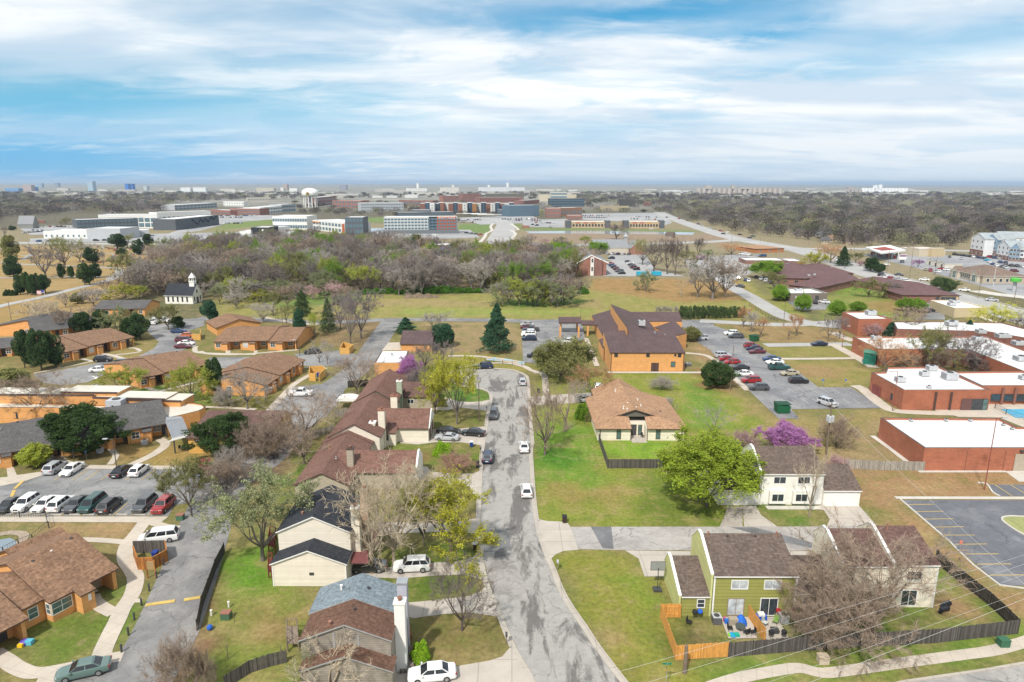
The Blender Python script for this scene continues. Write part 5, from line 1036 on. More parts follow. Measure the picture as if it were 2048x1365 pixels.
def polyblock(B,t,top,h,wm,rm,tm=None,zpar=.35,names=True):
 """flat roofed block from its roof outline (tile pixels at height h)"""
 Q=[at(t,x,y,h)for x,y in top];A=sum(Q[i].x*Q[(i+1)%len(Q)].y-Q[(i+1)%len(Q)].x*Q[i].y for i in range(len(Q)))
 if A<0:Q=Q[::-1]
 n=len(Q);P=[(q.x,q.y)for q in Q];B.add(MB().prism(P,0,h-zpar),'wall',[wm],world=True)
 ins=[]
 for i in range(n):
  a,b,c=Q[i-1],Q[i],Q[(i+1)%n];e1=(b-a).xy.normalized();e2=(c-b).xy.normalized();n1=Vector((-e1 .y,e1 .x));n2=Vector((-e2 .y,e2 .x));m=(n1+n2);k=max(.3,m.dot(n1));m=m/k
  ins.append((b.x+m.x*.3,b.y+m.y*.3))
 ring=MB()
 for i in range(n):
  j=(i+1)%n;q=[P[i],P[j],ins[j],ins[i]];V=[(*p,h-zpar+.003)for p in q]+[(*p,h)for p in q]
  ring.faces(V,[(0,1,5,4),(2,3,7,6)],0);ring.faces(V,[(4,5,6,7)],1)
 B.add(ring,'parapet',[wm,tm or T_DARK],world=True)
 r=B.add(MB().poly([(*p,h-zpar+.02)for p in ins]),'roof',[rm],world=True);return P,r
def ac_unit(B,t,x,y,z,s=1.6,h=1.1,name='rooftop_unit',ang=0.):
 p=at(t,x,y,z);loc,rz=B.rel((p.x,p.y,z),ang);m=MB().box(-s*.6,s*.6,-s*.5,s*.5,.12,h);m.box(-s*.55,s*.55,-s*.45,s*.45,0,.12,1)
 m.lathe([(s*.3,h+.002),(s*.3,h+.16),(s*.25,h+.17)],n=12,m=1)
 for i in range(5):m.box(-s*.605,-s*.6,-s*.4+i*s*.17,-s*.32+i*s*.17,.3,h-.15,1)
 return m.build(name,[plain((.42,.43,.45),.5,key='ac_casing'),T_DARK],B.T,loc,rz)
def roofpoly(B,t,faces,rm,tm,th=.15,name='roof'):
 m=MB()
 for f in faces:
  P=[at(t,x,y,z)if not isinstance(x,str)else None for x,y,z in f];slab(m,[tuple(p)for p in P],th)
 return B.add(m,name,[rm,tm],world=True)
def dropblock(B,t,top,wm,rm,tm,th=.16,wname='wall',base=0.):
 """solid whose sloping top is the outline (x,y,z) and whose sides drop to the ground"""
 P=[at(t,x,y,z)for x,y,z in top];A=sum(P[i].x*P[(i+1)%len(P)].y-P[(i+1)%len(P)].x*P[i].y for i in range(len(P)))
 if A<0:P=P[::-1]
 n=len(P);V=[(p.x,p.y,p.z)for p in P]+[(p.x,p.y,base)for p in P]
 m=MB().faces(V,[(i,n+i,n+(i+1)%n,(i+1)%n)for i in range(n)]);B.add(m,wname,[wm],world=True)
 r=MB();slab(r,[tuple(p)for p in P],th);return B.add(r,'roof',[rm,tm],world=True)
def text(B_T,s,size,mat,loc,rz,name='lettering',depth=.03):
 cu=bpy.data.curves.new(name,'FONT');cu.body=s;cu.size=size;cu.extrude=depth;cu.align_x='CENTER';cu.align_y='CENTER'
 tmp=bpy.data.objects.new('t',cu);COL.objects.link(tmp);dg=bpy.context.evaluated_depsgraph_get();me=bpy.data.meshes.new_from_object(tmp.evaluated_get(dg));bpy.data.objects.remove(tmp);me.materials.clear();me.materials.append(mat)
 o=bpy.data.objects.new(name,me);link(o,B_T);o.location=loc;o.rotation_euler=(math.pi/2,0,rz);return o
 # ---------------------------------------------------------------- housing complex on the left: stepped rows of orange units
def row(label,t,A,B_,C,n,zr=4.4,ze=2.6,rm=None,name='row_house',step=.22,vents=True,cuts=None,jog=.0,left_big=False):
 rm=rm or R_BROWN;B=Bld(name,label,'house',None,t,A,B_,ze);V=B.eav(t,A,B_,C,ze,zr,half=True)
 cuts=cuts or[i/n for i in range(n+1)]
 for i in range(n):
  x0,x1=cuts[i]*V.w,cuts[i+1]*V.w;u=V.sub(x0+.004,x1-.004,jog*((n-1-i)%2),V.d);k=x1-x0;z=step*((i%2)if n<5 else i*.35)
  u.gable(ze+z,zr+z,ORANGE,rm,T_BROWN,notch=((.56,1.,1.9),),vo=.12,over=.5)
  u.win('F',k*.14,.95,1.25,1.15,2,2,gm=G_CURT if i%2 else G_DARK);u.win('F',k*.72,.95,1.3,1.1,2,2,off=-1.9);u.slabw('F',k*.9,.05,.95,2.1,T_DARK,'door',off=-1.9)
  c=Vol(B,k*.2,1.0,u.pt(k*.32,-1.0),u.a);c.gable(2.15,2.5,ORANGE,rm,T_BROWN,fr=.999,over=.2,vo=.12,notch=())
  p=Vol(B,.35,.35,u.pt(k-.4,.05),u.a);p.add(MB().box(0,.32,0,.32,0,ze+z-.02),'post',[ORANGE])
  if vents:u.pipe(k*.3,u.d*.42,zr+z-.35,.4);u.pipe(k*.7,u.d*.62,zr+z-.4,.25,.12,T_DARK)
 if left_big:V.win('L',V.d*.45,1.0,1.0,1.1,2,2)
 return B,V
row('long brown roofed row of three orange units facing the camera','G',(95,285),(655,283),(650,192),3)
row('stepped brown roofed row running away beside the white pickup','G',(440,585),(708,410),(528,350),3,left_big=True)
row('brown roofed orange row behind the black off-road car and junipers','F',(425,498),(912,392),(780,325),3)
row('brown roofed diagonal row between the clubhouse and the upper car park','F',(955,672),(1420,574),(1320,480),3,left_big=True)
row('long grey roofed row of orange units above the parked cars','F',(-80,1198),(1150,985),(1060,840),5,zr=4.7,rm=R_GREY,cuts=[0,.21,.38,.56,.76,1.])
B=Bld('cottage','brown roofed cottage behind the long brown row','house',None,'G',(115,192),(412,157),2.6);V=B.eav('G',(115,192),(412,157),(32,150),2.6);V.gable(2.6,4.5,ORANGE,R_BROWN,T_BROWN,axis='y',fr=.5)
V.win('F',V.w*.3,1.,1.1,1.1);V.slabw('F',V.w*.6,.05,1.,2.1,T_DARK)
for i,(A,B_,C,ze,zr,lab)in enumerate([((215,356),(462,330),(60,303),2.8,5.0,'large grey roofed orange building at the far left of the complex'),((445,330),(660,262),(565,170),2.6,5.0,'grey roofed orange building half hidden by yellowish bare trees'),((640,200),(985,196),(935,140),2.8,4.8,'grey roofed orange building in front of the white chapel'),((-140,478),(72,462),(35,398),2.6,4.2,'low grey roofed house at the left edge beside the dark junipers')]):
 B=Bld('unit_house',lab,'house',None,'F',A,B_,ze);V=B.eav('F',A,B_,C,ze,zr,half=True);V.gable(ze,zr,ORANGE,R_GREY,T_BROWN,notch=((.55,.85,1.5),))
 V.win('F',V.w*.25,1.,1.3,1.1,2,2);V.win('F',V.w*.92,1.,1.1,1.1,2,2);V.win('L',V.d*.5,1.,1.1,1.1,2,2);V.slabw('F',V.w*.7,.05,1.,2.1,T_DARK,off=-1.5)
V2=Vol(B,4,4,V.pt(1,1),V.a)
B=Bld('brown_roof_house','large orange house with mottled brown roof at the lower left','house',None,'A',(295,893),(675,700),2.6)
V=B.eav('A',(295,893),(675,700),(430,505),2.6,5.2,half=True);V.gable(2.6,5.2,ORANGE,R_BROWN,T_BROWN,notch=((.56,.94,2.2),),fr=.5,over=.3)
V.win('F',V.w*.15,.9,2.1,1.3,2,2,gm=G_TEAL);V.win('L',V.d*.96,.9,.7,1.2,1,2,gm=G_TEAL);V.win('F',V.w*.66,1.,1.5,1.1,3,1,off=-2.2);V.slabw('F',V.w*.85,.05,.95,2.1,plain((.35,.28,.2),.7,key='tan_door'),off=-2.2)
c=Vol(B,V.w*.2,1.5,V.pt(V.w*.33,-1.5),V.a);c.gable(2.3,2.75,ORANGE,R_BROWN,T_BROWN,fr=.999,over=.15,vo=.15);c.slabw('F',c.w*.6,1.3,.35,.8,T_WHITE,'number_plate',.03)
V.pipe(V.w*.25,V.d*.42,4.6,.3,.12,T_DARK);V.pipe(V.w*.55,V.d*.44,4.7,.25,.1,T_WHITE);V.pipe(V.w*.9,V.d*.47,4.9,.3,.12,T_DARK)
e=B.eav('A',(575,608),(672,598),(500,548),2.6);e=Vol(B,max(e.w,3),max(3.5,e.d),e.p,V.a);e=V.sub(V.w-4.5,V.w+1.6,V.d*.78,V.d*1.12);e.gable(2.5,3.6,ORANGE,R_BROWN,T_BROWN,over=.3);e.win('R',1.4,1,.9,1.1,1,2)
w2=V.sub(-V.w*.40,-.01,1.4,V.d*.8);w2 .gable(2.6,4.4,ORANGE,R_BROWN,T_BROWN,over=.3);w2 .win('F',w2 .w*.6,.9,.9,1.2,1,2,gm=G_TEAL)
w3=V.sub(-V.w*1.05,-V.w*.402,-.6,V.d*.75);w3 .gable(2.5,4.3,ORANGE,R_BROWN,T_BROWN,over=.3,notch=((.30,.92,2.),));w3 .win('F',w3 .w*.45,.9,1.2,1.2,2,2,off=-2.);w3 .slabw('F',w3 .w*.7,.05,1.,2.1,T_DARK,off=-2.)
B=Bld('clubhouse','long flat roofed orange clubhouse with white roof and rounded end','clubhouse',None,'F',(-60,868),None,3.3)
MEM=membrane();MEMC=membrane((.62,.58,.50))
arc=[(1220,927),(1300,908),(1360,893),(1395,876),(1402,866),(1385,852),(1330,842),(1260,840),(1190,845)]
polyblock(B,'F',[(-90,872),(300,872),(700,884),(1080,896),(1150,940)]+arc+[(1080,866),(760,858),(-90,832)],3.3,ORANGE,MEMC,T_BROWN,.2)
for a,b,z1 in[((-90,838),(640,842),4.9),((642,846),(1120,858),4.5),((860,852),(1232,862),4.2),((430,832),(800,836),5.2)]:
 p,q=at('F',*a,3.3),at('F',*b,3.3);loc,rz=B.rel((p.x,p.y,0),math.atan2(q.y-p.y,q.x-p.x));L=(q-p).length;o=random.uniform(0,.1)
 MB().box(0,L,0,5.2,0,z1).box(-.15,L+.15,-.15,.3,z1+.003,z1+.25,1).box(-.15,L+.15,.302,5.3,z1+.003,z1+.08,2).build('wall',[ORANGE,T_BROWN,MEMC],B.T,loc+Vector((0,0,0)),rz)
ac_unit(B,'F',800,868,3.15,2.6,1.7)
Vf=B.eav('F',(-60,872),(690,886),(0,800),3.2)
for u in(.2,.57,.8):Vf.win('F',Vf.w*u,1.,1.3,1.2,2,1,fm=T_DARK)
B=Bld('lodge','orange lodge with dark red-brown roof and number 1900','house',None,'F',(1282,1078),(1830,1082),3.)
V=B.eav('F',(1282,1078),(1830,1082),(1372,893),3.,4.9);V=Vol(B,V.w,V.d*1.35,V.p,V.a);V.gable(3.,4.9,ORANGE2,R_RED,T_BROWN,fr=.74,over=.4)
V.slabw('F',1.9,2.15,1.5,.55,T_DARK,'number_plate',.04);loc,rz=B.rel(V.pt(1.9,-.09,2.43),V.a);text(B.T,'1900',.48,T_WHITE,loc,rz,'lettering')
V.win('F',V.w*.7,1.,1.4,1.1);V.slabw('F',V.w*.55,.05,1.,2.1,T_DARK)
B=Bld('entrance_canopy','grey metal entrance canopy on dark posts beside the lodge','canopy',None,'F',(1175,1085),(1290,1052),3.)
m=MB();Q=[at('F',1175,1085,2.9),at('F',1292,1050,3.0),at('F',1250,950,3.3),at('F',1128,968,3.3)];slab(m,[tuple(q)for q in Q],.12);B.add(m,'roof',[metalroof((.26,.27,.29)),T_WHITE],world=True)
Q2=[at('F',1130,966,3.4),at('F',1250,948,3.4),at('F',1235,935,3.5),at('F',1135,938,3.5)];m=MB();slab(m,[tuple(q)for q in Q2],.1);B.add(m,'roof',[metalroof((.30,.31,.33)),T_GREY],world=True)
for q in Q:
 m=MB().box(-.1,.1,-.1,.1,0,2.88);loc,rz=B.rel((q.x+.15*(1 if q is Q[0]else-1),q.y+.2,0),0);m.build('post',[T_DARK],B.T,loc,rz)
m=MB();a,b=Q[0],Q[1]
for k in range(11):u=(k+.5)/11;p=a.lerp(b,u);m.box(p.x-.05,p.x+.05,p.y-1.6,p.y-.05,2.86,2.93)
B.add(m,'louvre',[T_WHITE],world=True)
m=MB().box(-.3,.3,-.9,.9,.4,.48).box(-.3,.3,.8,.9,.48,.95).box(-.28,-.2,-.85,-.77,0,.4).box(.2,.28,-.85,-.77,0,.4).box(-.28,-.2,.77,.85,0,.4).box(.2,.28,.77,.85,0,.4);p=at('F',1255,1165)
o=m.build('bench',[T_DARK],None,(p.x,p.y,.03),1.4);props(o,'dark bench under the grey metal entrance canopy','bench')
B=Bld('small_hall','small orange hall with steep plum brown roof by the straight lane','hall',None,'G',(1372,352),(1582,352));V=B.eav('G',(1372,352),(1582,352),(1360,300),0.);ze=zpix(V.pt(0,0),'G',1372,300);V.gable(ze,zpix(V.pt(0,5.5),'G',1372,222),ORANGE,R_PLUM,T_BROWN,fr=.999,zb=None,over=.4)if False else V.sub(0,V.w,0,8).gable(ze,ze+2.4,ORANGE,R_PLUM,T_BROWN,fr=.8,over=.4)
B=Bld('white_roof_hall','small orange hall with flat white roof beside the purple tree','hall',None,'G',(1192,432),None,3.);P,r=polyblock(B,'G',[(1190,430),(1238,348),(1425,345),(1410,390),(1392,430)],3.2,ORANGE,MEM,T_DARK,.15);ac_unit(B,'G',1310,380,3.05,.6,.5,'roof_vent')
B=Bld('chapel','small white chapel with grey roof and white steeple','chapel',None,'F',(1130,163),(1330,163));a,b=at('F',1130,163),at('F',1318,166);V=Vol(B,(b-a).length,7.5,a,math.atan2(b.y-a.y,b.x-a.x));V.gable(3.6,7.6,WHITEW,R_BLACK,T_WHITE,over=.4)
for k in range(5):V.win('F',V.w*(.12+.17*k),.9,.5,2.0,1,1,fm=T_DARK)
V.slabw('R',V.d*.5,0,1.4,2.4,T_DARK);V.win('R',V.d*.5,4.1,.7,1.2,1,1,fm=T_DARK);V.win('R',V.d*.2,1.,.5,1.6,1,1,fm=T_DARK);V.win('R',V.d*.8,1.,.5,1.6,1,1,fm=T_DARK)
loc,rz=B.rel(V.pt(V.w-1.4,V.d/2),V.a);m=MB().box(-1,1,-1,1,6.6,8.6).box(-1.15,1.15,-1.15,1.15,8.603,8.8)
for sx in(-.85,.85):
 for sy in(-.85,.85):m.box(sx-.12,sx+.12,sy-.12,sy+.12,8.803,10.2)
m.box(-1.1,1.1,-1.1,1.1,10.203,10.4).loft([[(-1,-1,10.403),(1,-1,10.403),(1,1,10.403),(-1,1,10.403)],[(-.05,-.05,12.2),(.05,-.05,12.2),(.05,.05,12.2),(-.05,.05,12.2)]]);m.build('steeple',[T_WHITE],B.T,loc,rz)
# ---------------------------------------------------------------- church with gym (brown roofs, orange walls)
B=Bld('church_hall','large orange church hall with many plum brown roof planes','church',None,'Q',(335,1222),(1600,1222));a,b=at('Q',335,1222),at('Q',1598,1222);V=Vol(B,(b-a).length,10,a,0)
ze=zpix(a,'Q',340,905);dd=(at('Q',228,985).y-a.y);V.d=dd;zr=zpix(V.pt(0,dd),'Q',250,532);V.gable(ze,zr,ORANGE,R_PLUM,T_BROWN,fr=.999,over=.25,vo=.12,zb=ze)
s=V.w/1263.
for u in(435,975,1510):V.win('F',(u-335)*s,ze-1.05,.75,.85,1,1,fm=T_BROWN)
V.win('F',(1408-335)*s,1.3,1.,1.3,1,1,fm=T_DARK,gm=G_TEAL);V.win('F',(1438-335)*s,4.2,.4,.4,1,1,fm=T_BROWN);V.slabw('F',(1070-335)*s,.03,1.05,2.3,T_BROWN,'door');V.slabw('F',(1132-335)*s,.03,1.05,2.3,T_BROWN,'door')
V.slabw('F',.25,0,.18,ze-.2,T_BROWN,'downpipe',.15);V.slabw('F',V.w-.2,0,.18,ze-.2,T_BROWN,'downpipe',.15)
D_=lambda*top:dropblock(B,'Q',top,ORANGE,R_PLUM,T_BROWN)
D_((28,275,3.2),(345,180,6.4),(505,432,6.4),(500,560,4.6),(235,650,3.2),(125,465,3.2))
D_((150,690,3.),(238,655,3.8),(238,832,3.6),(216,828,3.))
D_((355,82,9.2),(690,212,5.2),(1010,385,4.6),(1095,485,4.2),(1105,560,4.2),(660,560,7.5),(635,492,9.2),(430,205,9.2))
D_((385,238,7.2),(445,200,8.6),(572,395,8.6),(508,412,7.2))
D_((690,214,5.0),(1520,216,5.0),(1572,376,3.),(1000,380,3.))
D_((1440,362,6.),(1652,574,4.6),(1500,620,4.6),(1300,560,5.0),(1090,480,4.4))
ac_unit(B,'Q',880,440,6.6,1.6,1.6,'roof_fan');V.pipe(V.w*.72,dd*.85,zr-.7,.8,.25);ac_unit(B,'Q',1245,600,zr-1.4,.9,.7,'roof_vent')
for u in(.78,.8,.86,.9,.93):V.pipe(V.w*u,dd*random.uniform(.7,.95),zr-1.2,.8,.07,T_WHITE)
V.chimney(V.w*.535,dd+4,3,6.6,1,1,BRICKD,T_BROWN,False)
B=Bld('porte_cochere','plum roofed drive-through canopy on orange posts beside the church','canopy',None,'H',(1092,392))
roofpoly(B,'H',[[(1084,300,3.4),(1238,300,3.4),(1230,262,4.1),(1080,262,4.1)],[(1238,312,3.2),(1380,318,3.2),(1420,290,3.8),(1232,285,3.8)]],R_PLUM,T_BROWN,.45)
for x,y in[(1092,393),(1218,392),(1096,340),(1207,338),(1280,382),(1355,370)]:
 p=at('H',x,y);loc,rz=B.rel(p,0);MB().box(-.28,.28,-.28,.28,0,3.4 if x<1240 else 3.1).build('post',[ORANGE],B.T,loc,rz)
 # ---------------------------------------------------------------- tan roofed duplex
B=Bld('tan_roof_duplex','ivory duplex with tan shingled hip roof and recessed entrance','house',None,'I',(150,1018),(757,1018),2.5);ze=2.5
a=at('I',158,1018,ze);b=at('I',750,1018,ze);c=at('I',95,815,ze);V=Vol(B,b.x-a.x,c.y-a.y,a,0);zr=5.0
w,d=V.w,V.d;V.add(MB().prism([(0,.5),(w*.39,.5),(w*.39,3.2),(w*.565,3.2),(w*.565,.5),(w,.5),(w,d),(0,d)],0,ze),'wall',[CREAM2])
r=MB();g=4.1;cx=w*.46;o=.55
def F3(*P):slab(r,P,.15)
F3((-o,-.1,ze-.1),(w*.385,-.1,ze-.1),(w*.385,3.4,g-.5),(w*.25,3.9,g-.35));F3((w*.57,-.1,ze-.1),(w+o,-.1,ze-.1),(w*.70,3.9,g-.35),(w*.57,3.4,g-.5))
F3((-o,-.1,ze-.1),(w*.22,3.6,g-.5),(cx,3.6,zr),(cx,d+1,zr),(-o,d+o,ze-.1));F3((w+o,-.1,ze-.1),(w+o,d+o,ze-.1),(cx+.01,d+1,zr),(cx+.01,3.6,zr),(w*.72,3.6,g-.5))
V.roof=V.add(r,'roof',[R_TAN,T_BROWN]);V.add(MB().loft([[(w*.22,y,g-.52),(w*.72,y,g-.52),(cx,y,zr-.02)]for y in(4.,6.)]),'gablet',[plain((.12,.11,.09),.8,key='gablet_wood')])
V2=V.sub(w*.12,w*.72,d+.02,d+7);V2 .gable(ze,zr,CREAM2,R_TAN,T_BROWN,axis='y',fr=(cx-w*.12)/(w*.6),over=.5)
for u,ww in((.245,.7),(.70,.7)):V.win('F',w*u,.35,ww,1.9,1,2,fm=T_BROWN,gm=G_TEAL,off=-.5)
V.slabw('F',w*.445,.05,1.1,2.2,T_DARK,'door',off=-3.2);V.win('F',w*.52,.2,.6,1.9,1,2,fm=T_BROWN,gm=G_TEAL,off=-3.2)
for u in(.03,.385,.575,.975):V.slabw('F',w*u,0,.14,ze,T_BROWN,'trim_board',off=-.5)
for i in range(7):V.pipe(cx+random.uniform(-2,2),random.uniform(4,d+5),zr-.5,.5,.09,T_WHITE)
V.add(MB().box(w*.39,w*.565,-.6,3.1,.0,.06),'patio',[DRV()])
# ---------------------------------------------------------------- attached brown roofed houses left of the street
def yhouse(label,t,L,Rr,back,ze,zr,wm,rm,tm,name='terraced_house',fr=.5,over=.35,depth=None):
 a=at(t,*L,ze);b=at(t,*Rr,ze);B=Bld(name,label,'house',None,t,L,None,ze);d=depth or(at(*back,ze).y-a.y)
 B.o=Vector((a.x,a.y,0));V=Vol(B,b.x-a.x,d,a,0);V.gable(ze,zr,wm,rm,tm,axis='y',fr=fr,over=over,vo=.25);return B,V
B,V=yhouse('maroon roofed taupe house behind the two black roofed cream houses','B',(556,207),(868,207),('S',322,880),2.8,4.7,TAUPE,R_MAROON,T_BROWN,fr=.52)
y0=at('S',1425,1272,2.9).y;gx=at('S',1425,1272,2.9).x-V.p.x;gy=y0-V.p.y;G_=V.sub(V.w*.6,gx,gy,gy+7.5);G_.gable(2.9,5.0,TAUPE,R_MAROON,T_BROWN,axis='x',over=.3,vo=.05)
G_.add(MB().prism([(G_.w+.02,0),(G_.w+.3,0),(G_.w+.3,7.5),(G_.w+.02,7.5)],0,3.0).loft([[(x,0,3.003),(x,7.5,3.003),(x,4.2,5.2),(x,3.3,5.2)]for x in(G_.w+.02,G_.w+.3)][::-1]),'parapet',[T_WHITE]);G_.garage('R',3.7,4.8,2.3)
V.chimney(V.w*.9,gy+1.2,2.5,6.4,1.,.9,TAUPE,T_BROWN);V.pipe(V.w*.35,V.d*.55,4.6,.7,.09,plain((.3,.15,.1),.7,key='rust_pipe'));V.pipe(V.w*.62,V.d*.3,4.8,.3,.08)
B,V=yhouse('large maroon roofed cream house with brown trim and double garage wing','S',(368,830),(985,830),('S',700,390),3.7,6.0,CREAM,R_MAROON,T_BROWN,fr=.5)
q=at('S',1205,720,2.8);e=at('S',1590,720,2.8);G_=V.sub(V.w*.72,e.x-V.p.x,q.y-V.p.y,q.y-V.p.y+8.5);G_.gable(2.8,5.1,CREAM,R_MAROON,T_BROWN,over=.35,vo=.05);G_.garage('R',2.3,2.9,2.2,plain((.18,.07,.05),.6,key='brown_door'));G_.garage('R',6.0,2.9,2.2,plain((.18,.07,.05),.6,key='brown_door'))
G_.add(MB().loft([[(x,-.1,2.7),(x,8.6,2.7),(x,4.25,5.25)]for x in(G_.w+.02,G_.w+.25)][::-1]),'parapet',[T_WHITE])
k=at('S',1190,940,0);p=Vol(B,3.4,3.,Vector((k.x-3.4,k.y,0)),0);p.gable(2.5,3.2,CREAM,R_MAROON,T_BROWN,fr=.999,over=.25,vo=.2);p.win('F',1.1,1.1,1.8,1.,2,1,fm=T_BROWN)
c=at('S',1025,965,0);V.chimney(c.x-V.p.x,c.y-V.p.y+.4,0,7.2,1.2,1.0,CREAM,plain((.24,.10,.06),.7,key='rust_cap'));c=at('S',1175,520,3.1);V.chimney(c.x-V.p.x,c.y-V.p.y,1,6.4,1.3,1.1,CREAM2,plain((.24,.10,.06),.7,key='rust_cap'));c=at('S',915,985,0);V.chimney(c.x-V.p.x-.2,c.y-V.p.y+.5,0,5.0,1.3,1.4,WHITEW,T_WHITE)
for i in range(9):V.pipe(V.w*.46,V.d*(.08+.105*i),4.9,.28,.13,T_DARK)
B,V=yhouse('maroon roofed lean house wedged in front of the large cream one','S',(300,905),(880,905),('S',370,828),2.9,4.8,CREAM2,R_MAROON,T_BROWN,depth=3.5)
V.pipe(V.w*.3,1.6,4.5,.7,.09,plain((.3,.15,.1),.7,key='rust_pipe'));bpy.data.objects.remove(V.roof);V.p.y+=0
V.gable(2.9,4.8,CREAM2,R_MAROON,T_BROWN,axis='y',walls=False)
B,V=yhouse('maroon roofed sage green house beside the cul-de-sac','S',(692,398),(1190,398),('S',905,120),4.1,6.4,SAGEW,R_MAROON,T_BROWN,fr=.5)
q=at('S',1230,330,2.8);e=at('S',1440,330,2.8);G_=V.sub(V.w*.75,e.x-V.p.x+3.5,q.y-V.p.y,q.y-V.p.y+8);G_.gable(2.8,4.8,TAUPE,R_RED,T_BROWN,over=.35);G_.win('F',G_.w*.45,1.2,1.3,.9)
c=at('S',1245,520,0);V.chimney(c.x-V.p.x,c.y-V.p.y,0,6.8,1.1,.9,SAGEW,T_WHITE);V.pipe(V.w*.55,V.d*.5,4.9,.7,.09,T_BROWN);V.pipe(V.w*.6,V.d*.85,4.9,.7,.09,T_BROWN)
# ---------------------------------------------------------------- cream houses with black roofs
B,V=yhouse('lower cream house with black roof and small louvre, nearer of the two','B',(421,670),(868,643),('B',433,600),3.0,4.75,CREAM,R_BLACK,T_WHITE,over=.2)
V.slabw('F',V.w*.53,1.5,.55,.35,T_DARK,'louvre');V.slabw('F',.05,0,.14,3.,T_WHITE,'trim_board');V.slabw('F',V.w-.05,0,.14,3.,T_WHITE,'trim_board')
nxt=V.pt(0,V.d+.05);w_=V.w;z1=zpix(nxt,'B',437,482);zp=zpix(nxt,'B',640,395)
B2=Bld('cream_house','upper cream house with black roof and white gable edge','house',None,'B',(437,482));B2 .T.location=(nxt.x,nxt.y,0);B2 .o=Vector((nxt.x,nxt.y,0));B.T.name='cream_house'
dep=at('B',505,295,z1).y-nxt.y;V2=Vol(B2,w_,dep,nxt,0);V2 .gable(z1,zp,CREAM,R_BLACK,T_WHITE,axis='y',over=.2,vo=.25)
V2 .pipe(V2 .w*.28,V2 .d*.25,z1+.6,.9,.12,plain((.3,.15,.1),.7,key='rust_pipe'));V2 .pipe(V2 .w*.3,V2 .d*.8,z1+.6,.9,.1,T_BROWN);V2 .pipe(V2 .w*.7,V2 .d*.85,z1+.6,.3,.15,T_WHITE)
V2 .chimney(V2 .w+.5,V2 .d*.15,0,zp+.6,1.,.9,CREAM2,T_WHITE);V2 .chimney(V2 .w+.8,V2 .d*.6,0,zp+1.2,1.,.9,brick((.42,.28,.18),key='tan_brick'),T_TAN)
DECK=woodm(tuple(c*.8 for c in srgb('7a3a30')),.14,'red_deck')
def deck(label,t,P,z,mat,rail=True):
 Q=pts(t,P,z);T=thing('deck',label,'deck',(Q[0].x,Q[0].y,0));o=Q[0].copy();L=[(q.x-o.x,q.y-o.y)for q in Q];MB().prism(L,z-.12,z).build('floor',[mat],T)
 for i,(x,y)in enumerate(L):MB().box(x-.06,x+.06,y-.06,y+.06,0,z+(.9 if rail else 0)).build('post',[mat],T)
 if rail:
  for a,b in zip(L,L[1:]+L[:1]):
   m=MB().tube((*a,z+.9),(*b,z+.9),.05,n=4);n=max(2,int(math.dist(a,b)/.25))
   for k in range(1,n):u=k/n;m.tube((a[0]+(b[0]-a[0])*u,a[1]+(b[1]-a[1])*u,z),(a[0]+(b[0]-a[0])*u,a[1]+(b[1]-a[1])*u,z+.88),.02,n=4)
   m.build('railing',[mat],T)
deck('dark red deck at the left of the upper cream house','B',[(402,560),(440,570),(445,490),(412,485)],1.0,DECK);deck('dark red deck at the left corner of the lower cream house','B',[(402,715),(420,715),(425,640),(404,640)],.9,DECK)
m=MB();slab(m,[tuple(p)for p in pts('B',[(885,672),(990,672),(985,598),(890,598)],2.4)],.12);o=m.build('porch_roof',[plain((.16,.05,.05),.7,key='maroon_paint'),T_BROWN]);props(o,'dark maroon flat porch roof behind the grey coupe','porch roof')
sheet('brick_patio','B',[(935,480),(1050,470),(1040,560),(925,560)],brick((.36,.17,.12),key='patio_brick'),.04)
# ---------------------------------------------------------------- weathered grey duplex
B,V=yhouse('weathered grey board house with rust brown roof and white chimney','B',(590,1117),(1140,1040),('B',578,960),5.2,6.9,GREYWOOD,R_RUST,T_GREY,name='weathered_house',over=.15)
yb=at('B',575,825,5.2).y;V2=V.sub(-.25,V.w+.1,V.d+.02,yb-V.p.y);V2 .gable(5.25,6.95,GREYWOOD,R_SLATE,T_GREY,axis='y',over=.15)
y3=at('B',1175,1292,3.2).y;L3=V.sub(.3,V.w+.35,y3-V.p.y,-.02);L3 .gable(3.1,4.7,GREYWOOD,R_RUST,T_GREY,axis='y',over=.15)
V.chimney(V.w+.55,V.d*.62,0,7.6,1.05,.95,T_WHITE,T_WHITE);V.chimney(V.w+.3,V.d+1.6,0,7.8,1.0,1.0,plain((.40,.40,.46),.5,key='lavender_metal'),METAL,False)
V.pipe(V.w*.32,V.d*.12,5.9,.9,.11,plain((.3,.15,.1),.7,key='rust_pipe'));V.pipe(V.w*.55,V.d*.55,6.6,.4,.08,T_DARK);V2 .pipe(V2 .w*.3,V2 .d*.55,6.0,.9,.1,T_WHITE);V2 .pipe(V2 .w*.62,V2 .d*.5,6.4,.4,.1,T_DARK);V2 .pipe(V2 .w*.42,V2 .d*.45,6.4,.3,.12,T_DARK)
V.add(MB().box(V.w*.36,V.w*.38,-.03,.0,3.2,6.),'trim_board',[T_GREY]);V.add(MB().box(V.w*.63,V.w*.65,-.03,.0,3.2,5.8),'trim_board',[T_GREY])
deck('orange-brown wooden porch beside the white chimney','B',[(1175,1090),(1240,1090),(1225,985),(1170,985)],.6,woodm(tuple(c*.8 for c in srgb('a5603a')),.14,'cedar_deck'),False)
deck('weathered grey deck behind the white saloon at the bottom','B',[(1175,1300),(1260,1290),(1240,1150),(1170,1150)],.35,woodm((.16,.13,.11),.14,'grey_deck'),False)
deck('grey wooden deck at the left of the weathered house','B',[(512,1135),(578,1135),(570,1035),(510,1035)],1.0,woodm((.22,.17,.13),.14,'grey_deck2'))
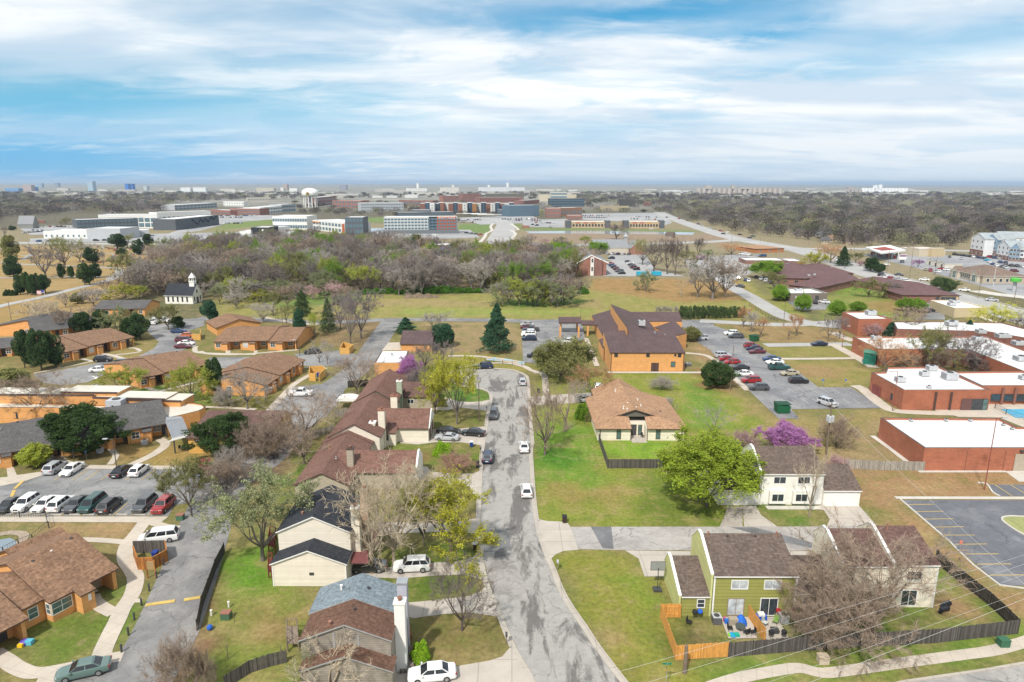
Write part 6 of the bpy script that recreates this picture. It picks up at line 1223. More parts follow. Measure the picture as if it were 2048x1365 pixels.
# ---------------------------------------------------------------- green duplex
B=Bld('green_duplex','olive green two-storey duplex with driftwood brown roof','house',None,'D',(505,978));a,b=at('D',505,978),at('D',985,972);ang=0.
V=Vol(B,b.x-a.x,8.6,a,0);ze=zpix(a,'D',505,740);yr=5.6;zr=zpix(V.pt(0,yr),'D',600,497);V.gable(ze,zr,GREENW,R_DRIFT,T_WHITE,fr=yr/8.6,over=.25,vo=.06)
s=V.w/480.
for u in(656,845):V.win('F',(u-505)*s,3.55,1.75,1.0,2,1,gm=G_CURT)
V.win('F',(643-505)*s,.25,1.75,2.0,2,1,fm=T_TAN,gm=G_CURT,name='patio_door');V.win('F',(835-505)*s,.2,1.85,2.1,2,1,name='patio_door')
for u in(.1,V.w-.1):V.slabw('F',u,0,.18,ze,T_WHITE,'trim_board')
V.slabw('L',V.d/2,0,V.d,2.4,GREENW,'wall_panel',.004)
def gablewall(V,side,ze,zr,yr,d,mat,cap=T_WHITE,up=.45,t=.22):
 x=-.3 if side=='L' else V.w+.08;pr=[(0,0),(d,0),(d,ze+up*.4),(yr+.5,zr+up*.7),(yr-.5,zr+up*.7),(0,ze+up*.3)];m=MB().loft([[(xx,p[0],p[1])for p in pr]for xx in(x,x+t)][::-1])
 for i in(3,4,5):
  a,b=pr[i-1],pr[i];m.loft([[(xx,a[0],a[1]+.003),(xx,b[0],b[1]+.003),(xx,b[0],b[1]+.12),(xx,a[0],a[1]+.12)]for xx in(x-.06,x+t+.06)][::-1],1)
 V.add(m,'parapet_wall',[mat,cap])
gablewall(V,'L',ze,zr,yr,8.6,GREENL)
g=V.sub(-(505-330)*s-.05,-.35,0,7.5);zg=zpix(g.pt(0,0),'D',330,862);zgr=zpix(g.pt(0,5.6),'D',350,628);g.gable(zg,zgr,GREENW,R_DRIFT,T_WHITE,fr=.75,over=.2,vo=.05);gablewall(g,'L',zg,zgr,5.6,7.5,GREENL,up=.3);g.win('F',(443-330)*s,1.2,.75,.95,1,2)
g2=V.sub(V.w+.05,V.w+5.2,.6,7.5);g2 .gable(zg,zgr,GREENW,R_DRIFT,T_WHITE,fr=.75,over=.2,vo=.05);g2 .win('F',1.5,1.2,.75,1.,1,2)
for x,h in((.6,.9),(2.9,.45),(6.2,.45),(8.7,.9)):V.pipe(x,yr-.5,zr-.35,h,.09,plain((.3,.15,.1),.7,key='rust_pipe')if h>.5 else T_DARK)
# ---------------------------------------------------------------- cream duplex at right
B=Bld('ivory_duplex','ivory two-storey duplex with dark brown roof behind the huge bare tree','house',None,'E',(530,924));a,b=at('E',530,924),at('E',778,924);V=Vol(B,b.x-a.x,8.6,a,0);ze=zpix(b,'E',815,676);zr=zpix(V.pt(V.w,5.6),'E',640,452)
V.gable(ze,zr,CREAM2,R_RED,T_WHITE,fr=.65,over=.25,vo=.06);gablewall(V,'L',ze,zr,5.6,8.6,CREAM2);V.slabw('F',V.w-.1,0,.18,ze,T_WHITE,'trim_board');V.win('F',V.w*.45,3.6,1.6,1.0,2,1);V.win('F',V.w*.4,.3,1.7,1.9,2,1,name='patio_door')
g=V.sub(-5.6,-.35,.2,8.2);z2=ze-.35;r2=zr-.4;g.gable(z2,r2,CREAM2,R_RED,T_WHITE,fr=.68,over=.2,vo=.05);gablewall(g,'L',z2,r2,5.4,8.,CREAM2,up=.35);g.win('L',3.4,4.4,.9,1.1,2,1);g.win('F',2.4,1,1.4,1.2)
V.pipe(V.w*.28,5.0,zr-.3,1.,.1,plain((.3,.15,.1),.7,key='rust_pipe'))
# ---------------------------------------------------------------- white duplex across the side road
B=Bld('white_duplex','white two-storey duplex with grey-brown roof and two garages','house',None,'D',(792,322));a,b=at('D',792,322),at('D',1150,322);V=Vol(B,b.x-a.x,9,a,0);ze=zpix(a,'D',780,139);zr=zpix(V.pt(0,5.),'D',760,-18);V.gable(ze,zr,WHITEW,R_DRIFT,T_WHITE,fr=.56,over=.3,vo=.06);gablewall(V,'L',ze,zr,5.,9,WHITEW,up=.3)
s=V.w/358.
for u in(895,1035):V.win('F',(u-792)*s,3.55,1.75,1.0,2,1)
for u in(883,1020):
 bx=Vol(B,2.5,.6,V.pt((u-792)*s-1.25,-.6),0);bx.add(MB().box(0,2.5,0,.6,.45,2.5),'bay',[WHITEW]);bx.win('F',1.25,.9,1.7,1.1,2,1)
V.slabw('F',.7,.1,.95,2.1,T_WHITE,'door');V.slabw('F',V.w-.7,.1,.95,2.1,T_WHITE,'door');V.add(MB().box(.6,V.w-.6,-1.6,-.62,0,.12),'step',[WK])
g=V.sub(V.w+.05,V.w+5.6,-.4,6.5);g.gable(2.6,4.7,WHITEW,R_DRIFT,T_WHITE,fr=.7,over=.3,vo=.1);g.garage('F',2.8,4.4,2.1)
g=V.sub(-6.2,-.35,-.2,6.7);g.gable(2.6,4.7,WHITEW,R_DRIFT,T_WHITE,fr=.7,over=.3,vo=.1);g.garage('F',3.1,4.4,2.1);gablewall(g,'L',2.6,4.7,4.6,6.9,WHITEW,up=.25)
# ---------------------------------------------------------------- brick school
MEMB=membrane((.69,.69,.68))
def brickblock(label,t,top,base,topref,extra=None,name='brick_school',wm=None):
 p=at(t,*base);h=zpix(p,t,*topref);B=Bld(name,label,'school',None,t,base);P,r=polyblock(B,t,top,h,wm or BRICK,MEMB,T_DARK,.4);B.h=h;return B
B=brickblock('long windowless brick hall with white roof beside the new car park','J',[(1070,1147),(768,940),(1580,945),(1700,1003),(2150,1003),(2150,1147)],(1063,1303),(1070,1147))
for x,y in[(975,965),(1215,965),(1380,965),(1605,995),(1665,1022)]:ac_unit(B,'J',x,y,B.h-.35,.5,.35,'roof_vent')
a=at('J',1063,1303);F_=Vol(B,30,5,a,0);q=at('J',1705,1303);F_.slabw('F',q.x-a.x,0,1.9,3.1,plain((.36,.31,.24),.7,key='beige_door'),'door');F_.slabw('F',q.x-a.x,3.5,.6,.3,T_DARK,'wall_lamp',.3)
for u in(1340,1600):q=at('J',u,1303);F_.slabw('F',q.x-a.x,0,.05,B.h-.5,plain((.16,.08,.06),.8,key='joint'),'wall_joint',.012)
B=brickblock('square brick gymnasium with rooftop units next to the pool','J',[(928,752),(706,630),(800,628),(812,596),(1170,592),(1522,750)],(915,890),(928,752))
for x,y,s in[(1115,618,1.7),(1237,678,2.3),(900,695,1.6),(1065,655,1.5),(1098,738,.8)]:ac_unit(B,'J',x,y,B.h-.35,s,.7*s if s>1 else.5)
a,b=at('J',915,890),at('J',1508,890);F_=Vol(B,b.x-a.x,5,a,0);k=F_.w/593.
for u in(1130,1235):F_.slabw('F',(u-915)*k,0,.45,B.h-.4,T_BROWN,'downpipe',.12)
F_.slabw('F',(1345-915)*k,.05,70*k,2.6,plain((.12,.06,.055),.6,key='maroon_door'),'shutter');F_.win('F',(1418-915)*k,.1,72*k,2.4,3,1,fm=T_DARK);F_.win('F',(1470-915)*k,.1,34*k,2.4,1,2,fm=T_DARK,gm=G_TEAL)
c=at('J',695,765);L=(c-a).xy.length;L_=Vol(B,5,L,a,math.atan2(c.y-a.y,c.x-a.x)-math.pi/2)
for u in(.08,.2,.72,.82,.9):L_.slabw('L',L*(1-u),.03,1.1,2.3,plain((.20,.05,.045),.6,key='red_door'),'door')
L_.slabw('L',L*(1-.33),.9,.9,1.5,T_DARK,'louvre')
B=brickblock('tall square brick block with white roof behind the pinkish bush','J',[(620,268),(508,218),(668,215),(847,266)],(622,385),(620,268));ac_unit(B,'J',700,240,B.h-.35,2.4,1.5);ac_unit(B,'J',792,252,B.h-.35,.6,.4,'roof_vent')
B=brickblock('long white roofed brick school wing around the courtyard','J',[(755,473),(580,388),(1500,386),(2200,640),(2200,790),(1730,618),(1370,475)],(570,490),(580,388),wm=BRICK)
for x,y,s in[(735,410,1.8),(1165,435,2.2),(1430,415,2),(1450,365,2),(1590,395,2.2),(1705,445,2.2),(1725,550,2.4),(1250,310,2.6)]:ac_unit(B,'J',x,y,B.h-.35,s,1.2)
for x,y,w,h in((655,475,2.6,.3),):
 p=at('J',650,505);loc,rz=B.rel((p.x-.5,p.y-1.2,0),.0);MB().box(-1.6,1.6,-1.2,1.2,2.9,3.05).box(-1.5,-1.4,-1.1,-1.,0,2.9).box(1.4,1.5,-1.1,-1.,0,2.9).build('awning',[plain((.01,.16,.11),.5,key='green_canvas')],B.T,loc,rz)
p=at('J',690,572);loc,rz=B.rel((p.x,p.y,0),-.5);MB().box(-1.5,1.5,-1.5,2.5,0,3.2).box(-1.7,1.7,-1.7,2.7,3.203,3.35,1).build('entrance_porch',[plain((.012,.16,.115),.5,key='green_paint'),plain((.02,.22,.16),.5,key='green_roof')],B.T,loc,rz)
B=brickblock('brick school wing with dark windows beside the pool','J',[(1460,722),(1255,627),(2200,618),(2200,720)],(1455,850),(1460,722));ac_unit(B,'J',1742,680,B.h-.35,1.4,1.)
a=at('J',1462,852);F_=Vol(B,30,5,a,0);k=(at('J',1562,852).x-a.x)/100.
for u in(1545,1630,1715,1800):F_.win('F',(u-1462)*k,.9,58*k,1.5,2,1,fm=T_DARK);F_.slabw('F',(u+42-1462)*k,0,.5,B.h-.4,BRICKD,'pier',.25)
B=Bld('school_back_wing','low white roofed wings behind the long brick school','school',None,'J',(880,330));polyblock(B,'J',[(850,283),(1250,283),(1600,292),(1747,330),(2200,420),(2200,470),(1500,352),(880,335)],4.2,BRICKD,MEMB,T_DARK,.3)
for x,y in[(1250,305),(1260,300),(1620,395)]:ac_unit(B,'J',x,y,3.9,2,1.1)
# ---------------------------------------------------------------- vehicles (x forward, metres)
CT={'sedan':(4.8,1.84,1.45,.93,.84,1.15,.40,-1.0,-1.75,.98,1.42,.33),'coupe':(4.7,1.86,1.36,.90,.82,.95,.25,-.85,-1.85,.96,1.40,.34),'suv':(4.7,1.90,1.72,1.06,1.0,1.15,.55,-1.75,-2.22,1.06,1.40,.37),
'wagon':(4.9,1.88,1.66,1.0,.94,1.3,.55,-1.8,-2.3,1.0,1.45,.36),'minivan':(5.1,1.98,1.76,1.02,.96,1.75,.85,-2.1,-2.48,1.02,1.5,.35),'pickup':(5.6,1.98,1.86,1.12,1.08,1.05,.45,-.85,-1.05,1.1,1.75,.39),
'van':(5.3,2.0,2.25,1.15,1.1,2.1,1.4,-2.5,-2.62,1.15,1.6,.36),'hatch':(4.3,1.80,1.50,.95,.88,1.2,.5,-1.4,-2.05,.95,1.28,.33)}
PAINT_M=objcol(.28,'car_paint',.03,.6,1.);CGL=glassm((.015,.018,.022),'car_glass');TYRE=plain((.02,.02,.02),.9,key='tyre_rubber',var=.05);RIM=plain((.38,.38,.40),.35,.7,key='rim_metal',var=.05)
HEADL=plain((.65,.66,.66),.2,key='headlight_lens',var=.05);TAILL=plain((.28,.012,.012),.3,key='taillight_lens',var=.05);PLATE=plain((.6,.6,.6),.5,key='number_plate_w')
def car_meshes(k):
 L,Wd,H,bz,hz,a0,b0,b1,a1,tz,wx,wr=CT[k];h=L/2;w=Wd/2
 b=MB()
 def sec(x,zl,zt,ww,e=.0):
  return[(x,-ww*.94,zl),(x,-ww,zl+.16),(x,-ww,(zl+zt)/2+.08),(x,-ww*.95,zt-.06),(x,-ww*.80,zt),(x,ww*.80,zt),(x,ww*.95,zt-.06),(x,ww,(zl+zt)/2+.08),(x,ww,zl+.16),(x,ww*.94,zl)]
 S=[(h,.34,hz-.22,w*.72),(h-.12,.24,hz-.12,w*.86),(h-.45,.20,hz-.03,w*.96),(a0+.15,.20,hz+.03,w),(a0-.2,.20,bz,w)]
 if k=='pickup':S+=[(a1,.24,bz,w),(a1-.02,.30,.80,w),(-h+.12,.30,.80,w),(-h+.1,.30,tz,w),(-h,.36,tz-.02,w*.97)]
 else:S+=[(a1+.5,.20,bz+.02,w),(a1,.24,tz,w*.98),(-h+.12,.28,tz-.03,w*.93),(-h,.38,tz-.16,w*.84)]
 b.loft([sec(*s)[::-1]for s in S[::-1]][::-1])
 if k=='pickup':
  for s in(-1,1):b.box(-h+.1,a1-.02,*sorted((s*w*.82,s*w*.99)),.802,tz)
 wt,wb=w*.70,w*.90;zr=H-.07;e=.05 if k!='van' else.0
 if k=='van':wt=w*.86
 zb=bz-.04;lo=[(a0,-wb*.92,zb),(a0,wb*.92,zb),(a1,wb*.92,zb),(a1,-wb*.92,zb)];hi=[(b0,-wt,zr),(b0,wt,zr),(b1,wt,zr),(b1,-wt,zr)];lo=[(x,y/.92,z)for x,y,z in lo]
 V=lo+hi+[(b0-.12,-wt*.86,H),(b0-.12,wt*.86,H),(b1+.12,wt*.86,H),(b1+.12,-wt*.86,H)]
 b.faces(V,[(0,1,5,4),(1,2,6,5),(2,3,7,6),(3,0,4,7),(4,5,9,8),(5,6,10,9),(6,7,11,10),(7,4,8,11),(8,9,10,11)])
 for s in(-1,1):b.box(a0-.25,a0-.08,*sorted((s*w,s*(w+.16))),bz,bz+.13)
 def panel(P,off,ins=(.06,.06,.08,.05)):
  P=[Vector(p)for p in P];n=(P[1]-P[0]).cross(P[3]-P[0]).normalized();l,r_,bt,tp=ins
  def q(u,v):return(P[0]*(1-u)+P[1]*u)*(1-v)+(P[3]*(1-u)+P[2]*u)*v+n*off
  m=MB();f=[q(l,bt),q(1-r_,bt),q(1-r_,1-tp),q(l,1-tp)];m.faces(f+[p-n*off*.9 for p in f],[(0,1,2,3),(4,7,6,5),(0,4,5,1),(1,5,6,2),(2,6,7,3),(3,7,4,0)]);return m
 G={'windscreen':[panel([lo[0],lo[1],hi[1],hi[0]],.012)],'rear_window':[panel([lo[2],lo[3],hi[3],hi[2]],.012,(.1,.1,.12,.08))],'side_window':[]}
 if k=='van':G['rear_window']=[panel([lo[2],lo[3],hi[3],hi[2]],.012,(.1,.1,.35,.2))]
 for s in(0,1):
  A,B_,C_,D_=(lo[3],lo[0],hi[0],hi[3])if s==0 else(lo[1],lo[2],hi[2],hi[1])
  mm=lambda p,q_,u:tuple(Vector(p).lerp(Vector(q_),u));n=1 if k in('pickup','coupe','van')else(3 if k in('suv','minivan','wagon')else 2)
  us=[0,1]if n==1 else([0,.5,1]if n==2 else[0,.34,.67,1]);
  if k=='van':us=[.72,1]if s==0 else[0,.28]
  for i in range(len(us)-1):G['side_window'].append(panel([mm(A,B_,us[i]),mm(A,B_,us[i+1]),mm(D_,C_,us[i+1]),mm(D_,C_,us[i])],.012,(.05,.05,.16,.08)))
 G['headlight']=[MB().faces([(h-.02,s*w*.42,hz-.26),(h-.12,s*w*.86,hz-.24),(h-.13,s*w*.86,hz-.12),(h-.06,s*w*.45,hz-.14),(h-.3,s*w*.88,hz-.22),(h-.3,s*w*.5,hz-.14)],[(0,1,2,3),(1,4,2),(3,2,4,5),(0,3,5),(0,5,4,1)])for s in(-1,1)]
 G['taillight']=[MB().box(-h-.015,-h+.16,*sorted((s*w*.60,s*w*.90)),tz-.30,tz-.12)for s in(-1,1)]
 W_=MB();W_.tube((0,-.115,0),(0,.115,0),wr,wr,14);Rm=MB().tube((0,-.125,0),(0,.125,0),wr*.62,wr*.62,10)
 wheels=[(x,s*(w-.085),wr)for x in(wx,-wx)for s in(-1,1)]
 gr=MB().box(h-.03,h+.02,-w*.36,w*.36,hz-.44,hz-.24);pl=MB().box(-h-.02,-h+.05,-.26,.26,tz-.5,tz-.34)
 mats={'windscreen':CGL,'rear_window':CGL,'side_window':CGL,'headlight':HEADL,'taillight':TAILL}
 parts=[(n,m.mesh(n,[mats[n]]))for n,ms in G.items()for m in ms]+[('grille',gr.mesh('grille',[T_DARK])),('number_plate',pl.mesh('number_plate',[PLATE]))]
 J=MB();J.v=list(b.v);J.f=list(b.f);J.m=[0]*len(b.f)
 for n,ms in G.items():
  for m in ms:J.faces(m.v,m.f,{'headlight':3,'taillight':4}.get(n,1))
 for wv in wheels:J.faces([(v[0]+wv[0],v[1]+wv[1],v[2]+wv[2])for v in W_.v],W_.f,2)
 return dict(body=b.mesh('body',[PAINT_M],False),parts=parts,wheel=W_.mesh('wheel',[TYRE]),rim=Rm.mesh('rim',[RIM]),wheels=wheels,one=J.mesh('car',[PAINT_M,CGL,TYRE,HEADL,TAILL]))
CARM={k:car_meshes(k)for k in CT}
CC=dict(white=(.72,.72,.71),black=(.014,.014,.016),grey=(.06,.063,.068),silver=(.40,.41,.43),red=(.27,.012,.015),maroon=(.11,.012,.02),blue=(.02,.05,.14),navy=(.012,.022,.055),teal=(.015,.065,.06),gold=(.36,.31,.21),jade=(.10,.16,.145),orange=(.45,.10,.02),cyan=(.02,.35,.50))
CWORD=dict(suv='SUV',sedan='saloon car',coupe='coupe',wagon='estate car',minivan='minivan',pickup='pickup truck',van='van',hatch='hatchback')
def ang_of(t,a,b):p,q=at(t,*a),at(t,*b);return math.atan2(q.y-p.y,q.x-p.x)
def car(t,x,y,hd,k,c,label,lod=0,group=None,z=.07):
 p=at(t,x,y);M=CARM[k];j=random.uniform(.93,1.04);col=tuple(v*j for v in CC[c]);nm={'pickup':'pickup_truck','van':'van','minivan':'minivan'}.get(k,'parked_car');hd=hd if isinstance(hd,float)else R(hd)
 cat={'pickup':'pickup truck','van':'van','minivan':'minivan'}.get(k,'car')
 if lod==2:o=put(nm,M['one'],None,(p.x,p.y,z-.02),hd,1.,col);return props(o,label,cat,group)
 T=thing(nm,label,cat,(p.x,p.y,z),hd,group);put('body',M['body'],T,color=col)
 for n,me in M['parts']:
  if lod and n in('grille','number_plate','headlight'):continue
  put(n,me,T)
 for wv in M['wheels']:
  o=put('wheel',M['wheel'],T,wv)
  if not lod:put('rim',M['rim'],o)
 return T
dn=ang_of('A',(755,315),(665,390));upd=dn+math.pi
for x,y,hd,k,c,lab in[(60,345,dn,'sedan','black','black saloon at the far left of the lower left row'),(158,338,dn,'suv','white','white SUV second from the left in the lower left row'),(268,340,dn,'sedan','white','white saloon third from the left in the lower left row'),(362,338,upd,'suv','white','white hatch with red tail lights, fourth in the lower left row'),(452,340,dn,'sedan','grey','dark grey saloon left of the dark minivan'),(545,340,dn,'minivan','teal','dark teal minivan in the lower left row'),(648,348,upd,'suv','black','small black SUV right of the dark teal minivan'),(852,340,dn,'wagon','grey','dark grey estate standing next to the red SUV'),(962,348,dn,'suv','red','red SUV at the right end of the lower left row'),
(328,125,upd,'suv','silver','silver SUV at the top left of the lower car park'),(425,133,dn,'sedan','white','white saloon beside the silver SUV'),(716,143,upd,'sedan','black','black saloon in the upper row beside the white crossover'),(818,138,upd,'hatch','white','white crossover in the upper row near the lamp post')]:car('A',x,y,hd,k,c,lab)
car('A',935,535,ang_of('A',(1035,522),(830,548)),'minivan','white','white minivan parked behind the wooden bin enclosure')
car('A',495,1318,ang_of('A',(625,1290),(365,1348)),'sedan','jade','grey-green saloon at the bottom left edge')
car('B',990,708,ang_of('B',(1090,703),(890,712)),'coupe','grey','dark grey coupe under the pale bare tree');car('B',1245,705,ang_of('B',(1345,700),(1140,710)),'suv','white','white boxy SUV on the driveway beside the weathered house');car('B',1362,1340,ang_of('B',(1490,1325),(1235,1350)),'sedan','white','white saloon on the lowest driveway')
for t,x,y,hd,k,c,lab in[('C',742,258,91,'hatch','white','white hatchback at the right kerb nearest the side road'),('C',515,60,88,'suv','navy','dark car with red tail lights at the left kerb'),('H',847,1158,90,'sedan','white','white saloon at the right kerb beside the lawn'),('H',640,938,-92,'suv','grey','dark SUV facing the camera at the left kerb'),('H',835,712,92,'hatch','silver','grey hatchback at the mouth of the cul-de-sac'),('H',575,605,188,'suv','navy','blue SUV at the top of the cul-de-sac'),
('H',332,1048,-8,'coupe','black','black saloon with blue windows beside the silver coupe'),('H',322,1092,172,'coupe','silver','silver coupe on the triple driveway'),('H',500,1062,168,'sedan','black','black saloon nearest the street on the triple driveway'),('H',1355,755,80,'suv','white','white car in front of the tan roof duplex'),('H',1268,832,10,'sedan','silver','silver-grey car left of the tan roof duplex'),
('G',685,655,180,'pickup','white','white pickup truck beside the stepped brown row'),('G',768,368,200,'suv','black','black off-road car behind the grey bare trees'),('F',706,558,6,'suv','black','black SUV in the upper left car park'),('F',845,585,8,'suv','black','black car half hidden behind the diagonal row'),('F',680,628,10,'sedan','white','white car half hidden behind the diagonal row, left')]:car(t,x,y,hd,k,c,lab,0)
for t,L in{'F':[(1222,362,12,'sedan','blue','blue saloon at the end of the round island'),(1285,392,5,'hatch','orange','orange hatchback beside the small bin wall'),(1258,425,3,'minivan','maroon','maroon minivan beside the white car at the bend'),(1272,445,2,'sedan','white','white saloon between two maroon cars'),(1250,467,0,'sedan','maroon','maroon saloon nearest the camera at the bend'),(1058,300,100,'van','white','white van with blue rear near the chapel'),(1112,290,170,'pickup','white','white pickup next to the white van')],
'H':[(868,315,178,'sedan','silver','silver car, farthest in the left church car park column'),(868,334,178,'sedan','maroon','maroon car in the left church car park column'),(892,352,182,'pickup','grey','dark pickup in the left church car park column'),(880,372,180,'suv','white','first white car from the dark pickup in the church column'),(876,386,178,'suv','white','white SUV right above the dark blue SUV'),(882,414,180,'suv','navy','dark blue SUV beside the tall spruce'),(922,530,180,'suv','black','black SUV alone near the blue court path'),(1150,435,190,'suv','white','white SUV behind the broad olive tree')],
'I':[(1066,378,175,'suv','white','farthest white SUV in the middle church lot'),(1098,398,178,'wagon','grey','dark grey car beside the farthest white SUV'),(858,410,175,'suv','silver','silver SUV beside the dusky shrub tree'),(1008,530,4,'suv','silver','silver SUV above the two red cars'),(1042,552,4,'sedan','red','red saloon directly below the silver SUV'),(1072,574,184,'hatch','red','second red car behind the wooden pole'),(1125,612,182,'sedan','black','black saloon below the two red cars'),(1150,655,184,'sedan','white','white saloon above the bright red SUV'),(1200,702,182,'suv','red','bright red SUV in the left church row'),(1252,752,178,'suv','grey','dark SUV at the lower end of the left church row'),
(1205,465,2,'suv','red','red SUV at the top of the right church row'),(1222,480,182,'sedan','navy','dark blue car below the red SUV'),(1242,502,184,'sedan','maroon','maroon saloon in the right church row'),(1340,552,180,'sedan','blue','blue car above the white car in the right row'),(1362,575,182,'sedan','white','white saloon above the green pickup'),(1392,612,4,'pickup','teal','dark green pickup in the right church row'),(1465,652,182,'sedan','gold','gold saloon below the green pickup'),(1524,705,0,'suv','black','large black SUV at the lower end of the right row')],
'J':[(405,858,-62,'suv','silver','silver-blue SUV parked alone on the marked bays'),(348,450,182,'sedan','navy','dark blue saloon driving on the path to the school'),(1100,222,20,'suv','navy','dark blue car beside the cream hall'),(322,163,70,'suv','black','black SUV at the grey flat office'),(382,160,120,'sedan','white','white car at the grey flat office')]}.items():
 for x,y,hd,k,c,lab in L:car(t,x,y,hd,k,c,lab,1)
COLS=['white','silver','grey','black','white','silver','navy','silver','maroon','black','white','blue','grey','gold','white','red','grey','black','silver']
KS=['sedan','suv','hatch','sedan','suv','pickup','minivan']
ORD=['first','second','third','fourth','fifth','sixth','seventh','eighth','ninth','tenth','eleventh','twelfth','thirteenth','fourteenth','fifteenth','sixteenth','seventeenth','eighteenth']
for x,y,hd,k,c,lab in[(795,862,-35,'sedan','grey','dark car crossing the main road near the pines'),(1045,912,150,'sedan','white','white car in the middle of the main road'),(1445,1018,150,'sedan','white','white car on the main road beyond the spreading pine'),(1725,1118,-30,'sedan','silver','silver car nearest on the main road'),(660,758,150,'hatch','white','white car passing the petrol station'),(1105,808,60,'sedan','grey','grey car by the bushes left of the red one'),(1225,802,10,'sedan','red','red car in front of the clinic'),(1280,812,8,'suv','white','white SUV right of the red car at the clinic'),(1195,832,60,'suv','white','white SUV by the clinic hedge'),(1335,870,4,'suv','silver','silver SUV beside the low pink bush'),(1510,865,175,'sedan','white','white car below the clinic arches'),(1900,857,-5,'suv','white','white SUV at the right of the clinic'),(1990,884,-5,'sedan','maroon','maroon car at the far right verge'),(1950,826,5,'suv','maroon','maroon SUV behind the clinic'),
(615,866,30,'suv','black','black SUV behind the brown roof home'),(640,882,30,'sedan','silver','silver car behind the brown roof home'),(680,888,20,'sedan','white','white car behind the brown roof home, left'),(712,898,20,'hatch','red','red car behind the brown roof home'),(775,912,15,'suv','silver','silver SUV behind the brown roof home'),(862,926,10,'suv','white','white SUV behind the brown roof home, right'),(1680,714,10,'sedan','cyan','bright blue car in front of the apartments'),(1712,682,10,'suv','red','red SUV in front of the apartments')]:car('T',x,y,hd,k,c,lab,2)
for i,(x,y,c)in enumerate([(735,303,'black'),(832,314,'red'),(900,328,'maroon'),(985,357,'blue'),(1015,372,'silver'),(1080,390,'silver'),(1165,412,'red'),(1115,400,'gold'),(1187,436,'black'),(1218,424,'white'),(1320,442,'black'),(1395,469,'navy'),(1425,455,'teal')]):
 car('N',x,y,130 if i%2 else-48,'sedan',c,'%s car on the far main road, %s from its distant end'%(c,ORD[i]),2)
def carrow(t,a,b,n,desc,hd,skip=.12,seed=0):
 q=random.Random(seed);j=0
 for i in range(n):
  if q.random()<skip:continue
  u=i/max(1,n-1);c=q.choice(COLS);k=q.choice(KS)
  car(t,a[0]+(b[0]-a[0])*u,a[1]+(b[1]-a[1])*u,hd+q.choice((0,180)),k,c,'%s %s, %s from the left %s'%({'navy':'dark blue','grey':'dark grey'}.get(c,c),CWORD[k],ORD[j],desc),2,'cars '+desc);j+=1
for i,r in enumerate([('N',(262,662),(372,755),7,'in the left row beside the brick church',5),('N',(425,662),(505,735),7,'in the right row beside the brick church',8),('N',(262,600),(430,602),5,'in the far row beside the brick church',60),('N',(290,634),(295,640),1,'in the middle of the brick church lot',5),
('T',(1350,655),(1650,697),9,'in the rear row by the apartments',70),('T',(1740,690),(2030,720),7,'in the row below the apartments',70),('T',(1300,682),(1420,700),3,'behind the clinic garages',60),('T',(1700,735),(1860,738),4,'in the second row by the apartments',70),('T',(1860,765),(2040,782),4,'in the third row by the apartments',70),('T',(1730,755),(1860,792),4,'in the row right behind the clinic',70),('T',(1060,808),(1160,830),3,'in front of the clinic hedge',60),('T',(560,640),(840,668),6,'under the petrol station canopy',100),
('M',(470,325),(640,322),10,'under the long white shade roofs',80),('M',(480,340),(600,345),8,'in the lower row by the shade roofs',80),('M',(800,318),(1100,318),15,'in the upper row before the blue office',80),('M',(850,328),(1120,332),14,'in the lower row before the blue office',80),('M',(1090,345),(1225,350),7,'in the pale lot by the avenue',40),('M',(1060,362),(1200,385),5,'in the near part of the pale lot',40),
('N',(30,290),(270,290),14,'in the upper row behind the shops',85),('N',(60,303),(250,305),11,'in the lower row behind the shops',85),('N',(470,300),(650,303),10,'in the upper row behind the right shops',85),('N',(450,316),(640,322),9,'in the lower row behind the right shops',85),('N',(720,330),(760,340),2,'beside the right shop parade',85),
('L',(170,290),(440,290),14,'in the upper campus lot row',85),('L',(165,303),(330,305),9,'in the lower campus lot row',85),('L',(200,352),(330,352),6,'before the zigzag wall',85),('L',(340,475),(200,482),5,'by the junction at left',0),('K',(170,375),(610,382),16,'in the long row at the left campus',85),('K',(160,432),(340,415),6,'in the near left campus row',85),('K',(310,497),(440,495),4,'on the campus forecourt',0),('K',(770,490),(840,488),2,'before the angular white hall',0),('K',(200,400),(330,410),5,'in the middle left campus row',85),
('M',(60,450),(280,447),5,'on the road before the hotel',0),('M',(500,425),(640,442),5,'beside the hotel entrance',30),('M',(300,590),(520,580),5,'in the lot behind the white low shop',80),('O',(215,700),(300,650),1,'x',0),('N',(1340,600),(1500,615),5,'by the purple bushes',0),('N',(1370,640),(1460,655),3,'below the purple bushes',0),('N',(1310,795),(1390,815),4,'beside the round white trees',70),('N',(1450,785),(1570,830),4,'beside the large green tree at the office',60),('N',(1320,860),(1345,862),1,'on the side street bend',120)]):
 if r[4]!='x':carrow(*r,seed=i)
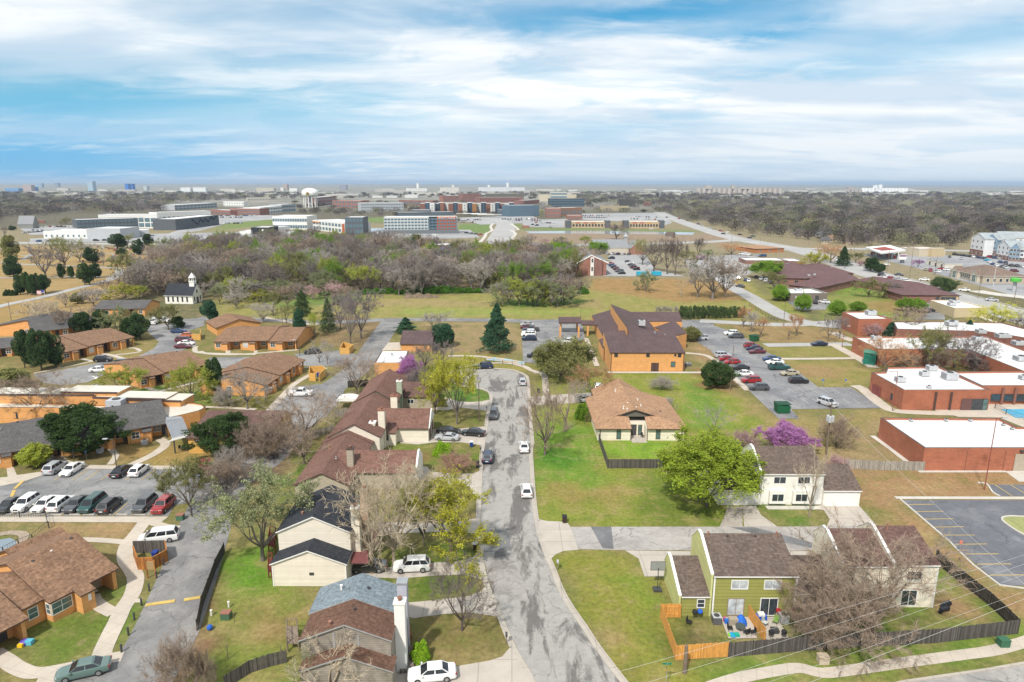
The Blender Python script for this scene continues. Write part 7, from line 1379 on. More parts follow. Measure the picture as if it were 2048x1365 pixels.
 # ---------------------------------------------------------------- middle distance and far buildings
M_=lambda h,k=.8:plain(tuple(c*k for c in srgb(h)),.75,var=.06,scale=.3,key='facade')
WH,LG,DG,BK=M_('e8e8e4'),M_('b9bcbf'),M_('5c6168'),M_('23262b');BR,BR2=brick(tuple(c*.75 for c in srgb('9a5540')),key='far_brick'),brick(tuple(c*.75 for c in srgb('7e4038')),key='far_brick_dark');RF=membrane((.72,.72,.71));RG=M_('8b8d90')
def block(label,t,L,Rr,ty,depth,wm,rm=None,floors=0,cols=0,ww=.6,wh=.55,gm=None,name='campus_building',cat='building',band=None,back=None,tm=None,skipw=(),side=0,group=None):
 """box building: front base corners L,R (tile pixels), roof row ty above L, depth in metres"""
 a,b=at(t,*L),at(t,*Rr);h=max(2.,zpix(a,t,L[0],ty));ang=math.atan2(b.y-a.y,b.x-a.x);B=Bld(name,label,cat,group,t,L,Rr);V=Vol(B,(b-a).length,depth,a,ang)
 V.flat(h,wm,rm or RF,tm or T_GREY,.5,.5);gm=gm or G_BLUE
 if floors:
  fh=(h-.6)/floors;cw=V.w/cols;me=MB().box(-cw*ww/2,cw*ww/2,-.12,.05,0,fh*wh).mesh('window',[gm])
  for f in range(floors):
   for c in range(cols):
    if(f,c)in skipw:continue
    x,y=V._face('F',(c+.5)*cw);loc,rz=B.rel(V.pt(x,y,f*fh+fh*.25),V.a);put('window',me,B.T,loc,rz)
  if side:
   cw=depth/side;me=MB().box(-cw*.3,cw*.3,-.12,.05,0,fh*wh).mesh('window',[gm])
   for f in range(floors):
    for c in range(side):
     for fc in('R',)if a.x<0 else('L',):
      x,y=V._face(fc,(c+.5)*cw);loc,rz=B.rel(V.pt(x,y,f*fh+fh*.25),V.a+_FZ[fc]);put('window',me,B.T,loc,rz)
 return B,V,h
def gbl(label,t,A,B_,C,ze,zr,wm,rm,tm=None,name='building',cat='building',axis='x',half=True,hip=False,wins=0,**k):
 B=Bld(name,label,cat,None,t,A,B_,ze);V=B.eav(t,A,B_,C,ze,zr if half else None,half=half)
 if hip:V.hip(ze,zr,wm,rm,tm or T_BROWN)
 else:V.gable(ze,zr,wm,rm,tm or T_BROWN,axis=axis,**k)
 for i in range(wins):V.win('F',V.w*(i+.5)/wins,.9,1.3,1.2,2,1)
 return B,V
B,V,h=block('flat grey brick office with white roof beside the round trees','J',(150,150),(402,148),92,14,M_('7d7268'),name='office');V.slabw('F',V.w*.72,.1,1.6,2.4,T_DARK,'door');ac_unit(B,'J',205,75,h-.5,2.2,1.);V.slabw('F',V.w*.15,1.2,.3,1.2,T_WHITE,'downpipe')
HB=brick(tuple(c*.7 for c in srgb('84432f')),key='home_brick')
B=Bld('nursing_home','sprawling brick home with plum brown hipped roofs','care home',None,'O',(170,840),None,3.)
for A,B_,C,zr in[((100,787),(745,803),(740,745),5.4),((168,842),(394,868),(330,772),5.6),((430,748),(682,750),(600,690),5.4),((70,735),(430,742),(270,682),5.6)]:
 v=B.eav('O',A,B_,C,3.,None);v.hip(3.,zr,HB,R_HOME,T_BROWN)
 for i in range(int(v.w/5)):v.win('F',2.5+5*i,1.,1.6,1.1,2,1,fm=T_TAN)
gv=B.eav('O',(690,806),(1235,884),(1140,838),3.,None);gv.hip(3.,5.2,HB,R_HOME,T_BROWN);B.T['label']='sprawling brick home with plum brown hipped roofs'
for x,y in[(370,765),(412,800),(155,680),(618,712),(510,710),(325,770)]:ac_unit(B,'O',x,y,4.6,.9,.9,'roof_vent')
B,V=gbl('low plum roofed brick wing at the right end of the nursing home','T',(830,1058),(1400,1062),(1300,1006),3.1,5.,HB,R_HOME,name='brick_house',half=False,hip=True);V.slabw('F',V.w*.83,0,V.w*.32,2.9,M_('d0b890'),'wall_panel',.02)
for i in range(3):V.win('F',V.w*(.72+.09*i),1.3,2.,1.1,1,1,fm=T_TAN,off=.09)
V.slabw('F',V.w*.62,.1,1.4,2.4,T_DARK)
B=Bld('cream_hall','cream block hall with white flat roof beside the main road','hall',None,'T',(1355,1285));p=at('T',1355,1285);h=zpix(p,'T',1355,1187);polyblock(B,'T',[(1110,1108),(1385,1108),(1690,1180),(1355,1187)],h,M_('cfbd9a'),RF,T_WHITE,.35);ac_unit(B,'T',1320,1160,h-.3,2,1.1);ac_unit(B,'T',1350,1130,h-.3,2.6,.9)
B,V,h=block('long low brick building with bright white roof behind purple bushes','O',(160,685),(292,686),650,18,HB,name='shop',cat='shop');w_=V.sub(-24,-.1,4,20);w_.flat(h*.95,HB,RF,T_GREY,.4,.4)
B,V=gbl('tan house with low hipped roof beside the far junction','N',(1450,555),(1672,548),(1640,520),2.8,4.4,M_('b8794e'),R_TAN,name='bungalow',half=False,hip=True,wins=3)
B=Bld('petrol_canopy','white petrol station canopy with red striped top','canopy',None,'T',(560,650));Q=[(455,588),(610,648),(860,618),(700,566)]
P=pts('T',Q,4.6);m=MB();slab(m,[tuple(p)for p in P],.9);B.add(m,'roof',[RF,T_WHITE],world=True);P=pts('T',[(520,588),(620,612),(770,602),(650,572)],5.55);B.add(MB().poly([tuple(p)for p in P]),'roof_stripe',[M_('9c4436')],world=True)
for x,y in[(505,660),(560,668),(640,672),(720,690),(780,700),(700,655),(620,640)]:
 p=at('T',x,y);loc,rz=B.rel(p,0);MB().box(-.2,.2,-.2,.2,0,4.58).build('post',[T_WHITE],B.T,loc,rz)
for i,(x,y)in enumerate([(520,652),(600,664),(680,678),(750,690)]):
 p=at('T',x,y);o=MB().box(-.5,.5,-.3,.3,0,1.9).box(-.6,.6,-.4,.4,1.903,2.1,1).build('fuel_pump',[M_('c04038'),T_WHITE],None,(p.x,p.y,.1));props(o,'red fuel pump under the canopy, %s from the left'%ORD[i],'fuel pump','fuel pumps under the canopy')
B,V,h=block('tan petrol station shop with two pillars and red sign','T',(862,650),(985,668),575,16,M_('cbb698'),name='shop',cat='shop');V.slabw('F',V.w*.5,h-2.2,V.w*.55,1.2,M_('b8342c'),'sign',.3);V.win('F',V.w*.5,.2,V.w*.4,3,3,1,fm=T_DARK)
B,V,h=block('long white roofed shop with red sign board next to the petrol shop','T',(990,672),(1255,665),602,20,M_('cdc1aa'),name='shop',cat='shop');V.slabw('F',V.w*.55,h-2.2,V.w*.3,1.3,M_('a8342c'),'sign',.2);e=V.sub(V.w*.35,V.w*.8,-3,-.02);e.flat(h+1,M_('c9b590'),RF,T_WHITE,.4,.3)
B=Bld('price_sign','tall white and purple pylon sign at the petrol station','sign',None,'T',(822,738));h=zpix(B.o,'T',822,650);loc,rz=B.rel(B.o,0);MB().box(-2.2,2.2,-.3,.3,h*.42,h).box(-2,2,-.32,-.3,h*.75,h*.95,1).box(-1.2,1.2,-.25,.25,0,h*.42-.003,2).build('board',[T_WHITE,M_('8d5a80'),DG],B.T,loc,rz)
for i,(x,y)in enumerate([(1075,718),(1135,733),(1195,748)]):
 B,V=gbl('white storage unit with pitched roof, %s of three'%ORD[i],'T',(x,y-14),(x+62,y-4),(x+70,y-32),2.8,4.2,M_('d8d2c2'),RG,T_WHITE,name='storage_unit',axis='y',half=False,over=.2);V.slabw('F',V.w*.5,.1,1.2,2.2,T_DARK)
B,V=gbl('large clinic with brown hipped roof and two arched entrances','T',(1312,800),(1640,868),(1860,830),3.6,7.4,M_('b9ab96'),shingle(tuple(c*.8 for c in srgb('7d6c62')),key='clinic_shingle'),T_WHITE,name='clinic',half=False,hip=True)
for u in(.22,.82):
 e=V.sub(V.w*(u-.1),V.w*(u+.1),-1.4,2);e.gable(3.6,6.2,M_('c9c0ae'),shingle(tuple(c*.8 for c in srgb('7d6c62')),key='clinic_shingle'),T_WHITE,axis='y',over=.3);e.win('F',e.w*.5,.2,e.w*.5,3.4,2,2,fm=T_WHITE,gm=G_TEAL)
for i in range(6):V.win('F',V.w*(.36+.06*i),.8,1.3,1.8,1,1,fm=T_WHITE);
for i in range(6):V.win('R',V.d*(.12+.15*i),.8,1.3,1.6,1,1,fm=T_WHITE)
BL,WS,ST=siding(tuple(c*.8 for c in srgb('7f9cb4')),.5,key='blue_siding'),siding(tuple(c*.82 for c in srgb('e4e6e8')),.5,key='apt_white'),BR2
SL=shingle(tuple(c*.85 for c in srgb('9aa2a6')),.1,key='pale_grey_shingle')
def apt(label,t,L,Rr,ty,d,wm,cols=3,peak=3.5,base=ST,gable=True):
 a,b=at(t,*L),at(t,*Rr);h=zpix(a,t,L[0],ty);B=Bld('apartment_block',label,'apartments',None,t,L,Rr);V=Vol(B,(b-a).length,d,a,math.atan2(b.y-a.y,b.x-a.x));h-=peak
 V.gable(h,h+peak,wm,SL,T_WHITE,axis='y' if gable else 'x',over=.5);V.add(MB().box(-.1,V.w+.1,-.12,0,0,h*.33),'plinth',[base]);fl=max(3,int(h/3.1))
 for f in range(fl):
  for c in range(cols):V.win('F',V.w*(c+.5)/cols,f*h/fl+1,1.4,1.5,2,1,off=.13 if f*h/fl+1<h*.34 else 0)
  for c in range(3):V.win('L',V.d*(c+.5)/3,f*h/fl+1,1.4,1.5,2,1)
apt('white corner apartment tower with stone base and grey pyramid roof','T',(1500,645),(1630,668),425,14,WS);apt('light blue apartment block right of the corner tower','T',(1635,660),(1760,672),440,18,BL)
apt('white gabled apartment block in front of the blue one','T',(1765,690),(1885,712),500,20,WS);apt('second white gabled apartment block with blue flank','T',(1890,715),(1990,722),535,20,BL);apt('pale apartment block at the right edge','T',(1992,720),(2180,735),545,20,WS,4);apt('long grey roofed apartment block behind the others','T',(1790,640),(2140,650),425,16,WS,6,gable=False)
for i,(x,y,w,c,rc)in enumerate([(720,440,60,'a08a78',R_DRIFT),(1920,430,60,'c9c4b6',SL),(1970,485,70,'b9a98c',R_GREY),(2010,470,50,'c9bca4',R_TAN),(2170,490,85,'b59d84',R_DRIFT)]):
 t='N';gbl('%s house peeping from the trees beyond the main road, %s from the left'%(('brick','pale','tan','cream','tan')[i],ORD[i]),t,(x,y),(x+w,y+2),(x+w,y-14),2.8,5,M_(c),rc,name='suburban_house',wins=3)
B=Bld('brick_church','pitched brick church with white trimmed grey roof','church',None,'M',(1445,765));a,b=at('M',1430,765),at('M',1648,765);V=Vol(B,b.x-a.x,34,a,0);ze=zpix(a,'M',1380,640)
V.gable(ze*.82,ze*1.25,BR,RG,T_WHITE,axis='y',over=1.2,th=.6,fr=.45);V.slabw('F',V.w*.48,0,1.8,ze*1.15,T_WHITE,'pilaster',.5);V.slabw('F',V.w*.7,0,V.w*.28,ze*1.0,BR2,'pier',1.5)
for z in(2.5,7):V.win('F',V.w*.48,z,.9,2,1,2,fm=T_WHITE,off=.58)
B,V=gbl('long white hall with grey pitched roof behind the brick church','M',(1560,540),(1830,540),(1880,478),4.5,9,M_('cfc8ba'),RG,T_WHITE,name='church_hall_long',half=True);e=V.sub(V.w+.1,V.w+10,-6,14);e.gable(4.5,8.5,BR,RG,T_WHITE,axis='y',over=.5);p=V.pt(V.w*.98,V.d*.5);loc,rz=B.rel(p,0);MB().box(-1.3,1.3,-1.3,1.3,7.5,11).loft([[(-1.8,-1.8,11.003),(1.8,-1.8,11.003),(1.8,1.8,11.003),(-1.8,1.8,11.003)],[(-.1,-.1,13.6),(.1,-.1,13.6),(.1,.1,13.6),(-.1,.1,13.6)]]).build('cupola',[T_GREY],B.T,loc,rz)
B,V,h=block('low white roofed shop at the back of the wood','M',(235,560),(555,552),525,20,M_('7a5a4c'),name='shop',cat='shop')
for i,(x,y,c)in enumerate([(300,560,'a83048'),(342,548,'2c8a68'),(413,555,'4a8ac0'),(348,572,'3f70b8')]):
 p=at('M',x,y);o=MB().lathe([(.05,0),(.05,2.2)],n=6).lathe([(2.6,2.2),(1.3,2.8),(.05,3.1)],n=8,m=1).build('parasol',[T_GREY,M_(c)],None,(p.x,p.y-2,0));props(o,'%s parasol outside the low white roofed shop'%('crimson','green','light blue','dark blue')[i],'parasol')
block('long low grey roofed building across the end of the avenue','M',(705,578),(1165,560),536,18,BR2,RG,name='shop',cat='shop')
gbl('small white bus shelter roof by the avenue junction','M',(1000,560),(1040,560),(1040,545),3,3.6,T_WHITE,RG,name='shelter')
for lab,t,L,Rr,ty in[('tan shop parade with dark glass corners, left one','M',(1325,385),(1680,386),335),('tan shop parade with dark glass corners, right one','N',(388,388),(712,388),335)]:
 B,V,h=block(lab,t,L,Rr,ty,22,M_('c2ab8c'),floors=1,cols=14,wh=.42,gm=G_DARK,name='shop_parade',cat='shops')
 for u in(.06,.94):e=V.sub(V.w*(u-.06),V.w*(u+.06),-1.5,8);e.flat(h+1.2,DG,RF,T_DARK,.4,.3)
 for u,c in((.27,'c0392b'),(.45,'c0392b'),(.62,'e0a020' if t=='N' else 'c05030')):V.slabw('F',V.w*u,h-1.7,5,.8,M_(c),'sign',.25)
specs=[('grey-blue campus hall with dark window band behind the avenue','M',(785,290),(868,290),238,20,DG,2,8,.8,.5,'campus_building'),('white and slate office with large window grid by the avenue','M',(868,295),(1112,290),205,24,M_('5d7486'),3,12,.55,.5,'campus_building'),
('long white office with two dark window bands','L',(585,398),(860,400),290,30,WH,2,14,.85,.45,'campus_building'),('white office with dark window squares and orange pillar','L',(905,400),(1160,432),320,28,WH,2,10,.7,.6,'campus_building'),
('black edged glass wing at the end of the white office','L',(1165,440),(1310,440),300,26,DG,3,5,.7,.6,'campus_building'),('low black store with small white emblem','L',(410,435),(548,436),380,24,BK,0,0,0,0,'store'),
('low white annexe right of the black store','L',(548,412),(720,405),380,20,LG,0,0,0,0,'store'),('low white annexe left of the black store','L',(318,438),(408,438),410,18,WH,0,0,0,0,'store'),
('brick and white lab building with blue glass entrance','L',(245,280),(480,283),228,26,BR,2,12,.7,.4,'campus_building'),('white topped brick lab building, right part','L',(482,280),(660,262),222,26,WH,2,9,.7,.4,'campus_building'),
('small dark glass lab building beside the water tower','L',(655,262),(766,255),198,24,LG,2,6,.7,.5,'campus_building'),('low brick wall building behind the zigzag wall','L',(90,275),(242,283),238,20,BR,1,6,.6,.3,'campus_building'),
('pale green and glass building at upper left','K',(1400,245),(1738,222),202,26,LG,2,12,.8,.5,'campus_building'),('brick and grey library with tall dark windows','L',(1060,222),(1290,228),162,24,BR,2,9,.6,.5,'campus_building'),
('grey metal and brick science building with teal entrance','L',(1290,255),(1630,250),185,26,LG,3,16,.6,.35,'campus_building'),('red brick building behind the water tower','L',(940,212),(1095,190),142,20,BR2,2,8,.5,.4,'campus_building'),
('long brick hall beyond the science building','L',(1590,205),(1865,210),162,20,BR2,1,14,.6,.4,'campus_building'),('dark hotel wing behind the white hotel','L',(1580,292),(2030,285),262,20,DG,1,14,.7,.4,'hotel_wing'),
('taller dark block behind the white hotel','L',(1692,285),(1840,285),240,22,DG,0,0,0,0,'hotel_wing'),('brick tower block beyond the dormitories','M',(345,178),(472,176),128,20,BR,3,9,.5,.35,'campus_building'),
('dark brick ribbed tower left of the arena','M',(505,182),(650,180),112,24,BR2,0,0,0,0,'campus_building'),('large red brick arena','M',(640,205),(985,200),142,30,BR2,0,0,0,0,'arena'),
('upper tier of the red brick arena','M',(720,190),(990,188),112,40,M_('6d6a60'),1,12,.8,.2,'arena'),('right shoulder of the brick arena','M',(990,205),(1115,198),165,24,BR2,0,0,0,0,'arena'),
('dark glass building with orange lower band','M',(1195,215),(1475,215),150,26,M_('3a4652'),3,12,.85,.35,'campus_building'),('white striped top storey of the dark glass building','M',(1205,200),(1335,200),98,20,M_('c9c9c0'),4,1,.98,.45,'campus_building'),
('pale concrete theatre behind the dark glass building','M',(1112,170),(1410,170),118,30,M_('c9bfa8'),0,0,0,0,'campus_building'),('low tan brick building left below the dark glass one','M',(1170,300),(1285,300),228,22,BR,2,6,.5,.4,'campus_building'),
('brick hall with grey pitched roof and round window','M',(1285,290),(1455,285),225,22,M_('8f6a52'),1,8,.5,.4,'campus_building'),('low long brick building behind the left shops','M',(1340,318),(1458,318),285,18,BR,1,8,.6,.3,'campus_building'),
('tan stadium wall in the trees','M',(1600,245),(1830,248),208,12,M_('a89c80'),0,0,0,0,'stadium_wall'),('distant dark brick block left of the trees','M',(1770,215),(1880,215),155,20,M_('4e4a48'),0,0,0,0,'campus_building'),
('small brick house near the distant block','M',(1960,210),(2005,210),178,14,BR,1,3,.4,.3,'campus_building'),('low brick kiosk by the winding path','M',(975,388),(1035,388),368,8,BR,0,0,0,0,'kiosk'),
('white angular hall in front of the grey campus block','K',(700,475),(968,478),388,26,LG,0,0,0,0,'campus_building'),('low white wing of the angular hall, left','K',(352,470),(702,472),408,24,WH,1,8,.3,.3,'campus_building'),
('low white wing of the angular hall, right','K',(970,462),(1198,455),408,22,LG,0,0,0,0,'campus_building'),('dark glass two-storey campus block','K',(622,390),(1110,372),320,24,DG,2,16,.6,.6,'campus_building'),
('long white curved campus block','K',(790,330),(1262,330),278,20,WH,1,14,.6,.25,'campus_building'),('white right wing of the curved campus block','K',(1262,330),(1690,312),262,20,WH,1,12,.6,.25,'campus_building'),
('white framed glass entrance of the campus block','K',(1112,388),(1258,388),303,12,T_WHITE,2,3,.85,.8,'campus_building'),('slate grey hall left of the zigzag wall','K',(1262,402),(1410,404),318,24,DG,0,0,0,0,'campus_building'),
('slate grey hall with zigzag blue pattern','K',(1410,404),(1755,360),315,24,DG,0,0,0,0,'zigzag_hall'),('low brick chapel annexe at the far left','K',(270,348),(358,346),325,12,BR,0,0,0,0,'annexe'),
('house with white gables in the trees, left','K',(1790,210),(1950,214),172,14,WH,2,8,.4,.3,'white_house'),('pale apartment building far behind the labs','L',(380,170),(565,168),142,20,M_('c0b8a8'),1,8,.5,.3,'apartments_far'),
]
FB={}
for lab,t,L,Rr,ty,d,wm,fl,cl,ww,wh,nm in specs:
 FB[lab]=block(lab,t,L,Rr,ty,d,wm,None,fl,cl,ww or.6,wh or.5,name=nm,gm=G_BLUE)
B,V,h=FB['white office with dark window squares and orange pillar'];V.slabw('F',V.w*.97,0,V.w*.05,h-1,M_('c0673a'),'pillar',.8);V.slabw('F',V.w*.12,h*.78,V.w*.25,.8,M_('d08a50'),'canopy',1.)
B,V,h=FB['low black store with small white emblem'];loc,rz=B.rel(V.pt(V.w*.68,-.1,h*.6),V.a);MB().lathe([(.05,-.12),(.9,-.1),(.9,.1),(.05,.12)],n=14).build('emblem',[T_WHITE],B.T,loc,rz).rotation_euler=(math.pi/2,0,rz)
B,V,h=FB['slate grey hall with zigzag blue pattern'];zz=MB();n=9
Z=[(0,.85),(.1,.55),(.22,.3),(.33,.8),(.42,.45),(.52,.75),(.62,.4),(.75,.9),(.85,.6),(1,.95)]
for(u0,v0),(u1,v1)in zip(Z[:-1],Z[1:]):zz.tube((V.w*(.35+.6*u0),-.3,h*v0),(V.w*(.35+.6*u1),-.3,h*v1),.55,n=4)
V.add(zz,'zigzag',[M_('20304e')]);loc,rz=B.rel(V.pt(V.w*.22,-.2,h*.66),V.a);text(B.T,'NetApp',4,T_WHITE,loc,rz,'lettering',.1);V.slabw('F',V.w*.22-11,h*.66-1.6,3.2,3.2,T_WHITE,'emblem',.2)
B,V,h=block('four-storey white hotel with orange and black end','L',(1475,432),(2060,428),298,20,M_('dcdcd8'),floors=0,name='hotel',cat='hotel');q=at('L',1835,430).x-V.p.x;r_=at('L',1900,430).x-V.p.x
V.add(MB().box(q,r_,-.5,-.02,0,h+.3),'black_panel',[M_('2c3640')]);V.add(MB().box(r_+.01,V.w*.985,-.7,-.02,h*.22,h+.3),'orange_panel',[M_('b0562e')]);V.add(MB().box(-1,V.w+1,-3,-.02,0,h*.22),'ground_floor',[M_('70767a')])
fh=h*.78/4;me=MB().box(-1.3,1.3,-.12,.05,0,fh*.6).mesh('window',[G_BLUE])
for f in range(4):
 for c in range(22):
  x=V.w*(c+.5)/22;o_=.02 if x<q else(.52 if x<r_ else.72);loc,rz=B.rel(V.pt(x,-o_,h*.22+f*fh*.93+.5),V.a);put('window',me,B.T,loc,rz)
loc,rz=B.rel(V.pt((r_+V.w*.985)/2,-.75,h-.9),V.a);text(B.T,'HYATT PLACE',2.6,T_WHITE,loc,rz,'lettering',.1)
p=at('L',886,222);T=thing('water_tower','big white water tower on many columns above the campus','water tower',(p.x,p.y,0));ht=zpix(p,'L',886,66);r=64/4*mpp(p);zc=zpix(p,'L',886,130)
MB().lathe([(r*.9,zc),(r,zc+1),(r,zc+(ht-zc)*.45),(r*.9,zc+(ht-zc)*.7),(r*.6,ht-(ht-zc)*.1),(r*.2,ht-.3),(.2,ht)],n=28).build('tank',[T_WHITE],T,smooth=True)
MB().lathe([(r*.3,0),(r*.3,zc)],n=14).build('riser',[LG],T)
for k in range(12):a=k*math.pi/6;MB().tube((math.cos(a)*r*.8,math.sin(a)*r*.8,0),(math.cos(a)*r*.8,math.sin(a)*r*.8,zc),1.0,n=8).build('column',[T_WHITE],T)
MB().lathe([(.1,0),(r*.22,.1),(r*.22,.5),(.1,.6)],n=8).build('emblem',[M_('8f7a40')],T,(0,-r*1.0,zc+(ht-zc)*.3)).rotation_euler=(math.pi/2,0,0)
B=Bld('student_housing','long student housing of alternating brick, white and navy blocks','housing',None,'M',(165,262));cols=['8f5a40','33475c','d0d0cc','2f4052','9a6348','d4d4d0','8f5a40','33475c','9a6348','cfcfcb','33475c','b07a40','d0d0cc','2f4052','8f5a40','d4d4d0','33475c','8f5a40','cfcfcb','2f4052'];n=len(cols)
wm_={}
for i,c in enumerate(cols):
 x0=165+i*745/n;x1=x0+745/n-.5;y=262+14*math.sin(i*.9)*.5+(10 if i<14 else-4);a,b=at('M',x0,y),at('M',x1,y);h=zpix(a,'M',x0,190-6*(i%3==1));v=Vol(B,b.x-a.x,16,a,0);v.add(MB().box(0,v.w,0,16,0,h),'wall',[M_(c)]);v.add(MB().box(-.2,v.w+.2,-.2,16.2,h+.003,h+.5),'roof',[RF])
 me=wm_.setdefault('a',MB().box(-.8,.8,-.12,.05,0,1.5).mesh('window',[G_BLUE]))
 for f in range(4):
  loc,rz=B.rel(v.pt(v.w*.5,0,1.2+f*h/4.2),0);put('window',me,B.T,loc,rz)
for i in range(4):
 p=[(450,292),(510,290),(570,296),(620,302)][i];a=at('M',*p);o=MB().box(0,34,0,8,3.6,3.8).box(2,2.3,3.8,4.1,0,3.597).box(16,16.3,3.8,4.1,0,3.597).box(31,31.3,3.8,4.1,0,3.597).build('shade_roof',[T_WHITE],None,(a.x,a.y,0));props(o,'long white shade roof over parked cars, %s from the left'%ORD[i],'shade roof','shade roofs over the campus lot')
B,V=gbl('dark roofed grey house with brick gable at the far left','K',(140,352),(262,352),(262,292),5,13,M_('8a8a84'),RG,T_GREY,name='old_hall')
def elev(label,t,x0,x1,yb,ty,c,towers=(),depth=20,name='grain_elevator',silo=True):
 a,b=at(t,x0,yb),at(t,x1,yb);h=zpix(a,t,x0,ty);T=thing(name,label,'grain elevator' if silo else 'tower',(a.x,a.y,0));w=b.x-a.x;m=MB();n=max(3,int(w/(depth*.55)))if silo else 0
 if silo:
  for i in range(n):m.lathe([(w/n*.52,0),(w/n*.52,h)],w*(i+.5)/n,0,8)
 else:m.box(0,w,0,depth,0,h)
 m.build('silo_row' if silo else 'shaft',[M_(c,.9)],T)
 for u0,u1,yt in towers:hh=zpix(a,t,x0,yt);MB().box(w*u0,w*u1,-depth*.3,depth*.3,h*.9 if silo else 0,hh).build('headhouse',[M_(c,.9)],T)
elev('white grain elevator with slim tower, left of the three white ones','M',50,222,93,68,'dcdcd8',((.5,.6,28),));elev('low white grain elevator in the middle distance','M',322,475,88,62,'d4d0c8',((.62,.75,40),));elev('white elevator with two tall towers beyond the arena','M',628,998,92,60,'d4d6d8',((.2,.25,42),(.6,.65,22)))
elev('very long tan grain elevator on the horizon','N',970,1625,118,68,'b0a8a0',((.1,.17,45),(.4,.43,42),(.5,.6,62)),40);elev('bright white grain elevator with twin towers at right','O',745,1085,105,66,'e4e6e8',((.26,.31,42),(.36,.42,38)),30);elev('grey tower pair beside the bright white elevator','O',622,742,110,78,'a8a09c',((.1,.45,60),),30)
for x0,x1,yb,ty,c,lab in[(182,262,92,42,'a89a98','tan far tower block at left'),(233,285,90,58,'4a78b0','low blue far block'),(284,348,62,28,'8aa0b0','pale far tower, second from the left'),(440,478,55,24,'7a8894','small grey tower far out left'),(705,752,92,12,'9ab0c0','tall tapered pale glass tower downtown'),(1003,1033,88,32,'3a70b8','left one of the blue twin towers'),(1040,1066,84,32,'3a70b8','right one of the blue twin towers'),(1445,1530,95,62,'d0d4d4','white far building, left of two'),(1545,1655,95,62,'d0d4d4','white far building, right of two'),(1150,1180,84,52,'b0b8bc','narrow pale tower far downtown'),(40,165,97,68,'6a90b8','wide blue and tan far block at the left edge'),(1320,1420,98,88,'d0d0c8','flat white shed far away')]:
 elev(lab,'K',x0,x1,yb,ty,c,(),30,'far_tower',False)
for x0,x1,yb,ty,c,lab in[(668,702,82,36,'a89890','brown far tower over the city'),(715,780,95,68,'d8d8d4','white mill far across the city'),(645,670,92,62,'d0ccc4','small white silo far away'),(450,600,95,65,'b8b0a0','long tan far elevator'),(1115,1175,84,40,'8a8c98','grey far tower beyond the arena')]:
 elev(lab,'L',x0,x1,yb,ty,c,(),30,'far_tower',False)
q=random.Random(4);whm=[M_('d8d8d4'),M_('b8b4ac'),M_('c8c4b8')]
for i in range(110):
 X=q.uniform(-300,2350);Y=q.choice([q.uniform(379,386),q.uniform(384,392),q.uniform(390,399)]);p=at('P',X,Y);w=q.uniform(25,110);h=q.uniform(5,11)
 o=MB().box(-w/2,w/2,-12,12,0,h).box(-w/2-.3,w/2+.3,-12.3,12.3,h+.003,h+.5,1).build('warehouse',[q.choice(whm),RF],None,(p.x,p.y,0));props(o,'pale low warehouse far out on the plain','warehouse','warehouses far out on the plain')
q=random.Random(8)
for i in range(42):
 X=q.choice([q.uniform(-100,330),q.uniform(1420,2100)]);Y=q.uniform(402,432);p=at('P',X,Y)
 w=q.uniform(9,15);o=MB().box(-w/2,w/2,-5,5,0,3).loft([[(x,-5.6,3.003),(x,5.6,3.003),(x,0,5.6)]for x in(-w/2-.5,w/2+.5)][::-1],1).build('suburban_house',[q.choice(whm),q.choice([R_GREY,R_DRIFT,R_BROWN])],None,(p.x,p.y,0),q.uniform(-.3,.3));props(o,'small house roof among the far suburban trees','house','houses among the far suburban trees')
 # ---------------------------------------------------------------- poles, wires, fences
WOODP=plain((.16,.12,.09),.9,var=.25,key='pole_wood');FN=woodm((.30,.27,.23),.14,'grey_fence');FD=woodm((.085,.075,.068),.14,'dark_fence',.45);FO=woodm(tuple(c*.8 for c in srgb('e0a050')),.14,'new_cedar',.12);FB_=woodm((.045,.038,.032),.14,'blackened_fence',.5)
def pole(t,base,topy,label,kind='wood',r=.13,arm=None,mat=None):
 p=at(t,*base);h=zpix(p,t,base[0],topy);nm={'wood':'utility_pole','lamp':'lamp_post','flag':'flagpole'}[kind];T=thing(nm,label,{'wood':'utility pole','lamp':'lamp post','flag':'flagpole'}[kind],(p.x,p.y,0));mat=mat or(WOODP if kind=='wood' else T_DARK)
 MB().tube((0,0,0),(0,0,h),r,r*.7,8).build('pole',[mat],T)
 if kind=='wood' and arm:
  for k in range(arm):MB().box(-1.2,1.2,-.06,.06,h-.5-1.1*k,h-.36-1.1*k).tube((-1.1,0,h-.36-1.1*k),(-1.1,0,h-.16-1.1*k),.05,n=6).tube((1.1,0,h-.36-1.1*k),(1.1,0,h-.16-1.1*k),.05,n=6).build('crossarm',[WOODP],T,rz=.3)
 if kind=='lamp':
  s=-1 if arm is None else arm;MB().tube((0,0,h-.1),(s*1.0,0,h),.05,n=6).build('arm',[mat],T);MB().box(*sorted((s*.9,s*1.7)),-.18,.18,h-.08,h+.06).build('lamp_head',[LG],T)
 return T,p,h
T,p,h=pole('J',(395,1210),838,'tall utility pole with three transformers behind the white duplex',r=.17,arm=1)
for a in(0,2.1,4.2):MB().lathe([(.1,h-3.6),(.28,h-3.55),(.28,h-2.5),(.1,h-2.4)],math.cos(a)*.45,math.sin(a)*.45,10).build('transformer',[LG],T)
P1=Vector((p.x,p.y,h-.4))
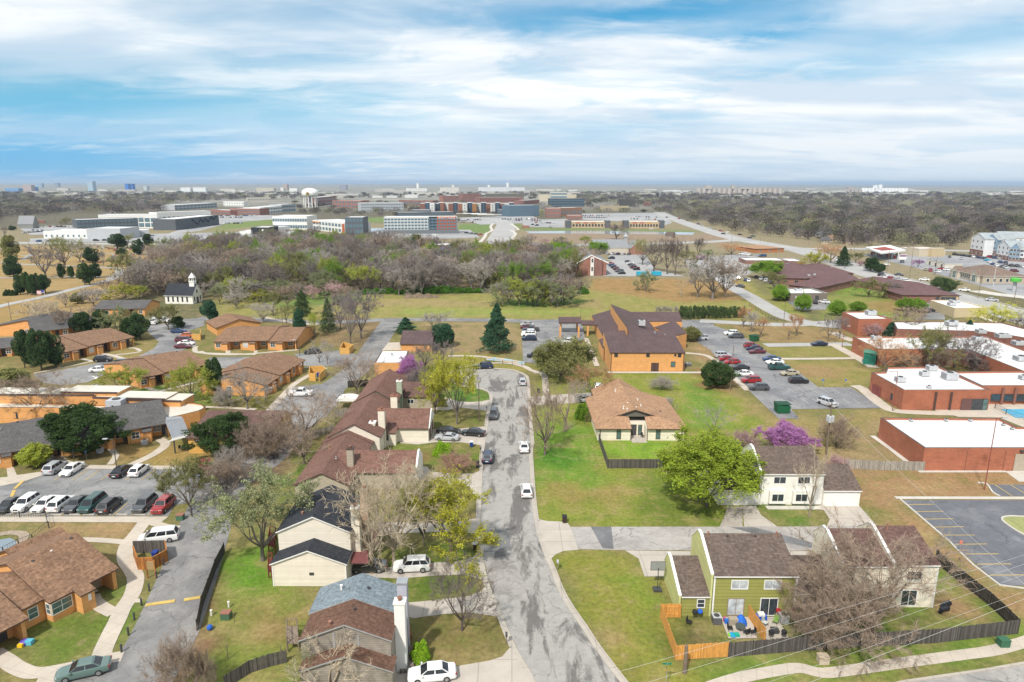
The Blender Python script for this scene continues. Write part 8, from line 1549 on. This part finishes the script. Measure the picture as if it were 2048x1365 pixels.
for t,b,ty,lab,arm in[('I',(1060,755),450,'wooden utility pole behind the dark round pine',None),('H',(540,965),710,'wooden pole on the lawn beside the street',None),('F',(80,295),150,'light pole beside the cemetery road',None),('G',(565,180),62,'wooden light pole behind the long brown row',None),('J',(228,222),-5,'wooden pole in front of the grey flat office',None),('O',(690,570),390,'utility pole behind the petrol station road',1),('O',(1130,795),412,'tall utility pole with crossarms beside the petrol station',2),('O',(1680,950),690,'wooden pole at the main road below the clinic',1),('O',(1970,960),825,'wooden pole at the far right verge',None),('O',(1335,765),600,'light grey pole by the clinic hedge',None),('O',(800,640),490,'light pole at the petrol station corner',None),('O',(950,750),560,'dark pole on the verge near the two conifers',None),
('N',(855,590),445,'pole with crossarms over the shops road',1),('N',(1250,520),390,'pole beside the far main road',None),('N',(1480,505),440,'signal pole at the far junction',None),('N',(1870,520),400,'pole with green signal box at the junction',None),('H',(1233,270),185,'dark pole behind the drive-through canopy',None),('J',(105,315),148,'thin rust pole at the side road bend',None),('K',(450,350),200,'mast over the trees at far left',None),('D',(350,1310),1150,'short weathered pole stub in front of the new cedar fence',None)]:pole(t,b,ty,lab,arm=arm,r=.11 if b!=(350,1310)else.24)
RUST=plain((.22,.06,.04),.6,key='red_pole')
for t,b,ty,lab,arm,mt in[('A',(1128,395),150,'black lamp post on the budding tree island',1,None),('F',(795,1275),1085,'black lamp post at the upper row of the car park',-1,None),('G',(682,385),272,'lamp post beside the stepped brown row',None,None),('E',(1082,235),-190,'tall red lamp pole in front of the windowless brick hall',1,RUST),('J',(850,895),625,'red lamp pole at the corner of the brick gymnasium',-1,RUST),('J',(505,465),315,'thin red lamp pole before the long school',1,RUST),('O',(1800,855),690,'white lamp post at the clinic verge',1,T_WHITE),('G',(450,705),600,'lamp post before the stepped row',1,None)]:pole(t,b,ty,lab,'lamp',.08,arm,mt)
T,p,h=pole('K',(362,945),880,'white flagpole with flag at the cemetery road','flag',.06,mat=T_WHITE);m=MB()
for i in range(7):m.box(-3.2 if i>2 else-3.2,-.08 if i>2 else-1.4,-.02,.02,h-.3-.26*(6-i)-.26,h-.3-.26*(6-i),i%2)
for i in range(7):pass
m.box(-1.398,-.08,-.025,.025,h-1.2,h-.04,2);m.build('flag',[M_('b03040'),T_WHITE,M_('2c3f88')],T)
def wire(a,b,sag,label,r=.010,mat=None,n=14):
 P=[a.lerp(b,i/n)-Vector((0,0,sag*4*(i/n)*(1-i/n)))for i in range(n+1)];o=MB().path(P,r,4).build('power_line',[mat or plain((.55,.54,.52),.4,key='wire',var=.05)]);props(o,label,'power line','power lines')
for i,(y0,y1,r)in enumerate([(1346,1095,.009),(1385,1112,.009),(1425,1132,.009),(1470,1165,.008),(1512,1178,.012)]):
 wire(at('P',1230,y0,9.2-.2*i),at('P',2100,y1,9.4),.15,'%s power line from the top over the back fence'%ORD[i],r)
wire(P1,at('E',1330,800,8.6),.5,'thin service wire from the transformer pole towards the new car park',.014)
def fence(label,t,P,h=1.75,mat=None,name='wooden_fence',z=0.,posts=True,gap=0.,cat='fence'):
 Q=pts(t,P);o=Q[0].copy();T=thing(name,label,cat,(o.x,o.y,0));
 for a,b in zip(Q[:-1],Q[1:]):
  L=(b-a).xy.length;ang=math.atan2(b.y-a.y,b.x-a.x);d=a-o;m=MB()
  if gap:
   m.tube((0,0,h),(L,0,h),.03,n=5).tube((0,0,h*.5),(L,0,h*.5),.02,n=4);
   for k in range(int(L/gap)):m.tube((k*gap,0,0),(k*gap,0,h),.014,n=4)
  else:
   n=max(1,int(L/.14))
   for k in range(n):m.box(k*L/n,(k+.94)*L/n,-.012,.012,.03,h+random.uniform(-.05,.05))
   m.box(0,L,.013,.06,.4,.5).box(0,L,.013,.06,h-.45,h-.35)
  m.build('panel',[mat or FN],T,(d.x,d.y,z),ang)
  if posts:
   n=max(1,int(L/2.6));pm=MB().box(-.05,.05,.02,.12,0,h-.05).mesh('post',[mat or FN])
   for k in range(n+1):put('post',pm,T,(d.x+math.cos(ang)*L*k/n,d.y+math.sin(ang)*L*k/n,z),ang)
 return T
fence('new orange cedar fence around the green duplex yard','D',[(322,985),(240,985),(208,985),(298,1235),(605,1215)],1.75,FO)
fence('orange cedar divider fence between the two green duplex patios','D',[(722,985),(815,1125)],1.7,FO)
fence('blackened board fence continuing from the cedar fence to the right corner','P',[(1457,1315),(1600,1303),(1700,1296),(1870,1287),(2036,1268)],1.75,FD)
fence('dark board fence running up beside the new car park','P',[(2036,1268),(1982,1215),(1920,1166),(1878,1132),(1872,1122)],1.75,FB_)
fence('dark fence in front of the tan roof duplex lawn','I',[(160,1100),(222,1287),(610,1287)],1.7,FD);fence('grey fence between the white duplex and the brick hall','P',[(1688,937),(1760,941),(1848,942)],1.7,FN)
fence('brown fence corner beside the white duplex garage','E',[(240,295),(318,295),(225,168)],1.6,FD)
fence('dark fence along the right side of the left lane','P',[(396,1262),(405,1215),(418,1180),(432,1140),(450,1105)],1.5,FB_);fence('dark board fence at the bottom beside the weathered house','B',[(150,1405),(300,1310),(420,1272),(510,1250)],1.5,FD)
fence('grey board fence behind the large cream house','S',[(160,850),(430,780)],1.6,FN);fence('weathered fence around the white canopy yard','G',[(925,805),(1010,790)],1.7,FN);fence('grey fence behind the white canopy','G',[(950,700),(1065,690)],1.7,FD);fence('dark fence behind the sage house','G',[(1010,600),(1150,590)],1.7,FB_)
BLK=T_DARK
fence('black railing around the pond bank','A',[(-40,400),(270,400),(285,460),(190,540),(110,570),(20,615),(-60,640)],1.1,BLK,'metal_railing',gap=.35);fence('black railing beside the cul-de-sac path','H',[(580,560),(700,575),(830,590),(950,600)],1.1,BLK,'metal_railing',gap=.35)
fence('black railing at the field edge on the right','I',[(1190,180),(1280,235),(1380,288)],1.3,BLK,'metal_railing',gap=.5);fence('metal railing around the pool deck','J',[(1545,880),(1620,920),(1747,960)],1.2,BLK,'metal_railing',gap=.35);fence('low railing in the nursing home garden','O',[(470,915),(700,915),(900,920)],1.2,RUST,'metal_railing',gap=.6)
for i,(x,y)in enumerate([(962,680),(920,755),(877,830),(832,915),(790,1000),(755,1090),(715,1190)]):
 p=at('A',x,y);props(MB().tube((0,0,0),(0,0,.95),.11,.10,8).lathe([(.13,.953),(.10,1.0)],n=8).build('bollard',[BLK],None,(p.x,p.y,0)),'dark post beside the left lane, %s from the top'%ORD[i],'bollard','posts beside the left lane')
 # ---------------------------------------------------------------- bins, mailboxes, units, garden things
def thingm(mb,name,label,cat,mats,t,x,y,rz=0.,group=None,z=0.03):
 p=at(t,x,y);return props(mb.build(name,mats,None,(p.x,p.y,z),rz),label,cat,group)
def wheelie(t,x,y,label,body,lid,rz=0.):
 p=at(t,x,y);T=thing('wheelie_bin',label,'wheelie bin',(p.x,p.y,.03),rz);m=MB().loft([[(-.25,-.28,.08),(.25,-.28,.08),(.25,.28,.08),(-.25,.28,.08)],[(-.33,-.4,1.0),(.33,-.4,1.0),(.33,.36,1.0),(-.33,.36,1.0)]]);m.build('body',[M_(body)],T)
 MB().box(-.35,.35,-.43,.40,1.003,1.08).build('lid',[M_(lid)],T)
 for s in(-1,1):MB().tube((s*.24,.3,.12),(s*.32,.3,.12),.12,n=10).build('wheel',[TYRE],T)
for a in[('C',965,428,'brown wheelie bin at the corner of the side road','3c2620','26282c'),('C',443,590,'dark wheelie bin with pale lid beside the yellow tree','3c2620','d8d8d8'),('C',455,105,'black wheelie bin beside the peach shrub','2a2c2e','202224'),('H',488,1140,'blue wheelie bin with white lid on the triple driveway','1c3f8c','e0e0e0'),('H',945,775,'dark wheelie bin on the cul-de-sac verge','26282c','202224'),('E',236,305,'bright red wheelie bin beside the white duplex garage','c01828','c01828'),('E',262,303,'black wheelie bin beside the bright red one','26282c','202224')]:wheelie(*a)
def skip(t,x,y,label,c,s=1.,rz=0.):thingm(MB().loft([[(-1.0*s,-.8*s,.15),(1.0*s,-.8*s,.15),(1.0*s,.8*s,.15),(-1.0*s,.8*s,.15)],[(-1.15*s,-.95*s,1.6*s),(1.15*s,-.95*s,1.3*s),(1.15*s,.95*s,1.3*s),(-1.15*s,.95*s,1.6*s)]]).box(-1.2*s,1.2*s,-1*s,1*s,1.62*s,1.7*s,1).box(-.9*s,-.7*s,-.85*s,.85*s,0,.15,1),'skip',label,'skip',[M_(c),M_('184a34')],t,x,y,rz)
skip('I',1410,905,'green lidded skip on the dark asphalt spur','10603c',1.25);skip('I',1222,418,'green open skip between the orange bare trees','1c5c38',1.1,.5)
for t,x,y,lab in[('C',625,1140,'black mailbox at the kerb beside the small bare tree'),('C',925,705,'cluster mailbox standing on the right lawn'),('H',550,1190,'mailbox at the kerb below the triple driveway'),('H',592,905,'mailbox at the kerb near the wooden pole')]:
 p=at(t,x,y);T=thing('mailbox',lab,'mailbox',(p.x,p.y,0));MB().box(-.05,.05,-.05,.05,0,1.05).build('post',[WOODP],T);MB().box(-.12,.12,-.28,.28,1.053,1.3).lathe([(.12,1.303),(.05,1.36)],n=8).build('box',[BLK if 'cluster' not in lab else LG],T)
def hvac(t,x,y,label,rz=0,dark=False):thingm(MB().box(-.45,.45,-.45,.45,0,.85).box(-.48,.48,-.48,.48,.853,.92,1).lathe([(.33,.923),(.33,.96),(.1,.97)],n=12,m=2),'air_conditioner',label,'air conditioner',[plain((.10,.10,.11)if dark else(.36,.37,.38),.5,key='louvred_casing'),LG,T_DARK],t,x,y,rz)
for a in[('F',685,1180,'grey air conditioner left of the path at the grey row'),('F',990,1125,'grey air conditioner beside the closet of the grey row'),('F',342,1235,'grey air conditioner right of the small pale tree'),('F',648,742,'left air conditioner at the end of the diagonal row'),('F',675,744,'right air conditioner at the end of the diagonal row'),('I',755,590,'dark air conditioners at the gym corner, left'),('I',778,590,'dark air conditioners at the gym corner, right'),('D',535,1015,'dark air conditioner behind the green duplex')]:hvac(*a,dark='dark' in a[3])
hvac('D',930,1010,'beige air conditioner on the right patio of the green duplex')
for t,x,y,lab,c in[('B',155,990,'green utility box with rusty lid on the left lawn','4a6a50'),('E',1190,1150,'green utility box at the lower right verge','3a6a50'),('E',133,1250,'rusty white utility box on the verge','c9b8a0'),('A',1060,410,'green utility box on the tree island','4a7058')]:
 thingm(MB().box(-.5,.5,-.4,.4,0,.75).box(-.53,.53,-.43,.43,.753,.85,1),'utility_box',lab,'utility box',[M_(c),M_('9a6a58')if t!='E' else M_(c)],t,x,y)
thingm(MB().lathe([(.05,0),(.25,.08),(.32,.3),(.25,.52),(.05,.6)],n=14),'ball','blue ball lying in the leaf litter','ball',[M_('2060c0')],'A',1233,1058)
for t,x,y,lab in[('B',170,925,'white pipe marker on the left lawn, left of two'),('B',68,975,'white pipe marker near the lane fence')]:thingm(MB().lathe([(.1,0),(.1,.6),(.14,.62),(.14,.72)],n=8),'pipe_marker',lab,'marker',[T_WHITE],t,x,y)
for i,(x,y,h)in enumerate([(165,1230,1.6),(478,1225,1.5),(203,1015,1.2)]):thingm(MB().tube((0,0,0),(0,0,h),.04,n=6).box(-.06,.06,-.06,.06,h,h+.04),'fence_post','lone thin post on the left lawn, %s'%('lower left','beside the dark fence','beside the utility box')[i],'post',[WOODP],'B',x,y)
p=at('D',190,828);T=thing('basketball_hoop','portable basketball hoop on the lawn beside the green duplex','basketball hoop',(p.x,p.y,0));MB().box(-.5,.5,-.35,.55,.03,.28).build('base',[T_DARK],T);MB().tube((0,0,.28),(0,.1,3.0),.05,n=8).build('pole',[BLK],T)
MB().box(-.9,-.86,.3,.34,2.6,3.7).box(.86,.9,.3,.34,2.6,3.7).box(-.9,.9,.3,.34,2.55,2.6).box(-.9,.9,.3,.34,3.7,3.74).box(-.858,.858,.31,.33,2.603,3.697,1).build('backboard',[BLK,plain((.25,.26,.25),.3,key='smoky_board')],T);MB().path([Vector((.23*math.cos(k*.524),.6+.23*math.sin(k*.524),2.9))for k in range(13)],.015,5).build('rim',[M_('c04020')],T)
def encl(label,t,P,h,mats=None):
 Q=pts(t,P);T=thing('bin_enclosure',label,'bin enclosure',(Q[0].x,Q[0].y,0))
 for i,(a,b)in enumerate(zip(Q[:-1],Q[1:])):
  L=(b-a).xy.length;d=a-Q[0];MB().box(0,L,-.08,.08,0,h).build('side',[(mats or[ORANGE2])[i%len(mats or[1])]],T,(d.x,d.y,0),math.atan2(b.y-a.y,b.x-a.x))
CED=woodm(tuple(c*.72 for c in srgb('b5763a')),.16,'cedar_boards')
encl('orange wooden bin enclosure in front of the white minivan','A',[(790,632),(815,705),(905,700),(985,655),(975,600),(788,605)],1.7,[CED,CED,CED,CED,FD])
encl('orange bin enclosure with blue bin beside the white pickup','G',[(815,560),(858,520),(835,500),(752,505),(748,552),(790,556)],2.0);encl('small orange bin enclosure near the grey bare trees','G',[(958,372),(1020,372),(1047,348),(980,330),(957,372)],1.9);encl('small orange bin wall beside the orange hatchback','F',[(1310,410),(1370,412),(1372,380)],1.9)
for t,x,y,lab in[('G',808,528,'blue bin inside the enclosure by the pickup'),('A',915,640,'blue bin inside the wooden enclosure')]:wheelie(t,x,y,lab,'203c8c','203c8c')
thingm(MB().box(-.08,.08,-.08,.08,0,2.6).box(-.06,1.1,-.05,.05,1.2,2.3,1).box(.95,1.1,-.06,.06,0,2.5),'wooden_sign','small wooden notice board beside the bin enclosure','notice board',[CED,M_('a58a60')],'A',868,755)
p=at('A',1205,125);T=thing('utility_cart','small red roofed cart parked by the thicket','cart',(p.x,p.y,.06),.3);MB().box(-1.1,1.1,-.55,.55,.35,.8).box(-1,-.2,-.5,.5,.803,1.1).build('body',[M_('7a2030')],T);MB().box(-.8,.9,-.62,.62,1.85,1.95).build('roof',[M_('8c2c3c')],T)
for sx in(-.75,.85):
 for sy in(-.55,.55):MB().tube((sx,sy,.8),(sx,sy,1.85),.03,n=5).build('roof_post',[BLK],T);MB().tube((sx,sy-.08,.28),(sx,sy+.08,.28),.28,n=10).build('wheel',[TYRE],T)
sheet('patio','D',[(560,985),(745,985),(775,1112),(608,1112)],DRV(),.04);sheet('patio','D',[(745,985),(890,985),(965,1112),(830,1120)],DRV(),.04)
def chair(t,x,y,label,c,rz=0.,s=1.,name='garden_chair'):
 p=at(t,x,y);T=thing(name,label,'chair',(p.x,p.y,.06),rz);T.scale=(s,s,s);MB().box(-.27,.27,-.27,.27,.40,.46).build('seat',[M_(c)],T);MB().box(-.27,.27,.24,.29,.463,.95).build('backrest',[M_(c)],T)
 for a in(-.24,.24):
  for b in(-.24,.24):MB().tube((a,b,0),(a,b,.40),.02,n=5).build('leg',[BLK],T)
for a in[('D',375,1030,'black garden chair on the left yard grass','202226',1.),('D',615,1065,'dark chair at the left of the round patio table','26282a',1.5),('D',712,1090,'dark chair below the round patio table','26282a',-2.6),('D',748,1090,'dark chair at the right of the round patio table','26282a',-1.5),('D',820,1035,'white striped chair on the right patio','c8ccc4',.6),('D',882,1025,'green striped chair on the right patio','88a858',-.7),('F',1255,1165,'dark chair under the canopy','26282a',.4),('A',560,850,'white plastic chair on the porch of the brown roofed house','c8bfae',2.6),('I',460,1078,'dark chair on the tan duplex patio','30302e',.5)]:chair(*a)
def grill(t,x,y,label,c):
 p=at(t,x,y);T=thing('grill',label,'grill',(p.x,p.y,.05));MB().lathe([(.05,.6),(.26,.68),(.32,.85),(.26,1.02),(.05,1.1)],n=14).build('bowl',[M_(c)],T)
 for k in range(3):MB().tube((.22*math.cos(k*2.09),.22*math.sin(k*2.09),0),(.12*math.cos(k*2.09),.12*math.sin(k*2.09),.66),.018,n=5).build('leg',[BLK],T)
for a in[('D',438,990,'blue kettle grill by the green wall','2060c8'),('D',408,992,'black kettle grill beside the blue one','202226'),('D',898,985,'red kettle grill beside the beige unit','b01c24'),('D',985,990,'dark red grill under the parasol at right','8c1c24'),('D',855,1112,'black kettle grill at the lower patio edge, left','202226'),('D',930,1112,'black kettle grill at the lower patio edge, right','202226')]:grill(*a)
thingm(MB().lathe([(.55,.70),(.56,.74)],n=18).lathe([(.04,0),(.04,.70)],n=6),'patio_table','round dark patio table on the left patio','table',[M_('4a5450')],'D',675,1068)
thingm(MB().lathe([(.75,.02),(.62,.5),(.3,1.0),(.06,1.25)],n=9),'covered_parasol','blue tarpaulin cone on the left patio','tarpaulin',[M_('1868d0')],'D',678,1025)
thingm(MB().box(-.6,.6,-.3,.3,0,.75).box(-.35,.35,-.32,.3,.753,1.0,1),'covered_grill','blue covered grill with white top before the dark patio door','grill',[M_('1858c8'),T_WHITE],'D',795,1005)
thingm(MB().box(-.35,.35,-.35,.35,.0,.4).box(-.4,.4,-.4,.4,.403,.48),'side_table','low black table on the right patio','table',[BLK],'D',878,1075)
thingm(MB().box(-.5,.5,-.35,.35,0,.8),'storage_crate','grey and tan pile of boxes beside the blue cone','boxes',[M_('a89c8c')],'D',632,1025)
thingm(MB().lathe([(.35,0),(.42,.2),(.38,.22)],n=12).box(.1,.7,-.25,.25,0,.3,1).box(-.5,-.3,-.2,.2,0,.25,2),'toy_slide','turquoise and lime toddler toys on the patio corner','toys',[M_('20a0d0'),M_('18a890'),M_('90d020')],'D',632,1095)
thingm(MB().box(-.25,.25,-.2,.2,0,.5).box(-.3,-.1,.2,.4,0,.6,1),'toy_chair','blue and pink toy chair beside the dark air conditioner','toys',[M_('2070d0'),M_('d05080')],'D',597,1020)
thingm(MB().lathe([(.45,0),(.5,.25),(.35,.4)],n=12).box(.2,.9,-.3,.3,0,.45,1).box(-.3,.2,-.7,-.3,0,.35,2),'paddling_toys','heap of pastel inflatable toys at the lower left porch','toys',[M_('6a58c0'),M_('60b8d0'),M_('f0c020')],'A',145,1140)
p=at('G',1015,735);T=thing('party_canopy','white arched canopy behind the sage house','canopy',(p.x,p.y,0));m=MB();m.loft([[(2.4*math.cos(math.pi*k/8),y,1.9+.8*math.sin(math.pi*k/8))for k in range(9)]for y in(-1.6,1.6)]);m.build('cover',[T_WHITE],T)
for a in(-2.3,2.3):
 for b in(-1.5,1.5):MB().tube((a,b,0),(a,b,1.95),.04,n=5).build('post',[T_WHITE],T)
p=at('D',232,1365);T=thing('street_sign','green street name sign at the bottom corner','street sign',(p.x,p.y-.6,0));MB().tube((0,0,0),(0,0,2.7),.035,n=6).build('pole',[METAL],T)
for k,z in enumerate((2.5,2.28)):MB().box(-.45,.45,-.02,.02,z,z+.18).build('blade',[M_('108060')],T,rz=k*1.2)
MB().box(-.2,.2,-.02,.02,1.9,2.2).build('plate',[M_('e0b020')],T,rz=.8)
p=at('O',1965,890);T=thing('pylon_sign','round green sign drum on a pale pylon at the right','sign',(p.x,p.y,0));h=zpix(p,'O',1965,785);MB().box(-.7,.7,-.3,.3,0,h*.7).build('pylon',[LG],T);MB().lathe([(1.6,h*.7),(2.1,h*.74),(2.1,h*.95),(1.6,h)],n=16).build('drum',[M_('58b848')],T)
for i,(t,x,y)in enumerate([('J',372,730),('J',527,730),('I',1690,730),('F',505,1225),('F',592,1228),('E',935,610)]):
 p=at(t,x,y);T=thing('parking_sign',('blue parking sign right of the black SUV','blue parking sign before the school plaza','blue parking sign beside the right lot edge','blue sign under the large pine, left','blue sign under the large pine, right','white and red sign at the new car park edge')[i],'sign',(p.x,p.y,0));MB().tube((0,0,0),(0,0,1.9),.03,n=5).build('pole',[METAL],T);MB().box(-.2,.2,-.02,.02,1.4,1.95).build('plate',[M_('3c78b8')if i<5 else M_('d88070')],T)
q=random.Random(21);gs=[MB().box(-.45,.45,-.15,.15,0,.8).box(-.6,.6,-.25,.25,-.05,.08).mesh('headstone',[M_(c)])for c in('8a5048','b8b8b4','6a6a6a')]
for i in range(130):
 p=at('K',q.uniform(480,1600),q.choice([q.uniform(530,570),q.uniform(595,690)]));o=put('headstone',q.choice(gs),None,(p.x,p.y,0),q.uniform(-.1,.1),q.uniform(.9,1.6));props(o,'small %s headstone in the %s rows of the dry cemetery grass'%(('brown','white','grey')[gs.index(o.data)],'far' if p.y>400 else 'near'),'headstone','%s %s headstones'%(o.data.name,'far' if p.y>400 else 'near'))
m=MB();q=random.Random(3)
for cx,r,hh in((-4,3,1.6),(0,3.6,2.1),(4,3,1.8),(7,2,1.2)):
 V=[];n=14
 for j,(rr,z)in enumerate([(1,0),(.75,.35),(.45,.75),(.1,1)]):V.append([(cx+r*rr*math.cos(6.283*i/n)*q.uniform(.85,1.1),r*.7*rr*math.sin(6.283*i/n)*q.uniform(.85,1.1),z*hh*q.uniform(.9,1.1))for i in range(n)])
 m.loft(V)
thingm(m,'dirt_mound','long heap of brown earth at the edge of the field','earth heap',[plain((.15,.11,.075),1.,var=.35,scale=1.,key='earth')],'H',128,122,z=0.)
for i,(x,y,c)in enumerate([(1310,770,'20a8c8'),(1345,772,'20a8c8')]):thingm(MB().box(-2.5,2.5,-1,1,.4,2.2).box(-2.2,-1.6,-.9,.9,0,.397,1),'bin_container','turquoise container beside the church trees, %s'%('left','right')[i],'container',[M_(c),BLK],'N',(530,650)[i],768)
for t,x,y,lab in[('E',855,925,'black scooter lying beside the ivory duplex wall, upper'),('E',845,955,'dark scooter beside the ivory duplex wall, lower')]:thingm(MB().box(-.7,.6,-.18,.18,.3,.65).tube((-.6,-.1,.28),(-.6,.1,.28),.28,n=10).tube((.6,-.1,.28),(.6,.1,.28),.28,n=10).tube((.5,0,.6),(.35,0,1.0),.04,n=5),'motor_scooter',lab,'scooter',[M_('22262e')],t,x,y,.4)
# ---------------------------------------------------------------- the hazy air
def haze():
 m=bpy.data.materials.new('haze_air');m.use_nodes=True;n=m.node_tree.nodes;l=m.node_tree.links;n.remove(n['Principled BSDF'])
 v=n.new('ShaderNodeVolumePrincipled');v.inputs['Color'].default_value=(.60,.78,1.,1);v.inputs['Density'].default_value=HAZE;v.inputs['Anisotropy'].default_value=.2;l.new(v.outputs[0],n['Material Output'].inputs['Volume'])
 o=MB().box(-27500,27500,-400,43500,-1.5,120).build('haze',[m]);props(o,kind='stuff')
HAZE=6e-5
haze()
